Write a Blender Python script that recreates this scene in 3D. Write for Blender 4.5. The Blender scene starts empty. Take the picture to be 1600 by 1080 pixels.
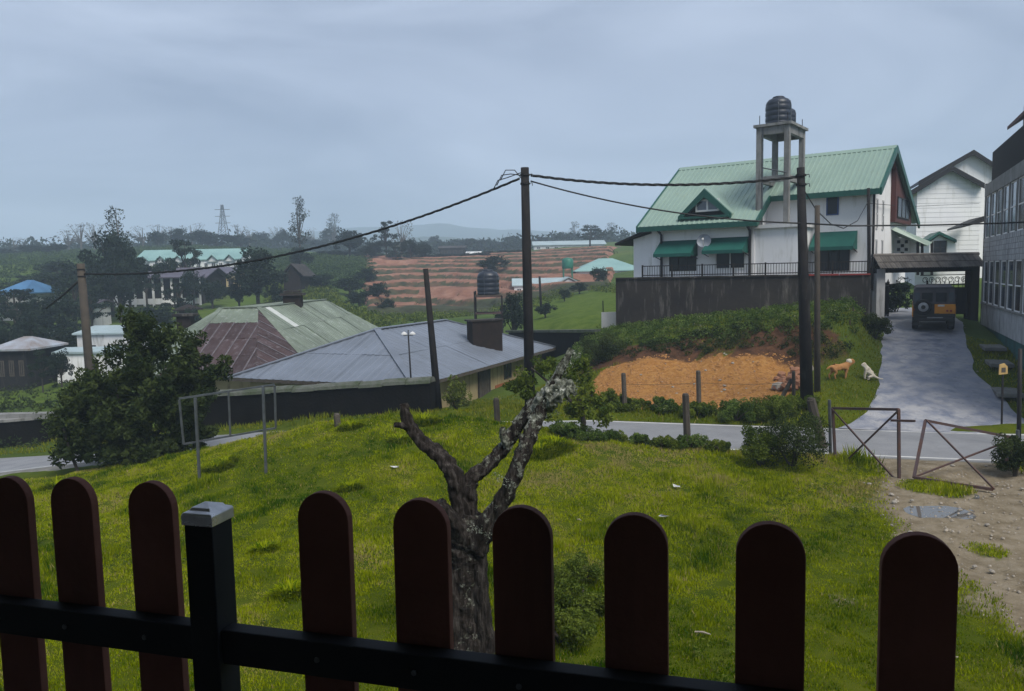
import bpy, math, random
import numpy as np
from mathutils import Vector, Matrix
R = math.radians
HAZE = .00105
SKYOFF = (1.5, 8.1, 3.0)
random.seed(7)
rng = np.random.default_rng(11)
scene = bpy.context.scene
COL = scene.collection

# ------------------------------------------------------------------ camera
CZ, FPX, PITCH, ROLL = 4.9, 1200.0, math.atan(112 / 1200.0), 0.020
_F = Vector((0, math.cos(PITCH), -math.sin(PITCH)))
_r = Vector((1, 0, 0)); _u = Vector((0, math.sin(PITCH), math.cos(PITCH)))
_U = _u * math.cos(ROLL) + _r * math.sin(ROLL)
_Rt = _r * math.cos(ROLL) - _u * math.sin(ROLL)
cam_data = bpy.data.cameras.new('camera'); cam = bpy.data.objects.new('camera', cam_data); COL.objects.link(cam)
cam_data.sensor_width = 36.0; cam_data.lens = FPX / 1600 * 36; cam_data.clip_start = 0.05; cam_data.clip_end = 6000
m3 = Matrix((_Rt, _U, -_F)).transposed()
cam.matrix_world = Matrix.Translation((0, 0, CZ)) @ m3.to_4x4()
scene.camera = cam

# ------------------------------------------------------------------ world, sun, exposure
SUN_EL, SUN_AZ = R(54), math.atan2(0.55, -0.83)
w = bpy.data.worlds.new('World'); scene.world = w; w.use_nodes = True
nt = w.node_tree; nt.nodes.clear()
def wn(t, **k):
    n = nt.nodes.new(t)
    for a, b in k.items(): setattr(n, a, b)
    return n
sky = wn('ShaderNodeTexSky', sky_type='NISHITA'); sky.sun_disc = False
sky.sun_elevation = SUN_EL; sky.sun_rotation = SUN_AZ; sky.altitude = 1800; sky.dust_density = 3.0
tc = wn('ShaderNodeTexCoord')
mp = wn('ShaderNodeMapping'); mp.inputs['Scale'].default_value = (1.0, 1.0, 3.4); mp.inputs['Location'].default_value = SKYOFF
nt.links.new(tc.outputs['Generated'], mp.inputs['Vector'])
n1 = wn('ShaderNodeTexNoise'); n1.inputs['Scale'].default_value = 1.9; n1.inputs['Detail'].default_value = 7; n1.inputs['Roughness'].default_value = .53
n1.inputs['Distortion'].default_value = .6
nt.links.new(mp.outputs['Vector'], n1.inputs['Vector'])
cr = wn('ShaderNodeValToRGB')
cr.color_ramp.elements[0].position = .30; cr.color_ramp.elements[0].color = (.96, 1.15, 1.56, 1)
cr.color_ramp.elements[1].position = .72; cr.color_ramp.elements[1].color = (2.1, 2.38, 2.92, 1)
nt.links.new(n1.outputs['Fac'], cr.inputs['Fac'])
mx = wn('ShaderNodeMixRGB'); mx.inputs['Fac'].default_value = .9
nt.links.new(sky.outputs['Color'], mx.inputs['Color1']); nt.links.new(cr.outputs['Color'], mx.inputs['Color2'])
bg = wn('ShaderNodeBackground'); bg.inputs['Strength'].default_value = .1
nt.links.new(mx.outputs['Color'], bg.inputs['Color'])
wo = wn('ShaderNodeOutputWorld'); nt.links.new(bg.outputs['Background'], wo.inputs['Surface'])

sun_d = bpy.data.lights.new('sun', 'SUN'); sun_d.energy = 1.5; sun_d.angle = R(30); sun_d.color = (1.0, .95, .86)
sun = bpy.data.objects.new('sun', sun_d); COL.objects.link(sun)
sdir = Vector((math.sin(SUN_AZ) * math.cos(SUN_EL), math.cos(SUN_AZ) * math.cos(SUN_EL), math.sin(SUN_EL)))
sun.rotation_euler = sdir.to_track_quat('Z', 'Y').to_euler(); sun.location = (30, 20, 60)
scene.view_settings.view_transform = 'Standard'; scene.view_settings.look = 'None'
scene.view_settings.exposure = 1.45; scene.view_settings.gamma = 1.0
scene.render.engine = 'CYCLES'
cy = scene.cycles
cy.use_denoising = True; cy.max_bounces = 6; cy.diffuse_bounces = 3; cy.glossy_bounces = 3; cy.transparent_max_bounces = 8
cy.transmission_bounces = 3; cy.volume_bounces = 1; cy.sample_clamp_indirect = 4.0

# ------------------------------------------------------------------ pixels to directions
def ray(px, py):
    return _F + _Rt * ((px - 800) / FPX) - _U * ((py - 540) / FPX)
def at(px, py, Y):
    d = ray(px, py); return Vector((0, 0, CZ)) + d * (Y / d.y)
def atz(px, py, z):
    d = ray(px, py); return Vector((0, 0, CZ)) + d * ((z - CZ) / d.z)
def onplane(px, py, P, N):
    d = ray(px, py); C = Vector((0, 0, CZ)); return C + d * ((P - C).dot(N) / d.dot(N))

# ------------------------------------------------------------------ mesh and object helpers
class MB:
    def __init__(s): s.v = []; s.f = []
    def add(s, vs, fs):
        k = len(s.v); s.v += [Vector(p) for p in vs]; s.f += [tuple(i + k for i in f) for f in fs]; return s
    def obox(s, o, a, b, c):
        o, a, b, c = Vector(o), Vector(a), Vector(b), Vector(c)
        P = [o, o + a, o + a + b, o + b, o + c, o + a + c, o + a + b + c, o + b + c]
        F = [(0, 3, 2, 1), (4, 5, 6, 7), (0, 1, 5, 4), (1, 2, 6, 5), (2, 3, 7, 6), (3, 0, 4, 7)]
        if a.cross(b).dot(c) < 0: F = [f[::-1] for f in F]
        return s.add(P, F)
    def box(s, c, sz, rz=0):
        c = Vector(c); x, y, z = sz
        ca, sa = math.cos(rz), math.sin(rz)
        a = Vector((ca * x, sa * x, 0)); b = Vector((-sa * y, ca * y, 0)); u = Vector((0, 0, z))
        return s.obox(c - a / 2 - b / 2 - u / 2, a, b, u)
    def prism(s, poly, ext):
        poly = [Vector(p) for p in poly]; ext = Vector(ext); n = len(poly)
        nn = Vector((0, 0, 0))
        for i in range(n): nn += poly[i].cross(poly[(i + 1) % n])
        P = poly + [p + ext for p in poly]
        F = [tuple(range(n))[::-1], tuple(range(n, 2 * n))] + [(i, (i + 1) % n, n + (i + 1) % n, n + i) for i in range(n)]
        if nn.dot(ext) < 0: F = [f[::-1] for f in F]
        return s.add(P, F)
    def bar(s, a, b, w=.05, h=None, up=(0, 0, 1)):
        a, b = Vector(a), Vector(b); h = h or w; d = (b - a); up = Vector(up)
        if abs(d.normalized().dot(up)) > .98: up = Vector((1, 0, 0))
        x = d.cross(up).normalized() * w; y = x.cross(d).normalized() * h
        return s.obox(a - x / 2 - y / 2, d, x, y)
    def tube(s, pts, rad, n=8, cap=True):
        pts = [Vector(p) for p in pts]
        if not hasattr(rad, '__len__'): rad = [rad] * len(pts)
        vs, fs = [], []; ref = Vector((.13, .27, .95))
        for i, p in enumerate(pts):
            t = (pts[min(i + 1, len(pts) - 1)] - pts[max(i - 1, 0)]).normalized()
            if abs(t.dot(ref)) > .97: ref = Vector((.9, .3, .1))
            x = t.cross(ref).normalized(); y = t.cross(x)
            vs += [p + (x * math.cos(2 * math.pi * k / n) + y * math.sin(2 * math.pi * k / n)) * rad[i] for k in range(n)]
        for i in range(len(pts) - 1):
            for k in range(n):
                fs.append((i * n + k, (i + 1) * n + k, (i + 1) * n + (k + 1) % n, i * n + (k + 1) % n))
        if cap:
            fs.append(tuple(range(n))); fs.append(tuple(range((len(pts) - 1) * n, len(pts) * n))[::-1])
        return s.add(vs, fs)
    def lathe(s, prof, c, n=16, ax=None):
        c = Vector(c); ax = Vector(ax or (0, 0, 1)).normalized()
        x = ax.cross(Vector((0, 1, .01)) if abs(ax.y) < .9 else Vector((1, 0, 0))).normalized(); y = ax.cross(x)
        vs = []; fs = []
        for r, z in prof:
            vs += [c + ax * z + (x * math.cos(2 * math.pi * k / n) + y * math.sin(2 * math.pi * k / n)) * max(r, 1e-4) for k in range(n)]
        for i in range(len(prof) - 1):
            for k in range(n):
                fs.append((i * n + k, i * n + (k + 1) % n, (i + 1) * n + (k + 1) % n, (i + 1) * n + k))
        fs.append(tuple(range(n))[::-1]); fs.append(tuple(range((len(prof) - 1) * n, len(prof) * n)))
        return s.add(vs, fs)

ORG = {}
def obj(name, mb, mat, parent=None, smooth=False, bevel=0):
    o3 = ORG.get(parent.name, Vector((0, 0, 0))) if parent else Vector((0, 0, 0))
    me = bpy.data.meshes.new(name)
    if parent is None:                               # origin at the middle of the base
        xs = [p.x for p in mb.v]; ys = [p.y for p in mb.v]; zs = [p.z for p in mb.v]
        o3 = Vector(((min(xs) + max(xs)) / 2, (min(ys) + max(ys)) / 2, min(zs)))
    me.from_pydata([p - o3 for p in mb.v], [], mb.f); me.update()
    o = bpy.data.objects.new(name, me); COL.objects.link(o)
    if parent: o.parent = parent
    else: o.location = o3
    ORG[o.name] = o3
    if mat: me.materials.append(MAT[mat] if isinstance(mat, str) else mat)
    if smooth:
        me.polygons.foreach_set('use_smooth', [True] * len(me.polygons))
    if bevel:
        b = o.modifiers.new('bevel', 'BEVEL'); b.width = bevel; b.segments = 2; b.limit_method = 'ANGLE'
    return o
def npmesh(name, V, Fc, mat, parent=None, attrs=None, smooth=False):
    """V (n,3), Fc (m,k) numpy -> one mesh object, fast; attrs: name -> per-vertex float"""
    V = np.asarray(V, np.float32); Fc = np.asarray(Fc, np.int32)
    o3 = np.array(ORG.get(parent.name, Vector((0, 0, 0))) if parent else (0, 0, 0), np.float32)
    me = bpy.data.meshes.new(name); k = Fc.shape[1]
    me.vertices.add(len(V)); me.vertices.foreach_set('co', (V - o3).ravel())
    me.loops.add(Fc.size); me.loops.foreach_set('vertex_index', Fc.ravel())
    me.polygons.add(len(Fc)); me.polygons.foreach_set('loop_start', np.arange(0, Fc.size, k, dtype=np.int32))
    if smooth: me.polygons.foreach_set('use_smooth', np.ones(len(Fc), bool))
    for an, av in (attrs or {}).items():
        a = me.attributes.new(an, 'FLOAT', 'POINT'); a.data.foreach_set('value', np.asarray(av, np.float32))
    me.update(calc_edges=True)
    o = bpy.data.objects.new(name, me); COL.objects.link(o)
    if parent: o.parent = parent
    ORG[o.name] = Vector(o3)
    if mat: me.materials.append(MAT[mat])
    return o
def tag(o, label, cat, group=None):
    o['label'] = label; o['category'] = cat
    if group: o['group'] = group
    return o
def thing(name, label, cat, loc=(0, 0, 0), group=None):
    o = bpy.data.objects.new(name, None); COL.objects.link(o); o.location = loc; o.empty_display_size = .2
    ORG[o.name] = Vector(loc); return tag(o, label, cat, group)
def struct(o): o['kind'] = 'structure'; return o
def stuff(o, label=None, cat=None):
    o['kind'] = 'stuff'
    if label: tag(o, label, cat)
    return o
def copy_tree(root, loc, rz=0, sc=1, label=None, group=None):
    def cp(o, par):
        c = o.copy(); COL.objects.link(c); c.parent = par
        for ch in list(o.children): cp(ch, c)
        return c
    r = cp(root, None); r.location = loc; r.rotation_euler = (0, 0, rz); r.scale = sc if hasattr(sc, '__len__') else (sc, sc, sc)
    ORG[r.name] = Vector(loc)
    if label: r['label'] = label
    if group: r['group'] = group
    return r

# ------------------------------------------------------------------ materials
MAT = {}
def mat(name, c1, c2=None, scale=4., rough=.75, bump=0., bscale=None, c3=None, streak=0., metal=0., spec=.4, rand=0., wave=None, lo=.35, hi=.65, rough2=None):
    """noise mix c1/c2; c3 = stains running down with amount streak; rand = tone change per object; wave=(axis vec, period, height) fine ribs"""
    m = bpy.data.materials.new(name); m.use_nodes = True; t = m.node_tree; L = t.links.new
    b = t.nodes['Principled BSDF']; b.inputs['Roughness'].default_value = rough; b.inputs['Metallic'].default_value = metal
    b.inputs['Specular IOR Level'].default_value = spec
    g = t.nodes.new('ShaderNodeNewGeometry')
    c2 = c2 or tuple(x * .72 for x in c1)
    n = t.nodes.new('ShaderNodeTexNoise'); n.inputs['Scale'].default_value = scale; n.inputs['Detail'].default_value = 6; n.inputs['Roughness'].default_value = .6
    L(g.outputs['Position'], n.inputs['Vector'])
    r = t.nodes.new('ShaderNodeMapRange'); r.inputs['From Min'].default_value = lo; r.inputs['From Max'].default_value = hi
    L(n.outputs['Fac'], r.inputs['Value'])
    x = t.nodes.new('ShaderNodeMixRGB'); x.inputs['Color1'].default_value = (*c1, 1); x.inputs['Color2'].default_value = (*c2, 1)
    L(r.outputs['Result'], x.inputs['Fac']); out = x.outputs['Color']
    if rough2 is not None:
        rr = t.nodes.new('ShaderNodeMapRange'); rr.inputs['To Min'].default_value = rough; rr.inputs['To Max'].default_value = rough2
        L(r.outputs['Result'], rr.inputs['Value']); L(rr.outputs['Result'], b.inputs['Roughness'])
    if c3:
        mp = t.nodes.new('ShaderNodeMapping'); mp.inputs['Scale'].default_value = (2.2, 2.2, .35)
        L(g.outputs['Position'], mp.inputs['Vector'])
        n2 = t.nodes.new('ShaderNodeTexNoise'); n2.inputs['Scale'].default_value = 1.4; n2.inputs['Detail'].default_value = 7; n2.inputs['Roughness'].default_value = .65
        L(mp.outputs['Vector'], n2.inputs['Vector'])
        r2 = t.nodes.new('ShaderNodeMapRange'); r2.inputs['From Min'].default_value = .62 - streak * .35; r2.inputs['From Max'].default_value = .82 - streak * .3
        L(n2.outputs['Fac'], r2.inputs['Value'])
        x2 = t.nodes.new('ShaderNodeMixRGB'); x2.inputs['Color2'].default_value = (*c3, 1)
        L(r2.outputs['Result'], x2.inputs['Fac']); L(out, x2.inputs['Color1']); out = x2.outputs['Color']
    if rand:
        oi = t.nodes.new('ShaderNodeObjectInfo'); r3 = t.nodes.new('ShaderNodeMapRange')
        r3.inputs['To Min'].default_value = 1 - rand; r3.inputs['To Max'].default_value = 1 + rand
        L(oi.outputs['Random'], r3.inputs['Value'])
        hs = t.nodes.new('ShaderNodeHueSaturation'); L(r3.outputs['Result'], hs.inputs['Value']); L(out, hs.inputs['Color']); out = hs.outputs['Color']
    L(out, b.inputs['Base Color'])
    if bump:
        n3 = t.nodes.new('ShaderNodeTexNoise'); n3.inputs['Scale'].default_value = bscale or scale * 6; n3.inputs['Detail'].default_value = 5
        L(g.outputs['Position'], n3.inputs['Vector'])
        bm = t.nodes.new('ShaderNodeBump'); bm.inputs['Strength'].default_value = bump; bm.inputs['Distance'].default_value = .05
        L(n3.outputs['Fac'], bm.inputs['Height']); L(bm.outputs['Normal'], b.inputs['Normal'])
    if wave:
        ax, per, hgt = wave
        vm = t.nodes.new('ShaderNodeVectorMath'); vm.operation = 'DOT_PRODUCT'; vm.inputs[1].default_value = Vector(ax) * (2 * math.pi / per)
        L(g.outputs['Position'], vm.inputs[0])
        sn = t.nodes.new('ShaderNodeMath'); sn.operation = 'SINE'; L(vm.outputs['Value'], sn.inputs[0])
        bm = t.nodes.new('ShaderNodeBump'); bm.inputs['Strength'].default_value = 1; bm.inputs['Distance'].default_value = hgt
        L(sn.outputs['Value'], bm.inputs['Height']); L(bm.outputs['Normal'], b.inputs['Normal'])
    MAT[name] = m; return m
def leafmat(name, dark, light, trans=.35, accent=None, spec=.12):
    m = bpy.data.materials.new(name); m.use_nodes = True; t = m.node_tree; L = t.links.new
    b = t.nodes['Principled BSDF']; b.inputs['Roughness'].default_value = .75; b.inputs['Specular IOR Level'].default_value = spec
    a = t.nodes.new('ShaderNodeAttribute'); a.attribute_name = 'tone'
    cr = t.nodes.new('ShaderNodeValToRGB'); e = cr.color_ramp.elements
    e[0].color = (*dark, 1); e[1].color = (*light, 1); e[0].position = .1; e[1].position = .8
    if accent: k = e.new(.97); k.color = (*accent, 1)
    L(a.outputs['Fac'], cr.inputs['Fac']); L(cr.outputs['Color'], b.inputs['Base Color'])
    tr = t.nodes.new('ShaderNodeBsdfTranslucent'); L(cr.outputs['Color'], tr.inputs['Color'])
    mxs = t.nodes.new('ShaderNodeMixShader'); mxs.inputs['Fac'].default_value = trans
    L(b.outputs['BSDF'], mxs.inputs[1]); L(tr.outputs['BSDF'], mxs.inputs[2]); L(mxs.outputs['Shader'], t.nodes['Material Output'].inputs['Surface'])
    MAT[name] = m; return m
def glassmat(name, c, rough=.12, spec=.6):
    mat(name, c, tuple(x * .8 for x in c), 1.5, rough, spec=spec)

mat('asphalt', (.225, .227, .236), (.18, .183, .193), .9, .45, bump=.25, bscale=60, rough2=.62)
mat('asphalt_drive', (.15, .165, .215), (.30, .30, .315), 1.7, .36, bump=.7, bscale=12, rough2=.8, lo=.36, hi=.62, c3=(.12, .13, .165), streak=.22)
mat('road_paint', (.62, .62, .60), (.45, .45, .44), 3, .6)
mat('concrete', (.24, .24, .235), (.16, .16, .155), 1.5, .85, bump=.2, c3=(.05, .05, .045), streak=.3)
mat('concrete_dark', (.034, .028, .025), (.015, .013, .013), .45, .9, bump=.4, c3=(.15, .138, .125), streak=.24)
mat('black_wall', (.004, .004, .0042), (.008, .0075, .007), 1.5, .95, bump=.4, spec=.1)
mat('moss_coping', (.11, .115, .105), (.045, .06, .03), 2.5, .85, bump=.4)
mat('white_wall', (.78, .78, .78), (.72, .72, .73), .6, .8, c3=(.50, .50, .47), streak=.22)
mat('white_wall_old', (.60, .60, .60), (.48, .49, .50), .8, .8, c3=(.2, .2, .19), streak=.2)
mat('cream_wall', (.48, .39, .22), (.36, .28, .15), .8, .85, c3=(.16, .11, .06), streak=.25)
mat('grey_block', (.42, .43, .45), (.30, .31, .33), 2.0, .8, c3=(.11, .11, .11), streak=.35, bump=.15)
mat('teal_paint', (.04, .14, .14), (.025, .08, .085), 1.2, .6, c3=(.03, .03, .03), streak=.4)
mat('roof_green', (.23, .32, .265), (.20, .285, .24), .5, .42, c3=(.20, .26, .20), streak=.15, spec=.5)
mat('roof_green_trim', (.012, .085, .062), (.01, .065, .05), 2, .45)
mat('awning_green', (.005, .088, .068), (.004, .07, .056), 1.5, .6)
mat('roof_grey', (.15, .172, .215), (.118, .136, .168), .5, .38, c3=(.10, .11, .12), streak=.10, rand=.06, spec=.6, rough2=.5)
mat('roof_moss', (.165, .20, .155), (.12, .145, .11), .7, .6, c3=(.30, .33, .30), streak=.22, rand=.13)
mat('roof_rust', (.040, .024, .024), (.062, .043, .046), 1.1, .75, spec=.2, c3=(.13, .115, .125), streak=.2, rand=.3)
mat('seam_grey', (.15, .135, .15), (.075, .065, .072), 2.5, .75, spec=.2)
mat('roof_translucent', (.50, .52, .50), (.40, .42, .40), 2, .5)
mat('roof_teal_far', (.22, .36, .34), (.17, .29, .28), .3, .5)
mat('roof_pale', (.34, .42, .44), (.26, .33, .35), .4, .5, c3=(.2, .2, .18), streak=.2)
mat('roof_purple', (.10, .09, .12), (.07, .065, .09), .5, .6)
mat('roof_blue', (.06, .17, .32), (.04, .12, .24), .6, .5)
mat('roof_shiny', (.42, .46, .52), (.26, .22, .2), .9, .35, metal=.3)
mat('dark_red_timber', (.085, .022, .018), (.06, .016, .014), 1.5, .7)
mat('red_wall', (.16, .04, .032), (.11, .03, .026), .8, .8)
mat('red_trim', (.26, .035, .03), (.2, .03, .026), 2, .6)
mat('brown_brick', (.026, .018, .015), (.016, .012, .011), 2.5, .9, bump=.3, spec=.15)
mat('old_tile', (.16, .145, .13), (.09, .08, .072), 2.5, .85, rand=.3)
mat('dark_metal', (.016, .016, .019), (.022, .019, .018), 5, .6, spec=.2)
mat('black_metal', (.014, .012, .012), (.02, .017, .016), 5, .7, spec=.2)
mat('galvanised', (.13, .14, .155), (.08, .088, .095), 4, .42, metal=.5)
mat('gate_steel', (.075, .055, .062), (.10, .05, .035), 6, .6, metal=.2)
mat('pole_dark', (.013, .0125, .014), (.022, .02, .02), 3, .85, spec=.15, bump=.25, c3=(.06, .055, .05), streak=.1)
mat('pole_concrete', (.062, .051, .04), (.042, .035, .03), 3, .85, bump=.25)
mat('post_wood', (.055, .045, .036), (.085, .072, .058), 5, .9, bump=.5)
mat('tank_plastic', (.016, .021, .034), (.026, .032, .046), 3, .4)
mat('tank_green', (.02, .16, .11), None, 3, .5)
mat('cable', (.012, .012, .013), None, 8, .6)
mat('tyre', (.012, .012, .013), None, 10, .8)
mat('steel_rim', (.34, .35, .37), (.25, .25, .27), 8, .4, metal=.5)
mat('jeep_yellow', (.62, .24, .012), (.5, .18, .01), 2, .35, spec=.5)
mat('jeep_black', (.014, .014, .016), (.02, .019, .019), 3, .4, spec=.5)
mat('jeep_canvas', (.075, .072, .082), (.055, .053, .06), 3, .8)
mat('lamp_red', (.28, .01, .008), None, 8, .3)
mat('plate_white', (.6, .6, .58), None, 8, .5)
mat('plate_yellow', (.5, .33, .12), (.4, .26, .1), 8, .6)
mat('blue_paint', (.03, .07, .22), None, 4, .5)
mat('white_paint', (.66, .66, .65), (.58, .58, .57), 3, .6)
mat('dish_grey', (.26, .29, .33), (.2, .22, .25), 4, .5)
mat('orange_wall', (.36, .12, .045), (.28, .09, .04), 1.5, .8)
mat('dog_brown', (.34, .155, .05), (.42, .21, .08), 5, .9, bump=.3)
mat('dog_cream', (.58, .49, .37), (.66, .60, .50), 5, .9, bump=.3)
mat('picket', (.19, .085, .068), (.14, .062, .05), 3, .75, spec=.15, c3=(.10, .05, .042), streak=.3, rand=.2, bump=.12, bscale=40)
mat('rail_steel', (.018, .021, .026), (.024, .026, .03), 4, .65, spec=.15)
mat('cap_steel', (.62, .62, .64), (.4, .4, .41), 14, .25, metal=.75, rough2=.5)
mat('slab_stone', (.17, .165, .15), (.1, .1, .09), 3, .85, bump=.2)
mat('soil_clod', (.34, .175, .06), (.22, .10, .032), 3, .95)
mat('gravel', (.34, .30, .25), (.2, .17, .14), 3, .9)
mat('rubble', (.30, .14, .08), (.20, .10, .06), 5, .95, bump=.4)
mat('stone_pale', (.30, .27, .23), (.2, .18, .155), 6, .85)
mat('litter_white', (.6, .6, .6), None, 6, .6)
mat('driftwood', (.36, .31, .24), None, 8, .9)
mat('hill_far', (.05, .075, .055), (.035, .055, .045), .01, .95)
mat('balcony_tile', (.12, .09, .075), None, 2, .6)
mat('balcony_paint', (.45, .43, .40), None, 1, .85)
glassmat('glass_dark', (.014, .018, .024), .25, .35)
glassmat('glass_sky', (.06, .075, .10), .1, .9)
mat('curtain', (.42, .43, .44), (.24, .25, .27), 1.4, .8, c3=(.1, .105, .12), streak=.5)
leafmat('leaf_bush', (.016, .030, .009), (.062, .085, .022))
leafmat('leaf_shrub', (.035, .065, .007), (.15, .19, .026))
leafmat('leaf_lime', (.09, .12, .02), (.16, .19, .04))
leafmat('leaf_tree', (.012, .022, .017), (.035, .055, .035))
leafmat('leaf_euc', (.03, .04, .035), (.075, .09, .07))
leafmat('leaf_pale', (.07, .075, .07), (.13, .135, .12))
leafmat('leaf_tea', (.028, .055, .018), (.075, .12, .035))
leafmat('leaf_bank', (.035, .07, .012), (.13, .19, .035), accent=(.3, .27, .2))
leafmat('leaf_grass', (.030, .082, .001), (.325, .365, .006), .35, accent=(.32, .27, .10), spec=.0)
leafmat('leaf_verge', (.06, .10, .004), (.23, .24, .015), .3, accent=(.33, .27, .10), spec=.0)
leafmat('leaf_lichen', (.12, .135, .11), (.30, .32, .27), .1)
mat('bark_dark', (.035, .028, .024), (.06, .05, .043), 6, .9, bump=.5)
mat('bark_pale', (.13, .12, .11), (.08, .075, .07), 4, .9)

# ------------------------------------------------------------------ terrain
def sstep(a, b, x): t = np.clip((x - a) / (b - a), 0, 1); return t * t * (3 - 2 * t)
def wob(x, y, s=1., seed=0):
    """cheap smooth noise in about -1..1"""
    r = np.random.default_rng(seed); o = 0; A = 0
    for k in range(7):
        a = r.uniform(0, 6.28); f = s * r.uniform(.6, 2.3) * (1.35 ** k) * .5; amp = 1 / (1 + k * .35)
        o = o + amp * np.sin((x * math.cos(a) + y * math.sin(a)) * f + r.uniform(0, 6.28) + .8 * np.sin((x * math.sin(a) - y * math.cos(a)) * f * .6 + k)); A += amp
    return o / A * 1.6
CP = []
def cp(px, py, Y): p = at(px, py, Y); CP.append((p.x, p.y, p.z))
def cz(x, y, z): CP.append((x, y, z))
# lawn
for x in (-5, 0, 5, 10, 15):
    for y in (3, 8, 13, 18): cz(x, y, 0)
for p in ((-9, 19, -.25), (-7.5, 19, -.2), (-9, 14, -.2), (-9, 8, -.1), (-14, 25, -1.2), (-12, 22.5, -.8), (-16, 20, -1.0), (-20, 22, -1.7), (-24, 14, -1.2), (-16, 8, -.4),
          (-19, 27.5, -2.05), (-25, 30, -2.6), (20, 10, 0), (20, 18, 0.1), (30, 20, .3), (0, -15, 0), (-30, -15, -1), (30, -15, 0), (-60, 10, -4), (60, 10, 1), (-60, -30, -4), (60, -30, 1)): cz(*p)
for p in ((560, 656, 22.3), (630, 652, 22.3), (690, 649, 22.2), (740, 649, 22.0), (785, 652, 21.7), (830, 662, 21.2), (875, 680, 20.5), (915, 694, 20.0), (470, 676, 21.8), (420, 694, 21.3), (340, 715, 21.5), (280, 728, 22)): cp(*p)
# beyond the road
for p in ((-3.3, 30, -.45), (-9, 32, -1.0), (-14, 34, -1.7), (-20, 34, -2.4), (-30, 38, -3), (-3, 38, -1.5), (2, 36, -1.0), (-10, 40, -1.8), (0, 48, -1.4), (-8, 52, -1.5), (2, 55, -.8), (1, 29, -.2)): cz(*p)
for p in ((950, 640, 26.8), (1090, 642, 26), (1200, 640, 25.4), (940, 578, 35), (1090, 568, 33.3), (1230, 568, 30.8),
          (930, 530, 39.5), (1000, 522, 37.6), (1080, 514, 35.8), (1150, 507, 34.2), (1240, 500, 32.6), (1310, 497, 31.6),
          (960, 512, 41), (1360, 478, 33.8), (1340, 560, 29), (1320, 622, 25)): cp(*p)
for p in ((10, 44, 2.2), (16, 42, 2.2), (14, 50, 2.3), (24, 46, 2.5), (30, 50, 2.6), (24, 36, 1.7), (26, 30, 1.0), (19, 26, .5), (22, 22, .2), (34, 30, 1.2), (20, 60, 3), (40, 60, 3.5), (30, 40, 2)): cz(*p)
# valley on the left and slopes behind
for p in ((50, 635, 45), (50, 605, 57), (120, 572, 68), (20, 575, 70), (250, 510, 85), (250, 474, 100), (330, 445, 122), (300, 408, 158), (120, 425, 135), (40, 405, 175), (150, 396, 205), (290, 384, 215), (420, 398, 190),
          (420, 470, 100), (480, 440, 120), (500, 405, 170), (560, 500, 78), (620, 490, 96), (760, 487, 92), (620, 410, 165), (760, 408, 168), (700, 500, 72), (880, 502, 60), (890, 466, 85), (930, 442, 105), (850, 456, 98),
          (820, 425, 130), (900, 404, 160), (900, 388, 210), (950, 377, 270), (980, 420, 120), (1100, 400, 110), (1300, 400, 110), (1500, 400, 110), (1700, 400, 110), (-100, 420, 160), (-200, 560, 70)): cp(*p)
for p in ((0, 402, 420), (400, 398, 420), (650, 402, 400), (800, 398, 420), (1000, 388, 420), (1500, 384, 420), (-400, 400, 420), (2000, 384, 420)): cp(*p)
for a in (-1.2, -.4, .4, 1.2):
    for Y in (900, 2000, 2600): cz(a * Y, Y, 4.9 + .02 * Y)
for a in (-2600, 2600):
    for Y in (-2600, 0): cz(a, Y, 0)
cz(0, -2600, 0); cz(0, -300, -2); cz(-300, 0, -8); cz(300, 0, 6)
CP = np.array(CP)
def warp(x, y):
    r = np.sqrt(x * x + y * y) + 14; k = np.log(r / 14 + 1) / r
    return np.stack([x * k * 2.2, y * k * 2.2], -1)
_W = warp(CP[:, 0], CP[:, 1])
def _phi(r2): return np.sqrt(r2 + .012 ** 2)
_A = _phi(((_W[:, None] - _W[None]) ** 2).sum(-1)); _n = len(CP)
_A = np.block([[_A + np.eye(_n) * -.004, np.ones((_n, 1))], [np.ones((1, _n)), np.zeros((1, 1))]])
_sol = np.linalg.solve(_A, np.append(CP[:, 2], 0))
def road_c(x): return 24.2 - .3 * x
def road_z(x): return np.interp(x, [-120, -60, -35, -25, -19, -12, -6, 2, 12, 20, 60, 120], [-6, -5, -3.7, -2.75, -2.15, -1.05, -.42, -.02, 0, .1, .8, 1.2])
DL = np.array([(10.0, 22.9), (11.5, 24.5), (12.5, 26), (13.5, 28), (15.4, 32), (17.5, 36), (20, 41), (22.5, 46)])
DR = np.array([(15.8, 21.2), (16.0, 24), (16.4, 26), (17.1, 28), (19, 32), (21.2, 36), (23.6, 41), (26, 46)])
def drive_z(y): return np.interp(y, [20, 22.6, 23.6, 25, 28, 32, 36, 41, 46], [0, 0.0, .12, .40, .97, 1.62, 2.10, 2.35, 2.4])
PUD = [(1468, 800, .0, .62), (1507, 775, .0, .3)]
PUDP = [(atz(a, b_, -.05), r) for a, b_, _, r in PUD]
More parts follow.
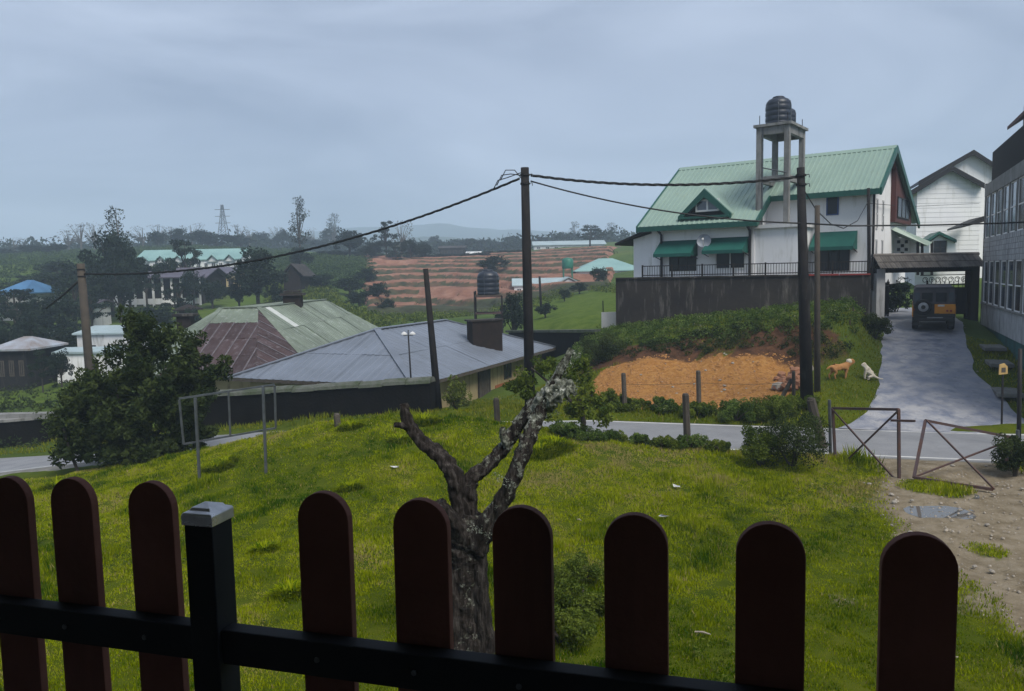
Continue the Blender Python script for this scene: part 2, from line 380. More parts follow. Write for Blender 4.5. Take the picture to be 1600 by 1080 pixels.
def ground(x, y):
    x = np.asarray(x, float); y = np.asarray(y, float); sh = x.shape; x = x.ravel(); y = y.ravel()
    z = np.empty(len(x))
    for i in range(0, len(x), 20000):
        q = warp(x[i:i + 20000], y[i:i + 20000])
        z[i:i + 20000] = _phi(((q[:, None] - _W[None]) ** 2).sum(-1)) @ _sol[:-1] + _sol[-1]
    rr = np.sqrt(x * x + y * y)
    z += .075 * wob(x, y, .9, 3) * np.clip(rr / 14, .5, 1) + .12 * wob(x, y, .23, 4) * sstep(30, 60, rr) + .6 * wob(x, y, .05, 5) * sstep(70, 140, rr) + .06 * wob(x, y, 2.4, 8) * (1 - sstep(30, 50, rr))
    # driveway
    l = np.interp(y, DL[:, 1], DL[:, 0]); r = np.interp(y, DR[:, 1], DR[:, 0])
    e = np.maximum(l - x, x - r); wd = (1 - sstep(.1, 1.6, e)) * sstep(22, 23, y) * (1 - sstep(45, 48, y))
    z = z * (1 - wd) + (drive_z(y) - .03) * wd
    d = np.abs(y - road_c(x)) / 1.044; wr = 1 - sstep(1.85, 2.75, d)
    z = z * (1 - wr) + (road_z(x) - .02) * wr
    for c_, r in PUDP:
        wp_ = 1 - sstep(r * .8, r * 1.7, np.hypot(x - c_.x, (y - c_.y) * 1.5)); z = z * (1 - wp_) + .0 * wp_
    return z.reshape(sh)
def gz(x, y): return float(ground(np.array([x]), np.array([y]))[0])
def gp(px, py, Y):
    """a spot on the ground at depth Y in the direction of a pixel column"""
    p = at(px, py, Y); return Vector((p.x, p.y, gz(p.x, p.y)))

def axis(lo, hi, step, far, g):
    a = list(np.arange(lo, hi, step)); s = step
    while a[-1] < far: s *= g; a.append(a[-1] + s)
    return a
gx = axis(0, 26, .34, 2600, 1.055); gx = np.array([-v for v in gx[::-1]][:-1] + gx)
gy = np.array([-2600, -1200, -600, -300, -150, -80, -40, -25, -15, -8, -4, -2] + axis(0, 46, .34, 2600, 1.04))
GX, GY = np.meshgrid(gx, gy); GZ = ground(GX, GY)
def pip(x, y, poly):
    c = np.zeros(x.shape, bool); n = len(poly)
    for i in range(n):
        (x1, y1), (x2, y2) = poly[i], poly[(i + 1) % n]
        k = ((y1 > y) != (y2 > y)) & (x < (x2 - x1) * (y - y1) / (y2 - y1 + 1e-9) + x1); c ^= k
    return c
def plined(x, y, P):
    d = np.full(x.shape, 1e9)
    for (x1, y1), (x2, y2) in zip(P[:-1], P[1:]):
        t = np.clip(((x - x1) * (x2 - x1) + (y - y1) * (y2 - y1)) / ((x2 - x1) ** 2 + (y2 - y1) ** 2), 0, 1)
        d = np.minimum(d, np.hypot(x - x1 - t * (x2 - x1), y - y1 - t * (y2 - y1)))
    return d
def mud_mask(x, y):
    d = plined(x, y, [(10.3, 20.5), (10.4, 17.5), (9.5, 15.2), (8.7, 12.7), (8.5, 10.3), (9, 6)]) + .45 * wob(x, y, 1.1, 21)
    m = 1 - sstep(1.1, 2.3, d)
    m = np.maximum(m, .75 * (1 - sstep(1.5, 3.6, d)) * sstep(-.1, .9, wob(x, y, 2.0, 26)))
    m = np.maximum(m, (1 - sstep(.05, .45, np.hypot(x - 4.85, (y - 11.0) * .8) + .22 * wob(x, y, 3, 22))) * .8)
    for (ix, iy, ir) in ((9.35, 16.7, .75), (6.7, 14.3, .45), (10.6, 13.2, .6), (8.2, 13.0, .4)):
        m = m * sstep(ir * .6, ir * 1.25, np.hypot(x - ix, y - iy) + .12 * wob(x, y, 3, 23))
    return m * (y < 21.5)
def field_mask(x, y):
    y_ = np.maximum(y, 1); px = x / y_ * 1200 + 800; f = ((px > -160) & (px < 150) & (y > 46) & (y < 63)) | ((px > 170) & (px < 460) & (y > 84) & (y < 97)) | ((px > 835) & (px < 985) & (y > 50) & (y < 88))
    return f.astype(float)
SOIL = [(4.3, 35), (8.1, 33.4), (11.4, 30.8), (10.3, 27.4), (7.8, 25.9), (3.2, 26.6), (2.6, 30)]
def soil_mask(x, y): return pip(x + .35 * wob(x, y, 1.2, 31), y + .35 * wob(x, y, 1.1, 32), SOIL).astype(float)
def bank_mask(x, y):
    d = plined(x, y, [(4.0, 36.3), (8.3, 34.2), (11.8, 31.4), (12.3, 30)]); return (1 - sstep(.6, 1.3, d)) * (.55 + .45 * (wob(x, y, 1.3, 33) > -.2))
ids = np.arange(GX.size).reshape(GX.shape)
Fq = np.stack([ids[:-1, :-1], ids[:-1, 1:], ids[1:, 1:], ids[1:, :-1]], -1).reshape(-1, 4)
x_, y_ = GX.ravel(), GY.ravel()
m = bpy.data.materials.new('ground'); m.use_nodes = True; t = m.node_tree; L = t.links.new; MAT['ground'] = m
b = t.nodes['Principled BSDF']; b.inputs['Roughness'].default_value = .95; b.inputs['Specular IOR Level'].default_value = .03
g = t.nodes.new('ShaderNodeNewGeometry')
def noise(s, det=6, r=.6):
    n = t.nodes.new('ShaderNodeTexNoise'); n.inputs['Scale'].default_value = s; n.inputs['Detail'].default_value = det; n.inputs['Roughness'].default_value = r
    L(g.outputs['Position'], n.inputs['Vector']); return n.outputs['Fac']
def ramp(f, *st):
    c = t.nodes.new('ShaderNodeValToRGB'); e = c.color_ramp.elements
    while len(e) < len(st): e.new(.5)
    for k, (p, col) in zip(e, st): k.position = p; k.color = (*col, 1)
    L(f, c.inputs['Fac']); return c.outputs['Color']
def mixc(f, a, c):
    n = t.nodes.new('ShaderNodeMixRGB'); L(f, n.inputs['Fac']); L(a, n.inputs['Color1']); L(c, n.inputs['Color2']); return n.outputs['Color']
def attr(n, sharp=True, ns=6.):
    a = t.nodes.new('ShaderNodeAttribute'); a.attribute_name = n
    if not sharp: return a.outputs['Fac']
    ad = t.nodes.new('ShaderNodeMath'); ad.operation = 'MULTIPLY_ADD'; L(noise(ns, 5), ad.inputs[0]); ad.inputs[1].default_value = .7; L(a.outputs['Fac'], ad.inputs[2])
    mr = t.nodes.new('ShaderNodeMapRange'); mr.inputs['From Min'].default_value = .65; mr.inputs['From Max'].default_value = 1.0; L(ad.outputs[0], mr.inputs['Value']); return mr.outputs['Result']
lawn = mixc(noise(4., 8, .75), ramp(noise(.55, 6), (.3, (.034, .056, .004)), (.55, (.08, .095, .006)), (.75, (.115, .10, .016))), ramp(noise(2.2, 6), (.35, (.032, .054, .004)), (.65, (.07, .092, .008))))
farc = mixc(noise(.5, 8, .7), ramp(noise(.035, 6), (.35, (.035, .055, .022)), (.5, (.07, .115, .018)), (.62, (.10, .13, .03)), (.75, (.10, .075, .04))), ramp(noise(.12, 6), (.4, (.03, .05, .02)), (.6, (.07, .105, .025))))
mud = ramp(noise(2.6, 9, .7), (.3, (.12, .095, .062)), (.5, (.20, .165, .115)), (.7, (.26, .22, .165)))
soil = ramp(noise(5.0, 10, .75), (.3, (.17, .07, .02)), (.5, (.30, .145, .045)), (.68, (.40, .23, .085)))
bank = ramp(noise(3.0, 9, .7), (.35, (.035, .022, .015)), (.6, (.10, .05, .028)))
c = mixc(attr('far', False), lawn, farc)
fld = ramp(noise(1.1, 8, .7), (.35, (.045, .08, .010)), (.6, (.085, .12, .02)))
c = mixc(attr('field', True, .4), c, fld); c = mixc(attr('mud'), c, mud); c = mixc(attr('soil', True, 3.), c, soil); c = mixc(attr('bank', True, 3.), c, bank)
L(c, b.inputs['Base Color'])
bm = t.nodes.new('ShaderNodeBump'); bm.inputs['Strength'].default_value = .8; bm.inputs['Distance'].default_value = .06; L(noise(9., 8, .7), bm.inputs['Height']); L(bm.outputs['Normal'], b.inputs['Normal'])
GZ2 = GZ + .045 * soil_mask(GX, GY) * wob(GX, GY, 9., 41) - .04 * mud_mask(GX, GY) * sstep(2.3, 4, np.abs(GY - road_c(GX)))
for c_, r in PUDP: GZ2 = GZ2 - .05 * (1 - sstep(r * .55, r * 1.1, np.hypot(GX - c_.x, (GY - c_.y) * 1.5) + .12 * wob(GX, GY, 3, 29)))
gr = struct(npmesh('ground', np.stack([x_, y_, GZ2.ravel()], -1), Fq, 'ground', None,
    {'far': sstep(27, 44, np.hypot(x_, y_) + 3 * wob(x_, y_, .3, 9)), 'field': field_mask(x_, y_), 'mud': mud_mask(x_, y_), 'soil': soil_mask(x_, y_), 'bank': bank_mask(x_, y_)}, True))

# ------------------------------------------------------------------ road and driveway
xs = np.arange(-90, 91, 1.0)
def strip(d0, d1, dz, crown=0, nseg=1):
    V = []; tv = np.array([-.3, -1.0]) / 1.044          # towards the near side
    nv = np.array([.3, 1.0]) / 1.044
    for x in xs:
        for k in range(nseg + 1):
            d = d0 + (d1 - d0) * k / nseg
            V.append((x + nv[0] * d, road_c(x) + nv[1] * d, float(road_z(x)) + dz + crown * (1 - (d / 1.75) ** 2)))
    n = nseg + 1
    F = [(i * n + k, (i + 1) * n + k, (i + 1) * n + k + 1, i * n + k + 1) for i in range(len(xs) - 1) for k in range(nseg)]
    return V, F
struct(npmesh('road', *strip(-1.85, 1.85, 0, .03, 8), 'asphalt', None, smooth=True))
for sg in (-1, 1):
    V, F = strip(sg * 1.85, sg * 2.25, 0); V = [(x, y, z - (.12 if k % 2 else 0)) for k, (x, y, z) in enumerate(V)]; struct(npmesh('road_shoulder', V, F, 'slab_stone'))
for nm, d0 in (('edge_line', -1.72), ('edge_line', 1.62)):
    o = npmesh(nm, *strip(d0, d0 + .1, .006), 'road_paint'); struct(o)
ys = np.concatenate([np.arange(21.4, 46, .5)]); V = []; F = []; nc = 12
for y in ys:
    l = np.interp(y, DL[:, 1], DL[:, 0]); r = np.interp(y, DR[:, 1], DR[:, 0])
    l += .12 * float(wob(np.array(0.), np.array(y), 2, 51)); r += .12 * float(wob(np.array(5.), np.array(y), 2, 52))
    for k in range(nc + 1):
        x = l + (r - l) * k / nc; yy = max(y, road_c(x) + 1.75)
        V.append((x, yy, float(drive_z(yy)) - .012 + .02 * (1 - (2 * k / nc - 1) ** 2) + .012 * float(wob(np.array(x), np.array(yy), 2.3, 53))))
n = nc + 1
F = [(i * n + k, i * n + k + 1, (i + 1) * n + k + 1, (i + 1) * n + k) for i in range(len(ys) - 1) for k in range(nc)]
struct(npmesh('driveway', V, F, 'asphalt_drive', None, smooth=True))
# puddles lying in the hollows of the mud
pm = bpy.data.materials.new('puddle_water'); pm.use_nodes = True; pb = pm.node_tree.nodes['Principled BSDF']
pb.inputs['Base Color'].default_value = (.10, .095, .085, 1); pb.inputs['Roughness'].default_value = .04; pb.inputs['Specular IOR Level'].default_value = .9; MAT['puddle_water'] = pm
def puddle(c, rx, ry, seed):
    c = Vector((c.x, c.y, 0)); rr = random.Random(seed); n = 26
    a = [rr.uniform(.75, 1.15) for _ in range(n)]; a = [(a[i - 1] + a[i] * 2 + a[(i + 1) % n]) / 4 for i in range(n)]
    mb = MB(); z = c.z - .052
    mb.add([(c.x + rx * a[i] * math.cos(2 * math.pi * i / n), c.y + ry * a[i] * math.sin(2 * math.pi * i / n), z) for i in range(n)], [tuple(range(n))])
    struct(obj('puddle', mb, 'puddle_water'))
for i, (c_, r) in enumerate(PUDP): puddle(c_, r * 1.15, r * .8, i)

# ------------------------------------------------------------------ terraced soil on the far slope
m = bpy.data.materials.new('terrace_soil'); m.use_nodes = True; t = m.node_tree; L = t.links.new; MAT['terrace_soil'] = m
b = t.nodes['Principled BSDF']; b.inputs['Roughness'].default_value = .95; b.inputs['Specular IOR Level'].default_value = .1
g = t.nodes.new('ShaderNodeNewGeometry')
red = ramp(noise(.5, 8, .7), (.3, (.13, .064, .046)), (.5, (.22, .112, .078)), (.68, (.28, .165, .118)))
weed = ramp(noise(.6, 8, .7), (.35, (.028, .03, .02)), (.6, (.05, .058, .03)))
c = mixc(attr('riser', True, .5), red, weed); c = mixc(attr('green', True, .22), c, weed); L(c, b.inputs['Base Color'])
bm = t.nodes.new('ShaderNodeBump'); bm.inputs['Strength'].default_value = .8; bm.inputs['Distance'].default_value = .2; L(noise(2., 8, .7), bm.inputs['Height']); L(bm.outputs['Normal'], b.inputs['Normal'])
PU = np.linspace(556, 972, 150); PY = np.concatenate([np.linspace(88, 185, 230)])
TU, TY = np.meshgrid(PU, PY); TX = (TU - 800) / 1200 * TY
tz = ground(TX, TY) + .12; H = .95
q = (tz + .35 * wob(TX, TY, .07, 61) + .1 * wob(TX, TY, .5, 62)) / H; fr = q - np.floor(q); st = np.floor(q) + sstep(.0, .28, fr)
tz2 = tz + (st - q) * H + .15 + .06 * wob(TX, TY, 1.6, 63)
riser = ((fr < .20) & (wob(TX, TY, .12, 64) > -.5)).astype(float) * .6
edge = np.minimum(np.minimum((TU - 556) / 34, (972 - TU) / 30), np.minimum((TY - 88) / 5, (185 - TY) / 6)); edge = sstep(0, 1, edge)
edge = sstep(.15, .75, edge + .35 * wob(TX, TY, .2, 69)); tz2 = tz2 * edge + (tz - .9) * (1 - edge)
green = np.clip(-.3 + .5 * wob(TX, TY, .09, 65) + .9 * sstep(770, 800, TU) * sstep(130, 95, TY) + .6 * sstep(150, 175, TY) + .8 * sstep(800, 860, TU) * (wob(TX, TY, .06, 66) > .1), 0, 1) * .6
green = np.maximum(green, (1 - sstep(92, 104, TY + 5 * wob(TX, TY, .1, 67))) * .8)
ids = np.arange(TX.size).reshape(TX.shape); Fq = np.stack([ids[:-1, :-1], ids[:-1, 1:], ids[1:, 1:], ids[1:, :-1]], -1).reshape(-1, 4)
struct(npmesh('terraced_field', np.stack([TX.ravel(), TY.ravel(), tz2.ravel()], -1), Fq, 'terrace_soil', None, {'riser': riser.ravel(), 'green': green.ravel()}))

# ------------------------------------------------------------------ far hills
def hill(Y, prof, seed):
    us = np.linspace(-400, 2000, 240); V = []; F = []; rows = 8
    top = np.interp(us, [p[0] for p in prof], [p[1] for p in prof]) + 3.0 * wob(us, us * 0, .02, seed) + 1.2 * wob(us, us * 0, .11, seed + 1)
    for i, u in enumerate(us):
        p = at(u, top[i], Y); base = gz(p.x, Y) - 12
        for k in range(rows + 1):
            a = k / rows; V.append((p.x, Y - (1 - a) * Y * .22 + (Y * .02 * math.sin(i * .5 + k)), base + (p.z - base) * (math.sin(a * math.pi / 2) ** 1.2)))
    for i, u in enumerate(us):
        p = V[(i) * (rows + 1) + rows]
    n = rows + 1
    F = [(i * n + k, (i + 1) * n + k, (i + 1) * n + k + 1, i * n + k + 1) for i in range(len(us) - 1) for k in range(rows)]
    k0 = len(V)
    for i in range(len(us)):
        x, y, z = V[i * n + rows]; V.append((x, y + Y * .2, z - 60))
    F += [(i * n + rows, (i + 1) * n + rows, k0 + i + 1, k0 + i) for i in range(len(us) - 1)]
    struct(npmesh('hills', V, F, 'hill_far', None, smooth=True))
hill(900, [(-400, 398), (300, 388), (520, 380), (640, 372), (760, 374), (860, 380), (1000, 382), (2000, 385)], 71)
hill(1500, [(-400, 392), (300, 380), (520, 360), (700, 352), (820, 362), (960, 368), (1100, 356), (2000, 360)], 75)

# ------------------------------------------------------------------ foliage builders
def leafcloud(C, rad, per, size, seed=1, flat=1., up=0.):
    """C (n,3) clump centres, rad (n,) or (n,3): per leaves each as small bent diamonds -> V, F, tone"""
    r = np.random.default_rng(seed); C = np.asarray(C, float); n = len(C)
    rad = np.asarray(rad, float); rad = np.broadcast_to(rad[:, None] if rad.ndim == 1 else rad, (n, 3))
    d = r.normal(size=(n * per, 3)); d /= np.linalg.norm(d, axis=1, keepdims=True); d *= r.uniform(.25, 1, (n * per, 1)) ** .5
    P = np.repeat(C, per, 0) + d * np.repeat(rad, per, 0) * np.array([1, 1, flat])
    a = r.normal(size=(n * per, 3)); a[:, 2] += up; a /= np.linalg.norm(a, axis=1, keepdims=True)
    b = np.cross(a, r.normal(size=(n * per, 3))); b /= np.linalg.norm(b, axis=1, keepdims=True) + 1e-9
    s = size * r.uniform(.6, 1.35, (n * per, 1))
    V = np.stack([P - a * s, P + b * s * .45, P + a * s, P - b * s * .45], 1).reshape(-1, 3)
    F = np.arange(n * per * 4).reshape(-1, 4)
    tone = np.repeat(np.clip(np.repeat(r.uniform(.1, .75, n), per) + r.uniform(-.2, .2, n * per), 0, .9), 4)
    return V, F, tone
def crown(name, C, rad, per, size, mt, parent, seed=1, flat=1., up=0.):
    V, F, tn = leafcloud(C, rad, per, size, seed, flat, up)
    return npmesh(name, V, F, mt, parent, {'tone': tn})
def blob_pts(n, rx, ry, rz, zc, seed, shell=.45):
    r = np.random.default_rng(seed); d = r.normal(size=(n, 3)); d /= np.linalg.norm(d, axis=1, keepdims=True)
    d *= r.uniform(shell, 1, (n, 1)); return d * np.array([rx, ry, rz]) + np.array([0, 0, zc])
def limbs(mb, pts, base, r0, n=6):
    for p in pts:
        p = Vector(p); b0 = Vector((0, 0, base * random.uniform(.6, 1.0))); mid = b0.lerp(p, .55) + Vector((0, 0, .08 * (p - b0).length))
        mb.tube([b0, mid, p], [r0 * .5, r0 * .33, r0 * .1], n)

# shrubs ------------------------------------------------------------------
def shrub(loc, w_, h_, mt, label, seed, group=None, leaf=.07, per=90, nclump=None, name='shrub', stem=True):
    t_ = thing(name, label, 'shrub', loc, group); loc = Vector(loc)
    n = nclump or int(14 + 10 * w_)
    P = blob_pts(n, w_ / 2, w_ / 2 * .85, h_ * .46, h_ * .5, seed, .35)
    P[:, 2] = np.maximum(P[:, 2], .12); rr = np.random.default_rng(seed).uniform(.14, .28, n) * (w_ * .5 + h_ * .5) * .75
    crown('foliage', P + np.array(loc), rr, per, leaf, mt, t_, seed)
    if stem:
        mb = MB(); random.seed(seed)
        for k in range(5):
            a = random.uniform(0, 6.28); e = Vector((math.cos(a) * w_ * .3, math.sin(a) * w_ * .3, h_ * .6))
            mb.tube([(0, 0, -.1), e * .4, e], [.035, .025, .01], 5)
        mb.v = [v + loc for v in mb.v]; obj('stem', mb, 'bark_dark', t_)
    return t_

# grass blades ------------------------------------------------------------------
def blades(name, X, Y, h, wd, mt, seed, tone0=None, lean=.5, zoff=0.):
    r = np.random.default_rng(seed); n = len(X); Z = ground(X, Y) + zoff - .01
    a = r.uniform(0, 6.28, n); ln = h * r.uniform(.1, lean, n); a2 = r.uniform(0, 6.28, n)
    base = np.stack([X, Y, Z], -1); wv = np.stack([np.cos(a), np.sin(a), 0 * a], -1) * (wd * r.uniform(.6, 1.3, n))[:, None]
    tip = base + np.stack([np.cos(a2) * ln, np.sin(a2) * ln, h * r.uniform(.6, 1.15, n)], -1)
    V = np.stack([base - wv, base + wv, tip], 1).reshape(-1, 3); F = np.arange(n * 3).reshape(-1, 3)
    tn = np.clip((tone0 if tone0 is not None else .45) + r.uniform(-.22, .22, n), 0, 1); tn[r.random(n) < .035] = 1.
    return stuff(npmesh(name, V, F, mt, None, {'tone': np.repeat(tn, 3)}))
X, Y, Hh, Wd, Tn = [], [], [], [], []
for y0, y1, dens, wdt in ((4.5, 8, 420, .009), (8, 11, 2600, .010), (11, 15, 1700, .013), (15, 19, 1150, .017), (19, 24.5, 800, .021)):
    ym = y1 * .72 + 2; A = 2 * ym * (y1 - y0); n = int(A * dens)
    x = rng.uniform(-ym, ym, n); y = rng.uniform(y0, y1, n)
    keep = (rng.random(n) > mud_mask(x, y) * 1.25) & (y < road_c(x) - 2.0); x, y = x[keep], y[keep]; n = len(x)
    tuft = sstep(.25, .9, wob(x, y, 1.5, 81)) ; low = wob(x, y, .45, 82)
    fr = sstep(3.4, 1.9, np.abs(y - road_c(x)))                            # longer by the road
    X.append(x); Y.append(y); tf2 = sstep(.45, .95, wob(x, y, .8, 87)) * sstep(-.2, .5, wob(x, y, 2.9, 88)); Hh.append(.04 + .055 * tuft + .03 * np.clip(low, 0, 1) + .12 * fr + .14 * tf2 + .02 * rng.random(n)); Wd.append(np.full(n, wdt))
    Tn.append(.44 + .42 * wob(x, y, .55, 83) + .14 * sstep(-4, 8, x) - .24 * tuft - .28 * tf2 + .17 * wob(x, y, 2.2, 84) + .20 * wob(x, y, 5.0, 86) + .12 * wob(x, y, 10, 89)); Hh[-1] = Hh[-1] * (1 + .5 * wob(x, y, 6, 90)).clip(.3, 2)
X, Y, Hh, Wd, Tn = [np.concatenate(v) for v in (X, Y, Hh, Wd, Tn)]
tag(blades('lawn_grass', X, Y, Hh, Wd, 'leaf_grass', 85, Tn), 'short bright green grass covering the lawn inside the picket fence', 'grass')
# verge beyond the road, by the driveway and on the bank
def verge(name, label, n, x0, x1, y0, y1, cond, h, wd, mt, seed):
    x = rng.uniform(x0, x1, n); y = rng.uniform(y0, y1, n)
    l = np.interp(y, DL[:, 1], DL[:, 0]); r_ = np.interp(y, DR[:, 1], DR[:, 0])
    k = (np.abs(y - road_c(x)) > 1.95) & ((x < l + .1 * wob(x, y, 3, 2)) | (x > r_ + .05)) & cond(x, y); x, y = x[k], y[k]
    o = blades(name, x, y, h * (.5 + .8 * sstep(-.4, .9, wob(x, y, 1.6, seed + 1))), np.full(len(x), wd), mt, seed, .5 + .25 * wob(x, y, .9, seed + 2))
    tag(o, label, 'grass')
verge('verge_grass', 'yellow green grass verge along the far side of the road and the driveway', 60000, -2, 20, 22, 38,
      lambda x, y: (soil_mask(x, y) < .5) & (bank_mask(x, y) < .6), .16, .02, 'leaf_verge', 91)
verge('roadside_weeds', 'rough grass in front of the dark walls across the road', 22000, -30, 3, 23, 36, lambda x, y: (y > road_c(x)) & (y < road_c(x) + 6), .22, .025, 'leaf_verge', 94)

# ------------------------------------------------------------------ balcony and picket fence
ZT = CZ - .45
pr = atz(1438, 836, ZT); pl = atz(109, 748, ZT)
fd = (pr - pl); fd.z = 0; fd.normalize(); fn = Vector((fd.y, -fd.x, 0))          # fn points to the camera side
if fn.dot(Vector((0, -1, 0))) < 0: fn = -fn
def fence_at(px, py): return onplane(px, py, pr, fn)
FLOOR = ZT - 1.08
pf = thing('picket_fence', 'reddish brown picket fence with rounded tops on black rails and post', 'fence', (pl + (pr - pl) * .5) * Vector((1, 1, 0)) if False else Vector(((pl.x + pr.x) / 2, (pl.y + pr.y) / 2, FLOOR)))
PW = .118
tops = [(-215, 738), (-98, 742), (6, 746), (109, 748), (233, 754), (501, 770), (652, 781), (815, 793), (995, 805), (1205, 819), (1438, 836), (1705, 855)]
def picket(c, zt, seed):
    rr = random.Random(seed); mb = MB(); n = 14; hw = PW / 2; pts = []
    zb = FLOOR + .07; zs = zt - hw * 1.02; th = fn * -.021; off = fn * .0
    prof = [(-hw, zb), (hw, zb), (hw, zs)] + [(hw * math.cos(math.pi * k / n), zs + hw * 1.02 * math.sin(math.pi * k / n)) for k in range(1, n)] + [(-hw, zs)]
    tl = rr.uniform(-.006, .006)
    P = [Vector((c.x, c.y, 0)) + fd * (u + (z - zb) * tl) + Vector((0, 0, z)) + off for u, z in prof]
    mb.prism(P, th); return mb
for i, (px, py) in enumerate(tops):
    c = fence_at(px, py); obj('picket', picket(c, c.z, i), 'picket', pf, bevel=.002)
fe0, fe1 = fence_at(-215, 738), fence_at(1705, 855)
for k in range(1, 9):
    for c, sg in ((fe0, -1), (fe1, 1)):
        c2 = c + fd * (sg * k * .222); obj('picket', picket(c2, c.z, 40 + k * 2 + sg), 'picket', pf, bevel=.002)
def rail(zc, h, name='rail'):
    a = fe0 - fd * 1.9; p0 = fence_at(333, 780); e = fe1 + fd * 1.9
    for q0, q1 in ((a, p0 - fd * .0345), (p0 + fd * .0345, e)):
        mb = MB(); v0 = Vector((q0.x, q0.y, zc)); v1 = Vector((q1.x, q1.y, zc))
        mb.obox(v0 + fn * .003 - Vector((0, 0, h / 2)), v1 - v0, fn * .04, Vector((0, 0, h))); obj(name, mb, 'rail_steel', pf, bevel=.003)
_x = 0
zr = (fence_at(20, 926).z + fence_at(950, 1046).z) / 2
rail(zr - .038, .076); rail(FLOOR + .2, .076)
for px, py in tops:
    c = fence_at(px, py)
    obj('screw', MB().lathe([(.006, 0), (.006, .003), (.002, .004)], Vector((c.x, c.y, zr - .038)) + fn * .043, 8, fn), 'galvanised', pf)
pc = fence_at(333, 780); zpt = fence_at(335, 797).z
mb = MB(); pcen = Vector((pc.x, pc.y, 0)) + fn * .02
ps = .069
mb.obox(pcen - fd * ps / 2 - fn * ps / 2 + Vector((0, 0, FLOOR)), fd * ps, fn * ps, Vector((0, 0, zpt - FLOOR)))
post = obj('post', mb, 'rail_steel', pf, bevel=.003)
def sq(c, s, z): return [c - fd * s - fn * s + Vector((0, 0, z)), c + fd * s - fn * s + Vector((0, 0, z)), c + fd * s + fn * s + Vector((0, 0, z)), c - fd * s + fn * s + Vector((0, 0, z))]
mb = MB(); rings = [sq(pcen, (.038), zpt - .018), sq(pcen, (.038), zpt + .004), sq(pcen, .0355, zpt + .008), sq(pcen, .026, zpt + .012), sq(pcen, .023, zpt + .017), sq(pcen, .003, zpt + .024)]
vs = [v for r_ in rings for v in r_]; fs = [(3, 2, 1, 0), (20, 21, 22, 23)]
for i in range(5):
    for k in range(4): fs.append((i * 4 + k, i * 4 + (k + 1) % 4, i * 4 + 4 + (k + 1) % 4, i * 4 + 4 + k))
mb.add(vs, fs); obj('cap', mb, 'cap_steel', post, bevel=.0015)
# balcony under the fence; unseen back wall and ceiling added to shade the pickets
bal = thing('balcony', 'balcony the picket fence stands on, with added unseen ceiling and back wall shading it', 'balcony', (0, 0, 0))
q0 = Vector((pl.x, pl.y, 0)) - fd * 5; q1 = Vector((pr.x, pr.y, 0)) + fd * 5
def bslab(z0, z1, out): 
    a, b_ = q0 - fn * out, q1 - fn * out
    return MB().prism([a + Vector((0, 0, z0)), b_ + Vector((0, 0, z0)), b_ + fn * (2.7 + out) + Vector((0, 0, z0)), a + fn * (2.7 + out) + Vector((0, 0, z0))], (0, 0, z1 - z0))
obj('floor_slab', bslab(FLOOR - .2, FLOOR, .08), 'balcony_tile', bal); obj('shade_ceiling', bslab(6.25, 6.4, .25), 'balcony_paint', bal)
mb = MB(); mb.obox(q0 + fn * 2.7 + Vector((0, 0, -.3)), q1 - q0, fn * .25, Vector((0, 0, 7.0))); obj('wall', mb, 'balcony_paint', bal)  # back wall out of view, added to darken the camera side of the fence
mb = MB(); mb.obox(q0 + fn * .25 + Vector((0, 0, -.3)), q1 - q0, fn * 2.4, Vector((0, 0, FLOOR + .08))); obj('wall', mb, 'balcony_paint', bal)
for k in (.02, .98):
    c = q0.lerp(q1, k) + fn * .3; obj('column', MB().box((c.x, c.y, (FLOOR + 6.25) / 2), (.2, .2, 6.25 - FLOOR)), 'balcony_paint', bal)

# ------------------------------------------------------------------ dead tree on the lawn
m = bpy.data.materials.new('dead_bark'); m.use_nodes = True; t = m.node_tree; L = t.links.new; MAT['dead_bark'] = m
b = t.nodes['Principled BSDF']; b.inputs['Roughness'].default_value = .95; b.inputs['Specular IOR Level'].default_value = .12
g = t.nodes.new('ShaderNodeNewGeometry')
mpn = t.nodes.new('ShaderNodeMapping'); mpn.inputs['Scale'].default_value = (9, 9, 1.6); L(g.outputs['Position'], mpn.inputs['Vector'])
nb = t.nodes.new('ShaderNodeTexNoise'); nb.inputs['Scale'].default_value = 2.2; nb.inputs['Detail'].default_value = 9; nb.inputs['Roughness'].default_value = .7; L(mpn.outputs['Vector'], nb.inputs['Vector'])
bk = ramp(nb.outputs['Fac'], (.32, (.006, .005, .0045)), (.5, (.022, .018, .016)), (.68, (.085, .076, .07)))
lich = ramp(noise(14, 9, .72), (.3, (.02, .02, .015)), (.5, (.14, .15, .12)), (.66, (.52, .53, .48)))
at_ = t.nodes.new('ShaderNodeAttribute'); at_.attribute_name = 'lichen'
ad = t.nodes.new('ShaderNodeMath'); ad.operation = 'ADD'; L(noise(9, 9, .75), ad.inputs[0]); L(at_.outputs['Fac'], ad.inputs[1])
mr = t.nodes.new('ShaderNodeMapRange'); mr.inputs['From Min'].default_value = .56; mr.inputs['From Max'].default_value = .62; L(ad.outputs[0], mr.inputs['Value'])
L(mixc(mr.outputs['Result'], bk, lich), b.inputs['Base Color'])
bm = t.nodes.new('ShaderNodeBump'); bm.inputs['Strength'].default_value = 1; bm.inputs['Distance'].default_value = .035; L(nb.outputs['Fac'], bm.inputs['Height']); L(bm.outputs['Normal'], b.inputs['Normal'])
TB = atz(738, 1016, 0.0); TY0 = TB.y
def tp(px, py, dy=0.): return at(px, py, TY0 + dy)
pxr = TY0 / 1200
dt = thing('dead_tree', 'dead forked tree with cut limbs and grey lichen standing on the lawn', 'tree', (TB.x, TB.y, gz(TB.x, TB.y)))
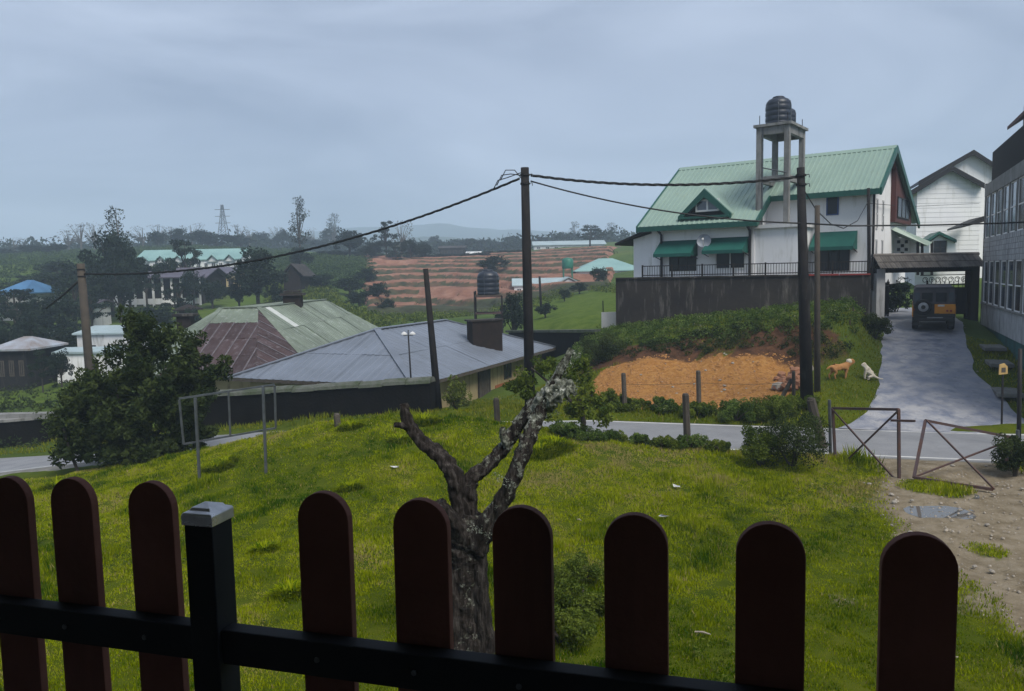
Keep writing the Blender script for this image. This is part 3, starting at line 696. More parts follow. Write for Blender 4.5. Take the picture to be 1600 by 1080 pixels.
def limb_obj(name, pts, rad, seed, lich0, n=30, rough=.10, lich1=None):
    """densely ringed tapered limb with a knobbly, fluted surface"""
    P = [Vector(p) for p in pts]; ts = np.linspace(0, len(P) - 1, 26 * (len(P) - 1) + 1); rr = np.random.default_rng(seed)
    ph = rr.uniform(0, 6.28, 6); V = []; La = []
    def cat(a, b_, c, d, u): return .5 * ((2 * b_) + (-a + c) * u + (2 * a - 5 * b_ + 4 * c - d) * u * u + (-a + 3 * b_ - 3 * c + d) * u ** 3)
    pos, rd = [], []
    for tt in ts:
        i = min(int(tt), len(P) - 2); u = tt - i; a, b_, c, d = (P[max(i - 1, 0)], P[i], P[i + 1], P[min(i + 2, len(P) - 1)])
        pos.append(cat(a, b_, c, d, u)); rd.append(rad[i] * (1 - u) + rad[i + 1] * u)
    ref = Vector((.2, -.95, .1))
    for k, p in enumerate(pos):
        tg = (pos[min(k + 1, len(pos) - 1)] - pos[max(k - 1, 0)]).normalized(); x = tg.cross(ref).normalized(); y = tg.cross(x)
        for j in range(n):
            a = 2 * math.pi * j / n; s = k * .06
            f = 1 + rough * (.9 * math.sin(3 * a + ph[0] + .25 * math.sin(s + ph[1])) + .5 * math.sin(7 * a + ph[2] + .3 * s) + .5 * math.sin(2.1 * s * 3 + 2 * a + ph[3]) + .35 * math.sin(s * 9 + 4 * a + ph[4]) - .9 * abs(math.sin(5.5 * a + ph[5] + .9 * math.sin(s * 2.3 + ph[1]) + .4 * math.sin(s * 11))) ** 3 + .55 * abs(math.sin(s * 5 + 3 * math.sin(a + ph[2])))) + rr.uniform(-.045, .045)
            V.append(p + (x * math.cos(a) + y * math.sin(a)) * rd[k] * f); q = k / len(pos); La.append(lich0 + ((lich1 if lich1 is not None else lich0) - lich0) * q)
    F = [(i * n + j, (i + 1) * n + j, (i + 1) * n + (j + 1) % n, i * n + (j + 1) % n) for i in range(len(pos) - 1) for j in range(n)]
    c0 = len(V); e = pos[-1] - (pos[-1] - pos[-2]).normalized() * rd[-1] * .3; V.append(e); La.append(-.2)
    c1 = len(V); V.append(pos[0]); La.append(0)
    k0 = (len(pos) - 1) * n
    F3 = [(k0 + j, k0 + (j + 1) % n, c0, c0) for j in range(n)]
    me = bpy.data.meshes.new(name); o3 = ORG[dt.name]
    me.from_pydata([v - o3 for v in V], [], F + [(a, b_, c) for a, b_, c, _ in F3]); 
    at2 = me.attributes.new('lichen', 'FLOAT', 'POINT'); at2.data.foreach_set('value', La)
    me.polygons.foreach_set('use_smooth', [True] * len(me.polygons)); me.materials.append(MAT['dead_bark'])
    o = bpy.data.objects.new(name, me); COL.objects.link(o); o.parent = dt; ORG[o.name] = o3; return o
k = pxr
limb_obj('trunk', [tp(735, 1040), tp(734, 985), tp(726, 925), tp(725, 870), tp(731, 834), tp(734, 800)], [42 * k, 29 * k, 26 * k, 30 * k, 33 * k, 18 * k], 1, .0, 48, .085)
limb_obj('limb', [tp(731, 838), tp(716, 786, -.03), tp(709, 745, -.05), tp(688, 714, 0), tp(658, 690, .1), tp(637, 660, .12), tp(630, 631, .12)], [17 * k, 13 * k, 14 * k, 12 * k, 10 * k, 9 * k, 6 * k], 2, -.12, rough=.14)
limb_obj('limb', [tp(640, 668, .1), tp(628, 665, .05), tp(616, 664, .0)], [8 * k, 5 * k, 4 * k], 3, -.1, 10)
limb_obj('limb', [tp(730, 850, -.1), tp(712, 822, -.22), tp(694, 798, -.3), tp(685, 784, -.32)], [18 * k, 14 * k, 11 * k, 9 * k], 4, -.12)
limb_obj('limb', [tp(733, 834, .1), tp(731, 790, .12), tp(735, 752, .15), tp(761, 729, .2), tp(788, 700, .22), tp(812, 664, .2), tp(838, 632, .15), tp(860, 612, .12)], [18 * k, 17 * k, 13 * k, 10 * k, 10 * k, 10 * k, 11 * k, 7 * k], 5, -.08, lich1=.1, rough=.15)
limb_obj('limb', [tp(742, 855, -.12), tp(764, 814, -.2), tp(792, 768, -.28), tp(813, 718, -.3), tp(829, 676, -.25), tp(848, 634, -.2), tp(869, 590, -.2), tp(893, 545, -.2)], [20 * k, 15 * k, 11.5 * k, 11 * k, 11 * k, 9 * k, 7 * k, 4 * k], 6, -.02, lich1=.1, rough=.15)
limb_obj('limb', [tp(838, 645, -.12), tp(860, 620, -.2), tp(882, 607, -.24), tp(898, 604, -.25)], [10 * k, 15 * k, 13 * k, 6 * k], 7, .24, rough=.26)
limb_obj('limb', [tp(794, 698, .2), tp(786, 682, .12), tp(785, 668, .1)], [10 * k, 6 * k, 4 * k], 8, .1, 10)
limb_obj('root_flare', [tp(772, 1030, -.1), tp(758, 985, -.12), tp(752, 920, -.14), tp(750, 870, -.12), tp(748, 840, -.05)], [20 * k, 15 * k, 12 * k, 12 * k, 8 * k], 21, -.06, 20, .12)
limb_obj('root_flare', [tp(690, 1030, -.1), tp(706, 990, -.14), tp(708, 930, -.16), tp(704, 875, -.1), tp(712, 840, -.05)], [18 * k, 13 * k, 11 * k, 12 * k, 8 * k], 22, -.16, 20, .12)
C = [tp(px, py, dy) for px, py, dy in ((850, 620, -.2), (866, 606, -.25), (884, 602, -.2), (838, 648, -.2), (826, 664, -.1), (895, 612, -.2), (860, 634, -.1), (872, 580, -.2), (888, 553, -.2), (792, 752, -.35), (770, 795, -.3), (745, 830, -.38), (842, 652, .15), (815, 668, .2))]
C2 = []; 
for c in C:
    for q in range(3): C2.append(np.array(c) + rng.normal(size=3) * .05)
crown('lichen', C2, np.full(len(C2), .07), 26, .016, 'leaf_lichen', dt, 5)

# ------------------------------------------------------------------ shrubs, the dark bush, and weeds
def ground_pt(px, Y): return gp(px, 600, Y)
bp = ground_pt(195, 25.0)
bb = thing('large_bush', 'large dark leafy bush beside the road below the lawn', 'bush', bp)
lobes = [(180, 610, 25, 75), (250, 590, 25.2, 80), (225, 545, 25.2, 55), (150, 650, 25, 65), (300, 610, 25.4, 55), (230, 660, 24.6, 80), (290, 660, 25, 55), (120, 660, 25, 45), (270, 540, 25.4, 45), (185, 690, 24.5, 55), (318, 575, 25.5, 35), (215, 510, 25.4, 28), (110, 695, 24.8, 32), (160, 705, 24.6, 40), (250, 705, 24.5, 42), (305, 690, 24.9, 36), (200, 640, 24.3, 70), (270, 620, 24.5, 60), (130, 620, 25.2, 45)]
P = []; rr = []; rg = np.random.default_rng(3)
for px, py, Y_, rpx in lobes:
    c = np.array(at(px, py, Y_)); rad = rpx * Y_ / 1200; n = int(10 + rad * 12)
    d = rg.normal(size=(n, 3)); d /= np.linalg.norm(d, axis=1, keepdims=True); P += list(c + d * rg.uniform(.35, 1.0, (n, 1)) * rad * np.array([1, .9, .95])); rr += list(rg.uniform(.16, .36, n))
P = np.array(P); P[:, 2] = np.maximum(P[:, 2], ground(P[:, 0], P[:, 1]) + .1)
crown('foliage', P, np.array(rr), 105, .08, 'leaf_bush', bb, 6)
mb = MB()
for px, py in ((180, 600), (250, 590), (150, 650), (290, 640), (225, 550), (110, 690)):
    e = at(px, py, 25.2); mb.tube([bp + Vector((random.uniform(-.4, .4), 0, -.1)), bp.lerp(e, .5) + Vector((0, 0, .15)), e], [.09, .06, .02], 7)
obj('trunk', mb, 'bark_dark', bb)
st_ = ground_pt(113, 24.6); sap = thing('sapling', 'small leaning sapling in front of the dark boundary wall', 'tree', st_)
obj('trunk', MB().tube([st_, at(110, 708, 24.6), at(102, 680, 24.6), at(95, 655, 24.7)], [.05, .045, .035, .015], 7), 'bark_dark', sap)
crown('crown', np.array([at(100, 650, 24.6), at(85, 665, 24.6), at(112, 640, 24.8), at(125, 665, 24.7), at(75, 645, 24.6), at(105, 680, 24.5)]), np.full(6, .42), 80, .06, 'leaf_bush', sap, 8)

# small tree by the road, behind the dead one
tb = ground_pt(905, 21.6); rt = thing('roadside_tree', 'small dark green tree at the road edge behind the dead tree', 'tree', tb)
obj('trunk', MB().tube([tb + Vector((0, 0, -.1)), at(912, 660, 21.6), at(905, 625, 21.6), at(880, 590, 21.6)], [.10, .08, .07, .03], 8).tube([at(908, 640, 21.6), at(860, 600, 21.4), at(830, 575, 21.3)], [.06, .045, .02], 7).tube([at(908, 645, 21.6), at(930, 610, 21.8)], [.05, .02], 6), 'bark_dark', rt)
P = []; rg = np.random.default_rng(5)
for px, py, rpx, n in ((820, 590, 26, 10), (845, 570, 22, 9), (830, 615, 26, 9), (885, 590, 32, 12), (915, 600, 30, 12), (925, 635, 30, 12), (895, 640, 32, 12), (860, 640, 24, 8), (945, 650, 22, 8), (805, 605, 16, 5), (905, 568, 16, 5)):
    c = np.array(at(px, py, 21.5)); d = rg.normal(size=(n, 3)); d /= np.linalg.norm(d, axis=1, keepdims=True); P += list(c + d * rg.uniform(.2, 1, (n, 1)) * rpx * 21.5 / 1200)
crown('crown', np.array(P), rg.uniform(.1, .22, len(P)), 60, .055, 'leaf_shrub', rt, 9)

SH = [(1240, 18.6, 2.0, 1.3, 'leaf_bush', 'big rounded dark shrub beside the left gate post', 'a'), (1190, 18.7, 1.2, .95, 'leaf_shrub', 'lighter green shrub leaning on the big rounded shrub by the gate', 'b'),
      (1592, 17.6, 1.1, 1.05, 'leaf_bush', 'dense shrub growing against the sagging gate leaf', 'c'),
      (712, 29.2, .0, 0, None, None, None),
      (1150, 24.4, 1.9, .75, 'leaf_shrub', None, 'v'), (1215, 24.3, 1.7, .85, 'leaf_bush', None, 'v'), (1090, 25.2, 1.5, .6, 'leaf_shrub', None, 'v'), (1035, 25.6, 1.3, .55, 'leaf_shrub', None, 'v'), (985, 26.4, 1.4, .6, 'leaf_bush', None, 'v'), (950, 26.6, 1.2, .75, 'leaf_bush', None, 'v'), (1262, 24.4, .9, .6, 'leaf_shrub', None, 'v'),
      (1000, 20.6, .9, .4, 'leaf_shrub', None, 'n'), (1040, 20.4, .9, .5, 'leaf_shrub', None, 'n'), (1080, 20.4, 1.1, .5, 'leaf_shrub', None, 'n'), (1125, 20.0, 1.0, .45, 'leaf_shrub', None, 'n'), (960, 21.2, 1.0, .5, 'leaf_shrub', None, 'n'), (920, 20.9, 1.3, .55, 'leaf_shrub', None, 'n'), (880, 20.6, 1.1, .5, 'leaf_shrub', None, 'n'),
      (620, 20.0, .6, .3, 'leaf_shrub', None, 'l'), (540, 17.0, .7, .34, 'leaf_shrub', None, 'l'), (400, 13.4, .6, .26, 'leaf_shrub', None, 'l'), (330, 19.8, .9, .42, 'leaf_shrub', None, 'l'), (345, 20.3, .7, .4, 'leaf_shrub', None, 'l'), (885, 11.6, 1.2, .48, 'leaf_shrub', None, 'l'), (850, 10.8, 1.2, .5, 'leaf_shrub', None, 'l'), (905, 10.6, 1.0, .42, 'leaf_shrub', None, 'l'), (875, 9.8, 1.0, .4, 'leaf_shrub', None, 'l'), (440, 11.4, .8, .24, 'leaf_shrub', None, 'l'), (545, 21.4, .8, .36, 'leaf_shrub', None, 'l'), (660, 21.5, 1.0, .4, 'leaf_shrub', None, 'l'), (840, 19.4, 1.2, .35, 'leaf_shrub', None, 'l'), (865, 19.8, 1.1, .4, 'leaf_shrub', None, 'l'), (20, 20.5, 1.0, .45, 'leaf_shrub', None, 'l'), (75, 21.0, .9, .5, 'leaf_shrub', None, 'l'),
      (940, 36.2, 2.2, 1.4, 'leaf_bush', 'dark bush at the foot of the wall beside the bare soil plot', 'd'), (1365, 33.2, 1.3, 1.1, 'leaf_bush', 'dark bush at the corner of the concrete wall by the gateway', 'e')]
def tuft(loc, w_, h_, label, seed, group):
    """a clump of long weeds: blades arching out of one root"""
    t_ = thing('weed_tuft', label, 'weeds', loc, group); r = np.random.default_rng(seed); n = int(700 * w_ * w_ + 260)
    a = r.uniform(0, 6.28, n); q = np.sqrt(r.random(n)) * w_ / 2; x = loc[0] + np.cos(a) * q; y = loc[1] + np.sin(a) * q * .8; z = ground(x, y) - .02
    h = h_ * .72 * (1 - .65 * (q / (w_ / 2)) ** 2) * r.uniform(.5, 1.15, n); b_ = np.stack([x, y, z], -1); o_ = np.stack([np.cos(a), np.sin(a), 0 * a], -1); sd = np.stack([-np.sin(a), np.cos(a), 0 * a], -1) * .011
    m_ = b_ + o_ * (h * .25)[:, None] + np.stack([0 * a, 0 * a, h * .7], -1) + r.normal(size=(n, 3)) * .02; e_ = m_ + o_ * (h * .45)[:, None] + np.stack([0 * a, 0 * a, h * r.uniform(-.05, .35, n)], -1)
    V = np.stack([b_ - sd, b_ + sd, m_ + sd, m_ - sd, e_], 1).reshape(-1, 3); i5 = np.arange(n) * 5
    F = np.concatenate([np.stack([i5, i5 + 1, i5 + 2, i5 + 3], -1), np.stack([i5 + 3, i5 + 2, i5 + 4, i5 + 4], -1)])
    F = np.concatenate([np.stack([i5, i5 + 1, i5 + 2], -1), np.stack([i5, i5 + 2, i5 + 3], -1), np.stack([i5 + 3, i5 + 2, i5 + 4], -1)])
    npmesh('blades', V, F, 'leaf_grass', t_, {'tone': np.repeat(np.clip(r.uniform(.1, .75, n), 0, .9), 5)}); return t_
for i, (px, Y_, w_, h_, mt, lb, g_) in enumerate(SH):
    if not mt: continue
    p = ground_pt(px, Y_); rv = random.Random(i * 7 + 1)
    if g_ in ('v', 'n'): h_ *= rv.uniform(.55, 1.15); w_ *= rv.uniform(.7, 1.15); mt = rv.choice(('leaf_shrub', 'leaf_shrub', 'leaf_bank'))
    gl = {'v': ('low green shrub between the bare soil plot and the road', 'shrubs between the soil plot and the road'), 'n': ('low weedy shrub along the lawn edge by the road', 'weeds along the lawn edge'), 'l': ('small weedy clump growing on the open lawn', 'weed clumps on the lawn')}.get(g_)
    if g_ == 'l':
        lb2 = 'weed clump at the foot of the dead tree on its right' if 840 <= px <= 905 and Y_ < 12 else 'weed clump in the grass below the small roadside tree' if px in (840, 865) else 'weed clump by the legs of the empty sign frame' if px in (330, 345) else 'weed clump at the road edge in front of the large dark bush' if px < 100 else 'weed clump beside the stub post before the black wall' if px == 545 else 'weed clump in front of the pale yellow green bush' if px == 660 else 'weed clump in the open grass right of the black fence post' if px in (400, 440) else 'lone weed clump on the lawn left of the dead tree limb'
        (shrub(p, w_, h_, 'leaf_shrub', lb2, 100 + i, gl[1], leaf=.024, per=240, name='weed_clump') if 840 <= px <= 905 and Y_ < 12 else tuft(p, w_, h_, lb2, 100 + i, gl[1]))
    else: shrub(p, w_, h_, mt, lb or gl[0], 100 + i, gl[1] if gl else None, leaf=.03 if Y_ < 22 else .036, per=200 if g_ == 'n' else 260, name='shrub')
lime = shrub(ground_pt(712, 29.6), 1.05, 1.35, 'leaf_lime', 'pale yellow green bush at the end of the black wall', 150, leaf=.05, per=110)
# weeds over the bank and on its top
def scatter(name, label, n, cond, x0, x1, y0, y1, rad, per, size, mt, seed, cat='vegetation', dz=.5):
    r = np.random.default_rng(seed); x = r.uniform(x0, x1, n); y = r.uniform(y0, y1, n); k = cond(x, y); x, y = x[k], y[k]
    rd = rad * r.uniform(.5, 1.3, len(x)); C = np.stack([x, y, ground(x, y) + rd * dz], -1)
    V, F, tn = leafcloud(C, rd, per, size, seed, .8); return stuff(npmesh(name, V, F, mt, None, {'tone': tn}), label, cat)
scatter('lawn_weeds', 'patches of broad leaved weeds growing through the lawn', 5200, lambda x, y: (wob(x, y, .7, 181) > .38) & (y < road_c(x) - 2.1) & (mud_mask(x, y) < .2) & (np.abs(x) < y * .72 + 1), -18, 16, 7.5, 24, .09, 26, .02, 'leaf_shrub', 163)
def bk_top(x, y):
    d = (y - np.interp(x, [4, 8.3, 11.8, 15], [36.3, 34.2, 31.4, 29.5])); return (d > .55 + .4 * wob(x, y, 1.2, 7)) & (d < 5.5) & (x < np.interp(y, DL[:, 1], DL[:, 0]) - 1.0)
scatter('bank_weeds', 'tall green weeds covering the bank below the concrete wall', 2600, bk_top, 3, 17, 28, 42, .24, 50, .05, 'leaf_bank', 161)
scatter('bank_scrub', 'dark scrub hanging on the cut face of the bank', 1300, lambda x, y: (plined(x, y, [(4.0, 36.6), (8.3, 34.6), (11.9, 31.8), (12.6, 30)]) < .75) & (wob(x, y, 1.0, 9) > -.55), 3, 14, 28, 39, .24, 55, .05, 'leaf_bush', 162)

def lumps(name, label, n, x0, x1, y0, y1, cond, r0, r1, mt, seed, cat, sink=.3):
    r = np.random.default_rng(seed); x = r.uniform(x0, x1, n); y = r.uniform(y0, y1, n); k = cond(x, y); x, y = x[k], y[k]; n = len(x)
    base = np.array([(1, 0, 0), (-.5, .87, 0), (-.5, -.87, 0), (.5, .5, .6), (-.6, .1, .7), (.2, -.6, .6)]); tri = np.array([(0, 1, 3), (1, 4, 3), (1, 2, 4), (2, 5, 4), (2, 0, 5), (0, 3, 5), (3, 4, 5)])
    rd = r0 + (r1 - r0) * r.random(n) ** 3; a = r.uniform(0, 6.28, n); ca, sa = np.cos(a), np.sin(a)
    B = base[None] * (1 + r.uniform(-.3, .3, (n, 6, 3))) * rd[:, None, None]
    X_ = B[..., 0] * ca[:, None] - B[..., 1] * sa[:, None] + x[:, None]; Y_ = B[..., 0] * sa[:, None] + B[..., 1] * ca[:, None] + y[:, None]; Z_ = B[..., 2] + (ground(x, y) - rd * sink)[:, None]
    V = np.stack([X_, Y_, Z_], -1).reshape(-1, 3); F = (tri[None] + (np.arange(n) * 6)[:, None, None]).reshape(-1, 3)
    return stuff(npmesh(name, V, F, mt), label, cat)
lumps('soil_clods', 'broken clods of orange brown earth covering the bare plot', 12000, 2.4, 12, 25.5, 36, lambda x, y: soil_mask(x, y) > .5, .015, .10, 'soil_clod', 171, 'soil', .35)
lumps('track_gravel', 'fine pale gravel scattered over the muddy track', 5000, 4, 14, 7, 20.5, lambda x, y: np.random.default_rng(1).random(len(x)) < mud_mask(x, y), .008, .04, 'gravel', 172, 'gravel', .6)
lumps('drive_edge_gravel', 'loose gravel along the broken edges of the driveway', 2600, 9, 25, 22, 40, lambda x, y: (np.minimum(np.abs(x - np.interp(y, DL[:, 1], DL[:, 0])), np.abs(x - np.interp(y, DR[:, 1], DR[:, 0]))) < .35 * np.abs(wob(x, y, 1.5, 77))) & (y > road_c(x) + 1.9), .015, .05, 'gravel', 173, 'gravel', .2)

# ------------------------------------------------------------------ roof sheets
def roof_face(parent, poly, eave, sheet_w, rib, rib_h, mt, row=99., name='roof_sheet', thick=.012, pick=None, jitter=.0, seed=0, seam=None):
    """cut a flat roof polygon (3D, convex) into sheets running up the slope; each sheet is its own ribbed piece"""
    rr = random.Random(seed); poly = [Vector(p) for p in poly]
    nrm = Vector((0, 0, 0))
    for i in range(len(poly)): nrm += (poly[i] - poly[0]).cross(poly[(i + 1) % len(poly)] - poly[0])
    nrm.normalize()
    if nrm.z < 0: nrm = -nrm
    u = Vector(eave); u -= nrm * u.dot(nrm); u.normalize(); v = nrm.cross(u)
    if v.z < 0: v = -v
    O = poly[0]; q = [((p - O).dot(u), (p - O).dot(v)) for p in poly]
    u0, u1 = min(a for a, _ in q), max(a for a, _ in q); v0, v1 = min(b_ for _, b_ in q), max(b_ for _, b_ in q)
    def span(x):
        ys = []
        for i in range(len(q)):
            (a, b_), (c, d) = q[i], q[(i + 1) % len(q)]
            if abs(a - c) < 1e-6:
                if abs(a - x) < 1e-4: ys += [b_, d]
            elif min(a, c) - 1e-6 <= x <= max(a, c) + 1e-6: ys.append(b_ + (d - b_) * (x - a) / (c - a))
        return (min(ys), max(ys)) if ys else (0, 0)
    nsh = max(1, round((u1 - u0) / sheet_w)); w_ = (u1 - u0) / nsh; nrow = max(1, round((v1 - v0) / row)) if row < 50 else 1; hrow = (v1 - v0) / nrow
    for i in range(nsh):
        a0, a1 = u0 + i * w_, u0 + (i + 1) * w_
        if seam:
            s0, s1 = span(a0 + 1e-4)
            s1 = min(s1, v0 + (3 * hrow if nrow > 3 else v1 - v0))
            if s1 - s0 > .3: obj('seam_strip', MB().bar(O + u * a0 + v * s0 + nrm * .045, O + u * a0 + v * s1 + nrm * .045, .07, .02, nrm), seam, parent)
        cuts = sorted(set([a0, a1] + [x for x, _ in q if a0 < x < a1]))
        prof = []; nr = max(1, round(w_ / rib)); rw = w_ / nr
        for k in range(nr):
            b0 = a0 + k * rw; prof += [(b0 + rw * .0, 0), (b0 + rw * .36, 0), (b0 + rw * .46, 1), (b0 + rw * .68, 1), (b0 + rw * .78, 0)]
        prof.append((a1, 0)); prof += [(c, 0) for c in cuts if all(abs(c - p[0]) > 1e-4 for p in prof)]; prof.sort()
        for r_ in range(nrow):
            lo = v0 + r_ * hrow - (.08 if r_ else 0); hi = v0 + (r_ + 1) * hrow; V = []; ok = False
            jz = rr.uniform(0, jitter); tl = rr.uniform(-.5, .5) * jitter
            for x, hh in prof:
                s0, s1 = span(min(max(x, u0 + 1e-5), u1 - 1e-5)); b0 = min(max(s0, lo), s1); b1 = max(min(s1, hi), s0); b1 = max(b1, b0)
                if b1 - b0 > .02: ok = True
                for yy in (b0, b1):
                    lift = hh * rib_h + .012 + jz + (.016 if (r_ and yy == b0) else 0) + tl * (x - a0) / w_
                    V.append(O + u * x + v * yy + nrm * lift)
            if not ok: continue
            n = len(prof); F = [(k * 2, k * 2 + 2, k * 2 + 3, k * 2 + 1) for k in range(n - 1)]
            base = len(V); V += [p - nrm * thick for p in V[:]]; F += [(base + k * 2, base + k * 2 + 1, base + k * 2 + 3, base + k * 2 + 2) for k in range(n - 1)]
            F += [(k * 2, base + k * 2, base + k * 2 + 2, k * 2 + 2) for k in range(n - 1)]
            mb = MB(); mb.add(V, F); obj(name, mb, (pick(i, r_) if pick else mt), parent)
    return nrm

def window(parent, O, a, b_, nrm, cols=2, rows=1, frame='white_paint', glass='glass_dark', fw=.06, dep=.05, sill=False):
    """O corner, a width vector, b_ height vector, nrm outward: frame proud of the wall, panes recessed in it"""
    O, a, b_, nrm = Vector(O), Vector(a), Vector(b_), Vector(nrm).normalized(); au, bu = a.normalized(), b_.normalized(); W, Hh_ = a.length, b_.length
    mb = MB()
    for k in range(cols + 1): mb.obox(O + au * (k * (W - fw) / cols) - nrm * .01, au * fw, b_, nrm * dep)
    for k in range(rows + 1): mb.obox(O + bu * (k * (Hh_ - fw) / rows) - nrm * .008, a, bu * fw, nrm * (dep - .006))
    f = obj('window', mb, frame, parent)
    for i in range(cols):
        for j in range(rows):
            p = MB().obox(O + au * (i * (W - fw) / cols + fw * .9) + bu * (j * (Hh_ - fw) / rows + fw * .9) + nrm * .006, au * ((W - fw) / cols - fw * .8), bu * ((Hh_ - fw) / rows - fw * .8), nrm * .012)
            obj('pane', p, glass, f)
    if sill: obj('sill', MB().obox(O - au * .06 - bu * .07 - nrm * .01, a + au * .12, bu * .065, nrm * (dep + .06)), frame, f)
    return f

# ------------------------------------------------------------------ white house with green roof
RL, RR = at(1065, 264, 47.0), at(1400, 229, 40.0)
ZR = (RL.z + RR.z) / 2
he = Vector((RR.x - RL.x, RR.y - RL.y, 0)); SL = he.length; he.normalize(); hn = Vector((he.y, -he.x, 0))
if hn.y > 0: hn = -hn
def Hp(s, d, z): return Vector((RL.x, RL.y, 0)) + he * s + hn * d + Vector((0, 0, z))
def house_s(px, d):
    """s along the house where the plane at offset d is seen in pixel column px"""
    p = onplane(px, 400, Hp(0, d, 0), hn); return (p - Hp(0, d, p.z)).dot(he)
TER = 4.15; SLP = .655
gh = thing('green_roofed_house', 'white two storey house with green ribbed roof, awnings and gable dormer', 'house', Hp(6, 0, TER))
def gpoly(s, dmin, dmax, zb, slope_f=SLP, slope_b=.5, drop=.12):
    return [Hp(s, dmin, zb), Hp(s, dmax, zb), Hp(s, dmax, ZR - drop - slope_f * dmax), Hp(s, 0, ZR - drop), Hp(s, dmin, ZR - drop + slope_b * dmin)]
obj('wall', MB().prism(gpoly(.5, -6.0, 5.05, TER - .2), he * (house_s(1178, 5.05) - .5)), 'white_wall', gh)
sm = house_s(1178, 5.05); s_end = house_s(1361, 3.15)
obj('wall', MB().prism(gpoly(sm + .003, -5.9, 3.15, TER - .2), he * (s_end - sm)), 'white_wall', gh)
# flat roofed porch
sp0, sp1 = sm + .006, house_s(1252, 4.9)
zp = onplane(1215, 350, Hp(0, 5.1, 0), hn).z
obj('porch', MB().obox(Hp(sp0, 3.0, TER - .2), he * (sp1 - sp0), hn * 1.95, Vector((0, 0, zp - TER + .2 - .18))), 'white_wall', gh)
obj('porch_roof', MB().obox(Hp(sp0 - .1, 3.0, zp - .18), he * (sp1 - sp0 + .25), hn * 2.15, Vector((0, 0, .18))), 'white_wall_old', gh)
# side lean-to on the left
zl0 = onplane(1000, 362, Hp(0, 4.6, 0), hn).z; sl0 = house_s(966, 4.6); zl1 = onplane(966, 384, Hp(0, 4.6, 0), hn).z
sw = house_s(990, 4.6)
obj('side_wall', MB().prism([Hp(sw, 4.6, TER - .2), Hp(.6, 4.6, TER - .2), Hp(.6, 4.6, zl0 - .05), Hp(sw, 4.6, zl1 + (zl0 - zl1) * (sw - sl0) / (.0 - sl0) - .08)], -hn * 8), 'white_wall', gh)
obj('side_roof', MB().prism([Hp(sl0, 5.0, zl1), Hp(.3, 5.0, zl0 + .03), Hp(.3, 5.0, zl0 + .15), Hp(sl0, 5.0, zl1 + .12)], -hn * 9), 'dark_metal', gh)
# roof planes
d_l, d_r = 5.65, 3.65
smid = house_s(1183, d_l)
rf = [(Hp(-.05, 0, ZR), Hp(smid, 0, ZR), Hp(smid, d_l, ZR - SLP * d_l), Hp(-.05, d_l, ZR - SLP * d_l)),
      (Hp(smid + .004, 0, ZR), Hp(SL, 0, ZR), Hp(SL, d_r, ZR - SLP * d_r), Hp(smid + .004, d_r, ZR - SLP * d_r)),
      (Hp(-.05, 0, ZR), Hp(SL, 0, ZR), Hp(SL, -7.2, ZR - .5 * 7.2), Hp(-.05, -7.2, ZR - .5 * 7.2))]
for i, p in enumerate(rf): roof_face(gh, p, he, .78, .26, .035, 'roof_green', seed=i)
obj('ridge_cap', MB().prism([Hp(-.1, -.25, ZR - .09), Hp(-.1, 0, ZR + .08), Hp(-.1, .25, ZR - .11), Hp(-.1, .2, ZR - .15), Hp(-.1, 0, ZR - .01), Hp(-.1, -.2, ZR - .13)], he * (SL + .15)), 'roof_green', gh)
def fascia(s0, s1, d, z): obj('fascia', MB().obox(Hp(s0, d, z - .26), he * (s1 - s0), hn * .1, Vector((0, 0, .27))), 'roof_green_trim', gh)
fascia(-.05, smid, d_l + .0, ZR - SLP * d_l); fascia(smid, SL, d_r, ZR - SLP * d_r)
def barge(s, d0, z0, d1, z1, th=.1, w_=.3): obj('barge_board', MB().prism([Hp(s, d0, z0 + .06), Hp(s, d1, z1 + .06), Hp(s, d1, z1 - w_), Hp(s, d0, z0 - w_)], he * th), 'roof_green_trim', gh)
barge(SL, 0, ZR, d_r, ZR - SLP * d_r); barge(SL, 0, ZR, -7.2, ZR - 3.6); barge(-.15, 0, ZR, d_l, ZR - SLP * d_l); barge(smid - .1, d_r, ZR - SLP * d_r, d_l, ZR - SLP * d_l)
# soffits
obj('soffit', MB().prism([Hp(.4, 5.0, ZR - SLP * 5 - .28), Hp(.4, d_l, ZR - SLP * d_l - .24), Hp(.4, d_l, ZR - SLP * d_l - .1), Hp(.4, 5.0, ZR - SLP * 5 - .1)], he * (smid - .5)), 'white_wall_old', gh)
# right gable: white front part with slit windows, red timber behind
obj('gable_boards', MB().prism([Hp(s_end + .01, -5.85, ZR - 3.75), Hp(s_end + .01, -1.2, ZR - 3.75), Hp(s_end + .01, -1.2, ZR - 1.0), Hp(s_end + .01, -.2, ZR - .35), Hp(s_end + .01, -5.85, ZR - 3.1)], he * .25), 'dark_red_timber', gh)
window(gh, Hp(s_end + .27, -1.6, ZR - 3.5), -hn * 3.4, Vector((0, 0, 1.1)), he, 3, 1, 'dark_metal', 'glass_dark')
for dd in (2.3, .9):
    for zz in (TER + .6, TER + 2.6):
        for zz2 in (zz, ): window(gh, Hp(s_end + .004, dd, zz2), -hn * .35, Vector((0, 0, 1.5)), he, 1, 2, 'white_wall_old', 'glass_sky')
obj('corner_pipe', MB().tube([Hp(s_end + .1, 3.25, TER - .4), Hp(s_end + .1, 3.25, ZR - SLP * 3.65)], .06, 8), 'dark_metal', gh)
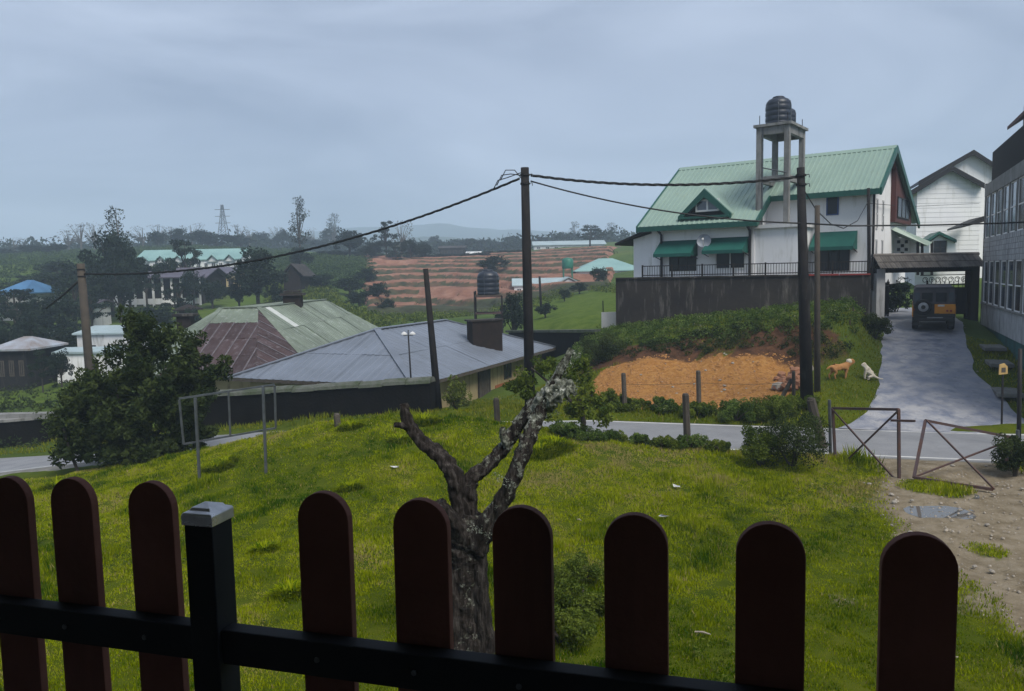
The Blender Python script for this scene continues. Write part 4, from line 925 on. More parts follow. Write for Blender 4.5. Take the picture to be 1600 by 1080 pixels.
# front windows and awnings
def face_rect(x0, y0, x1, y1, d):
    a = onplane(x0, y1, Hp(0, d, 0), hn); b_ = onplane(x1, y0, Hp(0, d, 0), hn); s0 = (a - Hp(0, d, a.z)).dot(he); s1 = (b_ - Hp(0, d, b_.z)).dot(he); return s0, s1, a.z, b_.z
def hwin(x0, y0, x1, y1, d, cols, glass='glass_dark', frame='white_paint'):
    s0, s1, z0, z1 = face_rect(x0, y0, x1, y1, d); return window(gh, Hp(s0, d, z0), he * (s1 - s0), Vector((0, 0, z1 - z0)), hn, cols, 1, frame, glass)
hwin(1046, 392, 1088, 424, 5.05, 3, frame='dark_metal'); hwin(1118, 388, 1165, 421, 5.05, 2); hwin(1291, 304, 1311, 337, 3.15, 1, frame='blue_paint'); 
hwin(1278, 386, 1328, 424, 3.15, 3, frame='dark_metal')
def awning(x0, y0, x1, y1, d, out=.9):
    s0, s1, zb, zt = face_rect(x0, y0, x1, y1, d); 
    zt += .05; zb -= .02
    mb = MB(); A, B = Hp(s0, d, zt), Hp(s1, d, zt); C, D = Hp(s1, d + out, zb + .18), Hp(s0, d + out, zb + .18); dn = Vector((0, 0, -.02))
    mb.add([A, B, C, D, A + dn, B + dn, C + dn, D + dn], [(0, 3, 2, 1), (4, 5, 6, 7), (0, 1, 5, 4), (1, 2, 6, 5), (2, 3, 7, 6), (3, 0, 4, 7)])
    aw = obj('awning', mb, 'awning_green', gh)
    obj('valance', MB().obox(D + dn * 9, C - D, hn * .015, Vector((0, 0, .17))), 'awning_green', aw)
    for P0, P1 in ((A, D), (B, C)):
        obj('cheek', MB().add([P0, P1, P1 + dn * 8, Vector((P0.x, P0.y, P1.z - .16))], [(0, 1, 2, 3)]), 'awning_green', aw)
        obj('bracket', MB().bar(Vector((P0.x, P0.y, P1.z - .3)) + hn * .02, P1 - Vector((0, 0, .1)), .035), 'dark_metal', aw)
awning(1032, 376, 1090, 402, 5.05); awning(1107, 371, 1170, 397, 5.05); awning(1272, 362, 1340, 392, 3.15)
for px, d in ((1034, 5.12), (1172, 5.12)):
    s = house_s(px, d); obj('downpipe', MB().tube([Hp(s, d + .05, TER - .2), Hp(s, d + .05, ZR - SLP * d_l - .45), Hp(s, d + .5, ZR - SLP * d_l - .2)], .07, 8), 'dark_metal', gh)
# dormer
_pn = (hn * SLP + Vector((0, 0, 1))).normalized(); _h = onplane(1104, 339, Hp(0, 0, ZR), _pn); DD = (_h - Hp(0, 0, _h.z)).dot(hn)
ds0, ds1, dz0, dz1 = face_rect(1063, 294, 1146, 341, DD); dsm = (ds0 + ds1) / 2; dzt = dz1
def roofz(d): return ZR - SLP * d
dd0 = DD; dback = (ZR - dzt) / SLP
dorm = obj('dormer', MB().add([Hp(ds0 + .25, dd0, dz0 + .05), Hp(ds1 - .25, dd0, dz0 + .05), Hp(dsm, dd0, dzt - .15), Hp(dsm, dback, dzt - .15), Hp(ds0 + .25, (ZR - dz0) / SLP - .1, dz0 + .05), Hp(ds1 - .25, (ZR - dz0) / SLP - .1, dz0 + .05)],
     [(0, 1, 2), (0, 2, 3, 4), (1, 5, 3, 2)]), 'pole_dark', gh)
for sgn, se in ((-1, ds0), (1, ds1)):
    dn_ = (ZR - dz0) / SLP
    a, b_, c, d = Hp(dsm, dd0 + .22, dzt), Hp(se, dd0 + .22, dz0), Hp(se, min(dn_, dd0) - .1, dz0), Hp(dsm, dback, dzt)
    up = Vector((0, 0, .1)); o = obj('dormer_roof', MB().add([a, b_, c, d, a + up, b_ + up, c + up, d + up], [(0, 1, 2, 3), (7, 6, 5, 4), (0, 4, 5, 1), (1, 5, 6, 2), (2, 6, 7, 3), (3, 7, 4, 0)]), 'roof_green', dorm)
    obj('dormer_board', MB().prism([a + hn * .01 + up * .6, b_ + hn * .01 + up * .6, b_ + hn * .01 - up * 2.2, a + hn * .01 - up * 3.8], hn * .09), 'roof_green_trim', dorm)
obj('dormer_sill', MB().obox(Hp(ds0 + .1, dd0 - .1, dz0 - .1), he * (ds1 - ds0 - .2), hn * .5, Vector((0, 0, .12))), 'roof_green_trim', dorm)
a0, a1, z0, z1 = face_rect(1088, 310, 1125, 332, dd0 + .01); window(dorm.parent, Hp(a0, dd0 + .09, z0), he * (a1 - a0), Vector((0, 0, z1 - z0)), hn, 2, 1, 'white_paint', 'glass_sky', .09)
# entrance canopy and wall with cut-outs at the gable side
obj('entrance_canopy', MB().prism([at(1391, 358, 41.5), at(1400, 355, 41.5), at(1457, 379, 40.5), at(1450, 384, 40.5)], Vector((.8, 2.2, 0))), 'roof_green', gh)
ec = [at(1394, 372, 42.4), at(1434, 372, 42.4), at(1434, 402, 42.4), at(1394, 402, 42.4)]
obj('screen_wall', MB().prism(ec, (.1, .25, 0)), 'white_wall', gh)
for i in range(3):
    for j in range(4):
        if (i + j) % 2 == 0:
            c = at(1404 + i * 6, 378 + j * 6, 42.37); obj('screen_opening', MB().box(c, (.17, .02, .17)), 'glass_dark', gh)
for px in (1434, 1441, 1456): obj('canopy_post', MB().bar(at(px, 378, 41.2), at(px, 430, 41.2), .1), 'dark_metal', gh)
# satellite dish
dc = onplane(1100, 377, Hp(0, 5.55, 0), hn); dish = thing('satellite_dish', 'grey round satellite dish on the white house between two awnings', 'satellite dish', dc - Vector((0, 0, .4)))
ax = (Vector((0, 0, CZ)) - dc).normalized() + Vector((-.2, 0, .35)); ax.normalize()
obj('reflector', MB().lathe([(.02, -.02), (.2, .01), (.33, .07), (.37, .1), (.37, .11), (.33, .08), (.2, .025), (.02, .0)], dc - ax * .05, 20, ax), 'dish_grey', dish, True)
obj('feed_arm', MB().tube([dc - Vector((0, 0, .33)), dc + ax * .38], .02, 6).box(dc + ax * .4, (.09, .09, .09)), 'white_paint', dish)
obj('mast', MB().tube([dc - ax * .06, dc - hn * .35 - Vector((0, 0, .35)), dc - hn * .5 - Vector((0, 0, .35))], .025, 6), 'dark_metal', dish)

# ------------------------------------------------------------------ terrace, retaining wall, railing
wl0 = at(962, 437, 40.6); wl1 = at(1361, 428, 36.0); wl0.z = wl1.z = 0; whe = (wl1 - wl0).normalized(); whn = Vector((whe.y, -whe.x, 0)); WLL = (wl1 - wl0).length
wt = (onplane(1000, 437, wl0, whn).z + onplane(1300, 429, wl0, whn).z) / 2
def Wp(s, d, z): return wl0 + whe * s + whn * d + Vector((0, 0, z))
def wall_s(px): p = onplane(px, 430, wl0, whn); return (p - Wp(0, 0, p.z)).dot(whe)
tr = struct(obj('house_terrace', MB().prism([wl0 - whn * .1 + Vector((0, 0, 1)), wl1 - whn * .1 + Vector((0, 0, 1)), wl1 - whn * 13 + Vector((0, 0, 1)), wl0 - whn * 13 + Vector((0, 0, 1))], (0, 0, TER - 1)), 'concrete'))
rw = thing('retaining_wall', 'tall dark stained concrete wall below the green roofed house', 'wall', wl0 + Vector((0, 0, 1)))
obj('front_face', MB().obox(wl0 + Vector((0, 0, .3)), wl1 - wl0, -whn * .35, Vector((0, 0, wt - .3))), 'concrete_dark', rw)
obj('return_face', MB().obox(wl1 - whn * .35 + Vector((0, 0, .3)), whe * -.35, -whn * 5, Vector((0, 0, wt - .34))), 'concrete_dark', rw)
obj('return_face', MB().obox(wl0 - whn * .35 + Vector((0, 0, .3)), whe * .35, -whn * 12, Vector((0, 0, wt - .34))), 'concrete_dark', rw)
nb_ = 9
for i in range(nb_):
    t0 = wl0.lerp(wl1, i / nb_); t1 = wl0.lerp(wl1, (i + 1) / nb_ - .002); obj('coping', MB().obox(t0 + whn * .06 + Vector((0, 0, wt)), t1 - t0, -whn * .46, Vector((0, 0, .07 + .01 * (i % 2)))), 'red_trim' if i >= 6.9 else 'concrete_dark', rw)
rs0 = wall_s(1003); rs1 = wall_s(1356)
rg_ = thing('balustrade', 'low black metal railing on top of the concrete wall', 'railing', Wp((rs0 + rs1) / 2, -.15, wt + .07))
rh = onplane(1150, 413, wl0, whn).z - (wt + .07)
for zz in (.09, rh): obj('rail', MB().bar(Wp(rs0, -.15, wt + .07 + zz), Wp(rs1, -.15, wt + .07 + zz), .045), 'black_metal', rg_)
nbar = 84
for i in range(nbar + 1):
    s = rs0 + (rs1 - rs0) * i / nbar
    if i % 12 == 0: obj('post', MB().box(Wp(s, -.15, wt + .06 + rh * .55), (.08, .08, rh * 1.15), math.atan2(whe.y, whe.x)), 'black_metal', rg_)
    else: obj('baluster', MB().tube([Wp(s, -.15, wt + .1), Wp(s, -.15, wt + .07 + rh)], .013, 5), 'black_metal', rg_)

# ------------------------------------------------------------------ water tower
ZP = onplane(1218, 200, Hp(0, 4, 0), hn).z
tw = thing('water_tower', 'concrete water tower frame with four columns beside the green roof', 'tower', Hp(7, 3.8, zp))
ts1 = house_s(1228, 4.7); ts0 = house_s(1185, 4.7); td1, td0 = 4.7, 2.25
cols = [(ts0, td1), (ts1, td1), (ts1, td0), (ts0, td0)]; yaw = math.atan2(he.y, he.x)
for s, d in cols: obj('column', MB().box(Hp(s, d, (zp - .3 + ZP) / 2), (.26, .26, ZP - zp + .3), yaw), 'concrete', tw, bevel=.01)
def ring(zc, h, w_=.22):
    for (s, d), (s2, d2) in zip(cols, cols[1:] + cols[:1]):
        a, b_ = Hp(s, d, zc), Hp(s2, d2, zc); u = (b_ - a).normalized() * .132; obj('beam', MB().bar(a + u, b_ - u, w_, h), 'concrete', tw)
zring = onplane(1205, 280, Hp(0, td1, 0), hn).z
ring(zring, .3); ring(ZP - .2, .38)
obj('platform', MB().obox(Hp(ts0 - .25, td0 - .22, ZP), he * (ts1 - ts0 + .5), hn * (td1 - td0 + .44), Vector((0, 0, .13))), 'concrete', tw)
for s, d in cols: obj('starter_bar', MB().tube([Hp(s, d, ZP + .1), Hp(s, d, ZP + .6)], .02, 5), 'dark_metal', tw)
obj('pipe', MB().tube([Hp(ts0 + .2, td1 + .1, zp), Hp(ts0 + .2, td1 + .1, ZP)], .035, 6).tube([Hp(ts0 + .2, td1 + .1, ZP - 2.0), Hp(ts1, td1 + .18, ZP - 2.35)], .03, 6), 'galvanised', tw)
obj('pipe', MB().tube([Hp(ts1 - .5, td0 + .4, zp), Hp(ts1 - .5, td0 + .4, ZP)], .05, 6), 'dark_metal', tw)
TP = [(.60, 0), (.63, .04), (.63, .12), (.60, .16), (.63, .2), (.63, .38), (.60, .42), (.63, .46), (.63, .64), (.60, .68), (.63, .72), (.63, .92), (.60, .96), (.62, 1.0), (.58, 1.14), (.48, 1.26), (.30, 1.33), (.29, 1.38), (.22, 1.42), (.02, 1.43)]
def tank(name, label, c, sc, group=None):
    t_ = thing(name, label, 'water tank', c, group)
    obj('body', MB().lathe([(r_ * sc, z * sc) for r_, z in TP[:-3]], c, 24), 'tank_plastic', t_, True)
    obj('lid', MB().lathe([(r_ * sc * 1.02, z * sc) for r_, z in TP[-4:]], c, 18), 'tank_plastic', t_, True)
    for a in (-1.9, -.7): obj('strap', MB().tube([c + Vector((math.cos(a) * r_ * sc * 1.03, math.sin(a) * r_ * sc * 1.03, z * sc)) for r_, z in ((.63, 0), (.63, .95), (.58, 1.14), (.3, 1.34))], .014, 5), 'galvanised', t_)
    return t_
ft = onplane(1216, 195, Hp(0, 4.0, 0), hn); tank('water_tank', 'large black ribbed water tank on the concrete tower', Vector((ft.x, ft.y, ZP + .13)), 1.0)
bt = at(1228, 190, ft.y + 1.1); tank('water_tank', 'smaller black water tank partly behind the large one on the tower', Vector((bt.x, bt.y, ZP + .13)), .78)

# ------------------------------------------------------------------ glazed building along the driveway (right)
b0 = at(1532, 513, 37.6); b1 = at(1592, 596, 28.0)
bd = Vector((b1.x - b0.x, b1.y - b0.y, 0)).normalized(); bnn = Vector((bd.y, -bd.x, 0))
if bnn.x > 0: bnn = -bnn                                                    # faces the driveway
b0 = Vector((b0.x, b0.y, 0)); LB = 17.0
def Bp(s, d, z): return b0 + bd * s + bnn * d + Vector((0, 0, z))
def bz(px, py, d=0): p = onplane(px, py, b0 + bnn * d, bnn); return p.z, (p - Bp(0, d, p.z)).dot(bd)
ztop = bz(1540, 290)[0]; zband1 = bz(1545, 372)[0]; zband0 = bz(1545, 408)[0]; zsill = bz(1545, 478)[0]; zteal = bz(1560, 520)[0]
gb = thing('glazed_building', 'weathered grey block building with tall windows along the driveway', 'building', Bp(LB / 2, -4, 0))
obj('wall', MB().obox(Bp(0, -.35, -.6), bd * LB, -bnn * 8, Vector((0, 0, ztop + .6))), 'grey_block', gb)
obj('base', MB().obox(Bp(-.02, -.36, -.6), bd * LB, bnn * .30, Vector((0, 0, zteal + .6))), 'teal_paint', gb)
obj('spandrel', MB().obox(Bp(0, -.37, zteal), bd * LB, bnn * .37, Vector((0, 0, zsill - zteal))), 'grey_block', gb)
obj('sill', MB().obox(Bp(-.02, -.3, zsill), bd * LB, bnn * .36, Vector((0, 0, .08))), 'concrete', gb)
bh = .22; kk = 0; zz = zband0
while zz < zband1 - .05:
    s = -(kk % 2) * .2
    while s < LB - .4:
        a0 = max(s, 0); obj('block', MB().obox(Bp(a0 + .012, -.36, zz + .012), bd * (s + .4 - a0 - .02), bnn * (.352 + .006 * random.random()), Vector((0, 0, bh - .018))), 'grey_block', gb); s += .42
    zz += bh; kk += 1
obj('spandrel', MB().obox(Bp(.004, -.37, zband0), bd * (LB - .01), bnn * .34, Vector((0, 0, zz - zband0))), 'concrete', gb); zband1 = zz
obj('head_beam', MB().obox(Bp(0, -.37, ztop - .55), bd * LB, bnn * .40, Vector((0, 0, .55))), 'concrete', gb)
pitch = 1.7
for z0, z1, nm in ((zsill + .08, zband0, 'l'), (zband1, ztop - .55, 'u')):
    s = .0; i = 0
    while s < LB - 1.2:
        obj('mullion', MB().obox(Bp(s, -.32, z0), bd * .2, bnn * .335, Vector((0, 0, z1 - z0))), 'concrete', gb)
        window(gb, Bp(s + .205, -.07, z0), bd * (pitch - .21), Vector((0, 0, z1 - z0)), bnn, 1, 2, 'white_wall', 'glass_sky' if (i * 7 + len(nm)) % 3 else 'glass_dark', .05)
        o = obj('curtain', MB().obox(Bp(s + .28, -.11, z0 + .02), bd * (pitch - .3) * random.choice((.35, .6, .9)), bnn * .02, Vector((0, 0, (z1 - z0) * random.uniform(.5, .95)))), 'curtain', gb)
        s += pitch; i += 1
obj('pipe', MB().tube([Bp(-.25, -.1, .8), Bp(-.25, -.1, ztop + .1)], .09, 8), 'pole_dark', gb)
# roof railing made of dark slats
rl = thing('roof_railing', 'dark slatted railing along the roof of the glazed building', 'railing', Bp(LB / 2, -.3, ztop))
zrl = bz(1542, 248, -.25)[0]; 
for z in (ztop + .12, zrl): obj('rail', MB().bar(Bp(.1, -.25, z), Bp(LB, -.25, z), .06), 'black_metal', rl)
s = .1
while s < LB:
    obj('slat', MB().obox(Bp(s, -.24, ztop), bd * .085, bnn * .02, Vector((0, 0, zrl - ztop))), 'black_metal', rl); s += .13
# set-back upper storey with eave
us0 = bz(1594, 215, -.8)[1] + .55
up_ = thing('upper_storey', 'cream upper storey with brown eave above the glazed building', 'building', Bp(us0 + 3, -3, ztop))
obj('wall', MB().obox(Bp(us0, -.8, ztop + .02), bd * 7, -bnn * 6, Vector((0, 0, 2.9))), 'white_wall_old', up_)
ze = bz(1592, 190, -.4)[0]
obj('roof', MB().prism([Bp(us0 - .5, -.3, ze), Bp(us0 - .5, -3.8, ze + 2.4), Bp(us0 - .5, -7.8, ze), Bp(us0 - .5, -7.8, ze + .15), Bp(us0 - .5, -3.8, ze + 2.6), Bp(us0 - .5, -.3, ze + .15)], bd * 8), 'dark_red_timber', up_)
obj('gable_wall', MB().prism([Bp(us0 + .02, -.8, ztop + 2.9), Bp(us0 + .02, -6.8, ztop + 2.9), Bp(us0 + .02, -3.8, ze + 2.35)], bd * 6.9), 'white_wall_old', up_)

# ------------------------------------------------------------------ white gabled hall behind
hY = 60.0
hall = thing('gabled_hall', 'white boarded hall with two stepped gables behind the gateway', 'building', gp(1485, 400, hY) )
def hallp(px, py, dY=0): return at(px, py, hY + dY)
zb = gz(0 + hallp(1485, 400).x, hY) - .5
F1 = [(1427, 300), (1487, 264), (1535, 290)]; F2 = [(1440, 285), (1521, 239), (1600, 290)]
def gable(pts, dY, depth, y_b):
    p = [hallp(x, y, dY) for x, y in pts]; a = Vector((p[0].x + .3, p[0].y, zb)); c = Vector((p[2].x - .1, p[2].y, zb))
    return [a, c, Vector((p[2].x - .1, p[2].y, p[2].z - .05)), p[1] - Vector((0, 0, .15)), Vector((p[0].x + .3, p[0].y, p[0].z - .05))], Vector((depth * .35, depth, 0))
q, ex = gable(F1, 0, 8, 0); obj('wall', MB().prism(q, ex), 'white_wall', hall)
# horizontal boards on the front gable
za, zt_ = q[0].z, q[3].z; z = zt_ - .3; nlo = q[4]; nro = q[2]
while z > za + .2:
    t0 = min(1, max(0, (q[3].z - z) / max(q[3].z - nlo.z, .1))); t1 = min(1, max(0, (q[3].z - z) / max(q[3].z - nro.z, .1)))
    xl = q[3].x + (nlo.x - q[3].x) * t0; xr = q[3].x + (nro.x - q[3].x) * t1
    obj('board', MB().obox((xl, q[0].y - .03, z - .33), (xr - xl, 0, 0), (0, .04, -.012), (0, .012, .34)), 'white_wall', hall); z -= .36
q2, ex2 = gable(F2, 3.5, 9, 0); obj('wall', MB().prism(q2, ex2), 'white_wall', hall)
for pts, dY, dp in ((F1, -.5, 8.6), (F2, 3.0, 9.6)):
    p = [hallp(x, y, dY) for x, y in pts]; p[0] -= (p[1] - p[0]) * .06; p[2] += (p[2] - p[1]) * .06
    for i, j in ((0, 1), (1, 2)):
        a, b_ = p[i], p[j]; u = Vector((0, 0, .22)); o_ = Vector((dp * .35, dp, 0)); rfp = obj('roof', MB().prism([a, b_, b_ + u, a + u], o_), 'roof_purple', hall)
        obj('barge_board', MB().prism([a - u * .7, b_ - u * .7, b_ + u * 1.1, a + u * 1.1], (0, -.08, 0)), 'dark_metal', rfp)
# porch hood, window and side roof seen over the gateway
pa, pb_, pcc = at(1450, 378, 56), at(1468, 366, 56), at(1495, 379, 56)
for i, (a, b_) in enumerate(((pa, pb_), (pb_, pcc))): obj('porch_hood', MB().prism([a, b_, b_ + Vector((0, 0, .2)), a + Vector((0, 0, .2))], (1.2, 3.5, 0)), 'roof_green_trim', hall)
obj('porch_wall', MB().prism([at(1452, 379, 56.4), at(1468, 368, 56.4), at(1493, 380, 56.4), at(1493, 420, 56.4), at(1452, 420, 56.4)], (1, 3, 0)), 'white_wall', hall)
w0 = at(1459, 398, 56.35); window(hall, w0, Vector((.9, 0, 0)), Vector((0, 0, 1.0)), Vector((0, -1, 0)), 2, 2, 'dark_metal', 'glass_dark', .1)
obj('side_roof', MB().prism([at(1503, 353, 55), at(1540, 337, 55), at(1540, 346, 55), at(1503, 356, 55)], (1.5, 4.5, 0)), 'dark_metal', hall)

# ------------------------------------------------------------------ tiled gateway
GY_ = 42.0
g0, g1 = at(1364, 412, 37.6), at(1527, 405, 38.6); gd = Vector((g1.x - g0.x, g1.y - g0.y, 0)).normalized(); gnn = Vector((gd.y, -gd.x, 0)); LG = (Vector((g1.x, g1.y, 0)) - Vector((g0.x, g0.y, 0))).length
def Gp(s, d, z): return Vector((g0.x, g0.y, 0)) + gd * s + gnn * d + Vector((0, 0, z))
zg = (at(1364, 424, 37.6).z + at(1527, 414, 38.6).z) / 2; zgt = zg + .62
gw = thing('gateway', 'driveway gateway with a narrow tiled roof and iron gates', 'gate', Gp(LG / 2, 0, 2.3))
obj('lintel', MB().obox(Gp(0, -.2, zg - .2), gd * LG, gnn * .4, Vector((0, 0, .25))), 'pole_dark', gw)
for sgn in (1, -1):
    ns = 40
    for i in range(ns):
        a = Gp(i * LG / ns, sgn * .62, zg + .02); b_ = Gp(i * LG / ns, 0, zgt); sl = (b_ - a); nn_ = gd.cross(sl).normalized(); nn_ = nn_ if nn_.z > 0 else -nn_; wv = gd * (LG / ns)
        for k in range(2):
            P = [a + sl * (k * .5 - .03 * k) + nn_ * .03 * k, a + sl * (k * .5 - .03 * k) + wv * .5 + nn_ * (.05 + .03 * k), a + sl * (k * .5 - .03 * k) + wv * .97 + nn_ * .03 * k]
            T = [p + sl * .53 for p in P]; obj('tile', MB().add(P + T + [p - nn_ * .025 for p in P + T], [(0, 1, 4, 3), (1, 2, 5, 4), (7, 6, 9, 10), (8, 7, 10, 11), (0, 6, 7, 1), (1, 7, 8, 2)]), 'old_tile', gw)
obj('ridge_tile', MB().tube([Gp(-.05, 0, zgt + .03), Gp(LG + .05, 0, zgt + .03)], .1, 8), 'old_tile', gw)
for s, wd_, mt in ((.3, .45, 'white_wall_old'), (LG - .25, .45, 'brown_brick')):
    c = Gp(s, 0, 0); obj('pillar', MB().box((c.x, c.y, (1.7 + zg) / 2), (wd_, wd_, zg - 1.7), math.atan2(gd.y, gd.x)), mt, gw)
zgb = 2.35; zl_ = zg - .35
def gate_leaf(s0, s1, d0, d1):
    lf_ = obj('gate_leaf', MB().bar(Gp(s0, d0, zgb + .1), Gp(s1, d1, zgb + .1), .06).bar(Gp(s0, d0, zl_ - .5), Gp(s1, d1, zl_ - .5), .06).bar(Gp(s0, d0, zgb), Gp(s0, d0, zl_), .07).bar(Gp(s1, d1, zgb), Gp(s1, d1, zl_ - .3), .07), 'black_metal', gw)
    n = 9
    for i in range(1, n):
        t_ = i / n; a = Gp(s0 + (s1 - s0) * t_, d0 + (d1 - d0) * t_, zgb + .1); obj('gate_bar', MB().tube([a, Vector((a.x, a.y, zl_ - .2 - .25 * math.sin(t_ * math.pi)))], .018, 5).lathe([(.04, 0), (.01, .12)], Vector((a.x, a.y, zl_ - .2 - .25 * math.sin(t_ * math.pi))), 6), 'black_metal', lf_)
    sh = obj('gate_sheet', MB().prism([Gp(s0 + .02, d0 - .02, zgb + .12), Gp(s1 - .02, d1 - .02, zgb + .12), Gp(s1 - .02, d1 - .02, zl_ - .65), Gp(s0 + .02, d0 - .02, zl_ - .65)], gnn * -.01), 'dark_metal', lf_); return lf_
gate_leaf(.58, 1.9, 0, -1.4); gate_leaf(LG - .5, LG - 1.5, 0, -1.6)
sc_ = Gp(.9, -.15, 0)
for zz in (.55, .8): pass
nt_ = thing('gate_notice', 'small white notice on the left iron gate', 'notice', Gp(.95, -.34, 3.0)); obj('board', MB().obox(Gp(.8, -.25, 3.05), gd * .16 - gnn * .17, gnn * .01, Vector((0, 0, .45))).obox(Gp(1.0, -.47, 3.05), gd * .14 - gnn * .15, gnn * .01, Vector((0, 0, .45))), 'white_paint', nt_)
obj('clip', MB().box(Gp(.98, -.44, 3.53), (.25, .03, .04), -.8), 'dark_metal', nt_)
sc = thing('iron_scrollwork', 'wrought iron scroll panel hung under the gateway roof', 'scrollwork', Gp(LG - 1.8, 0, zg - .9))
for i in range(7):
    c = Gp(LG - 2.9 + i * .36, .0, zg - .6); obj('scroll', MB().tube([c + gd * (math.cos(a) * .16 * (1 - a / 14)) + Vector((0, 0, math.sin(a) * .16 * (1 - a / 14))) for a in np.linspace(0, 8, 16)], .016, 5), 'black_metal', sc)
for z in (zg - .36, zg - .82): obj('rail', MB().bar(Gp(LG - 3.15, 0, z), Gp(LG - .48, 0, z), .04), 'black_metal', sc)
# shed and dark planting in the yard behind the gateway
yd = thing('yard_shed', 'dark open shed with a pale roof edge in the yard behind the gateway', 'shed', Gp(3, -7, 2.4))
obj('wall', MB().obox(Gp(.2, -9, 2.0), gd * 6.5, -gnn * .2, Vector((0, 0, 2.4))), 'pole_dark', yd)
obj('roof', MB().obox(Gp(.0, -9.2, 4.35), gd * 3.2 + Vector((0, 0, .25)), gnn * 2.0, Vector((0, 0, .1))), 'roof_pale', yd)
for s in (.3, 2.2, 4.4, 6.4): obj('post', MB().bar(Gp(s, -7.2, 2.2), Gp(s, -7.2, 4.4), .1), 'dark_metal', yd)
for i, (s, d, w_, h_) in enumerate(((2.2, -4.2, 1.8, 1.9), (LG - 1.1, -4.5, 2.0, 2.0), (1.4, -6, 1.6, 2.3), (LG - 2.2, -6.5, 2.2, 2.0))):
    p = Gp(s, d, 0); shrub(Vector((p.x, p.y, 2.3)), w_, h_, 'leaf_tree', 'dark shrub in the yard behind the gateway', 300 + i, 'shrubs in the gateway yard', leaf=.09, per=60)

# ------------------------------------------------------------------ grey metal roofed house across the road
ZE = .28
c0 = Vector((-4.1, 31.9, ZE)); u_ = Vector((.40, .917, 0)).normalized(); v_ = Vector((-u_.y, u_.x, 0)); LU, LV = 17.2, 10.2; ZA = 2.25
def Q(a, b_, z): return Vector((c0.x, c0.y, 0)) + u_ * a + v_ * b_ + Vector((0, 0, z))
gh2 = thing('grey_roofed_house', 'low cream house with a wide blue grey hipped metal roof', 'house', Q(8, 5, -1.6))
A0, A1, A2, A3 = Q(0, 0, ZE), Q(LU, 0, ZE), Q(LU, LV, ZE), Q(0, LV, ZE); R0, R1 = Q(5.0, LV / 2, ZA), Q(LU - 5.0, LV / 2, ZA)
for k, (p, e) in enumerate((((A0, A1, R1, R0), u_), ((A3, A0, R0), v_), ((A2, A3, R0, R1), u_), ((A1, A2, R1), v_))):
    roof_face(gh2, p, e, .82, .41, .018, 'roof_grey', row=2.3, jitter=.012, seed=20 + k)
for a, b_ in ((R0, R1), (A0, R0), (A3, R0), (A1, R1), (A2, R1)): obj('ridge_cap', MB().bar(a + Vector((0, 0, .05)), b_ + Vector((0, 0, .05)), .34, .05), 'roof_grey', gh2)
obj('wall', MB().obox(Q(.7, .7, -2.2), u_ * (LU - 1.4), v_ * (LV - 1.4), Vector((0, 0, ZE + 2.1))), 'cream_wall', gh2)
for a, b_ in ((A0, A1), (A0, A3)): obj('fascia', MB().bar(a - Vector((0, 0, .07)), b_ - Vector((0, 0, .07)), .04, .14), 'post_wood', gh2)
def onq(px, b_): p = onplane(px, 600, Q(0, b_, 0), v_); return (p - Q(0, b_, p.z)).dot(u_)
sd = onq(748, .68)
dr = obj('door', MB().obox(Q(sd, .66, -1.6), u_ * 1.1, -v_ * .05, Vector((0, 0, 1.75))), 'pole_dark', gh2)
for i in range(5): obj('door_board', MB().obox(Q(sd + .03 + i * .21, .61, -1.58), u_ * .19, -v_ * .02, Vector((0, 0, 1.7))), 'post_wood', dr)
obj('door_frame', MB().obox(Q(sd - .12, .66, -1.6), u_ * .12, -v_ * .09, Vector((0, 0, 1.85))).obox(Q(sd + 1.1, .66, -1.6), u_ * .12, -v_ * .09, Vector((0, 0, 1.85))), 'post_wood', dr)
window(gh2, Q(sd + 3.2, .7, -.9), u_ * 1.0, Vector((0, 0, .9)), -v_, 2, 1, 'post_wood', 'glass_dark')
obj('orange_dado', MB().obox(Q(sd + 2.0, .69, -1.7), u_ * 2.6, -v_ * .03, Vector((0, 0, .65))), 'orange_wall', gh2)
# chimney block
ca, cb, cc_ = at(738, 503, 41.5), at(790, 503, 41.5), 0
ch = obj('chimney', MB().obox(Vector((ca.x, ca.y, -.1)), Vector((1.6, .75, 0)), Vector((-.35, .8, 0)), Vector((0, 0, ca.z + .1))), 'brown_brick', gh2)
obj('chimney_cap', MB().obox(Vector((ca.x - .08, ca.y - .1, ca.z)), Vector((1.78, .84, 0)), Vector((-.4, .92, 0)), Vector((0, 0, .09))), 'concrete_dark', ch)

# ------------------------------------------------------------------ older house with mossy and rusted roof
oh = thing('mossy_roofed_house', 'old house with mossy green roof and a rust brown end slope', 'house', (-15, 48, -1.8))
T1, T2, T3 = at(346, 484, 45.5), at(404, 482, 45.5), at(508, 468, 59); zt_ = 3.2
for p in (T1, T2, T3): p.z = zt_
B2 = at(470, 552, 41.7); B3 = at(592, 512, 61.5); B2.z = B3.z = .75
L1 = Vector((-17.9, 38.3, .15)); L2 = Vector((-12.9, 38.3, .15)); L0 = Vector((-20.6, 41.7, .6)); T4 = Vector((T3.x - 2.0, T3.y, zt_)); L4 = Vector((-19.5, 62, .75))
rr_ = random.Random(4)
def pick2(i, r): return 'roof_translucent' if i in (5,) and r in (1,) else 'roof_moss'
roof_face(oh, (B2, B3, T3, T2), (B3 - B2), .85, .42, .02, 'roof_moss', row=2.2, jitter=.03, seed=31, pick=pick2)
def pick3(i, r): return 'roof_rust' if r < 3 else 'roof_moss'
roof_face(oh, (L1, L2, B2 * 1.0, T2, T1) if False else (L1, L2, T2, T1), Vector((1, 0, 0)), .72, .36, .018, 'roof_rust', row=2.0, jitter=.02, seed=32, pick=pick3, seam='seam_grey')
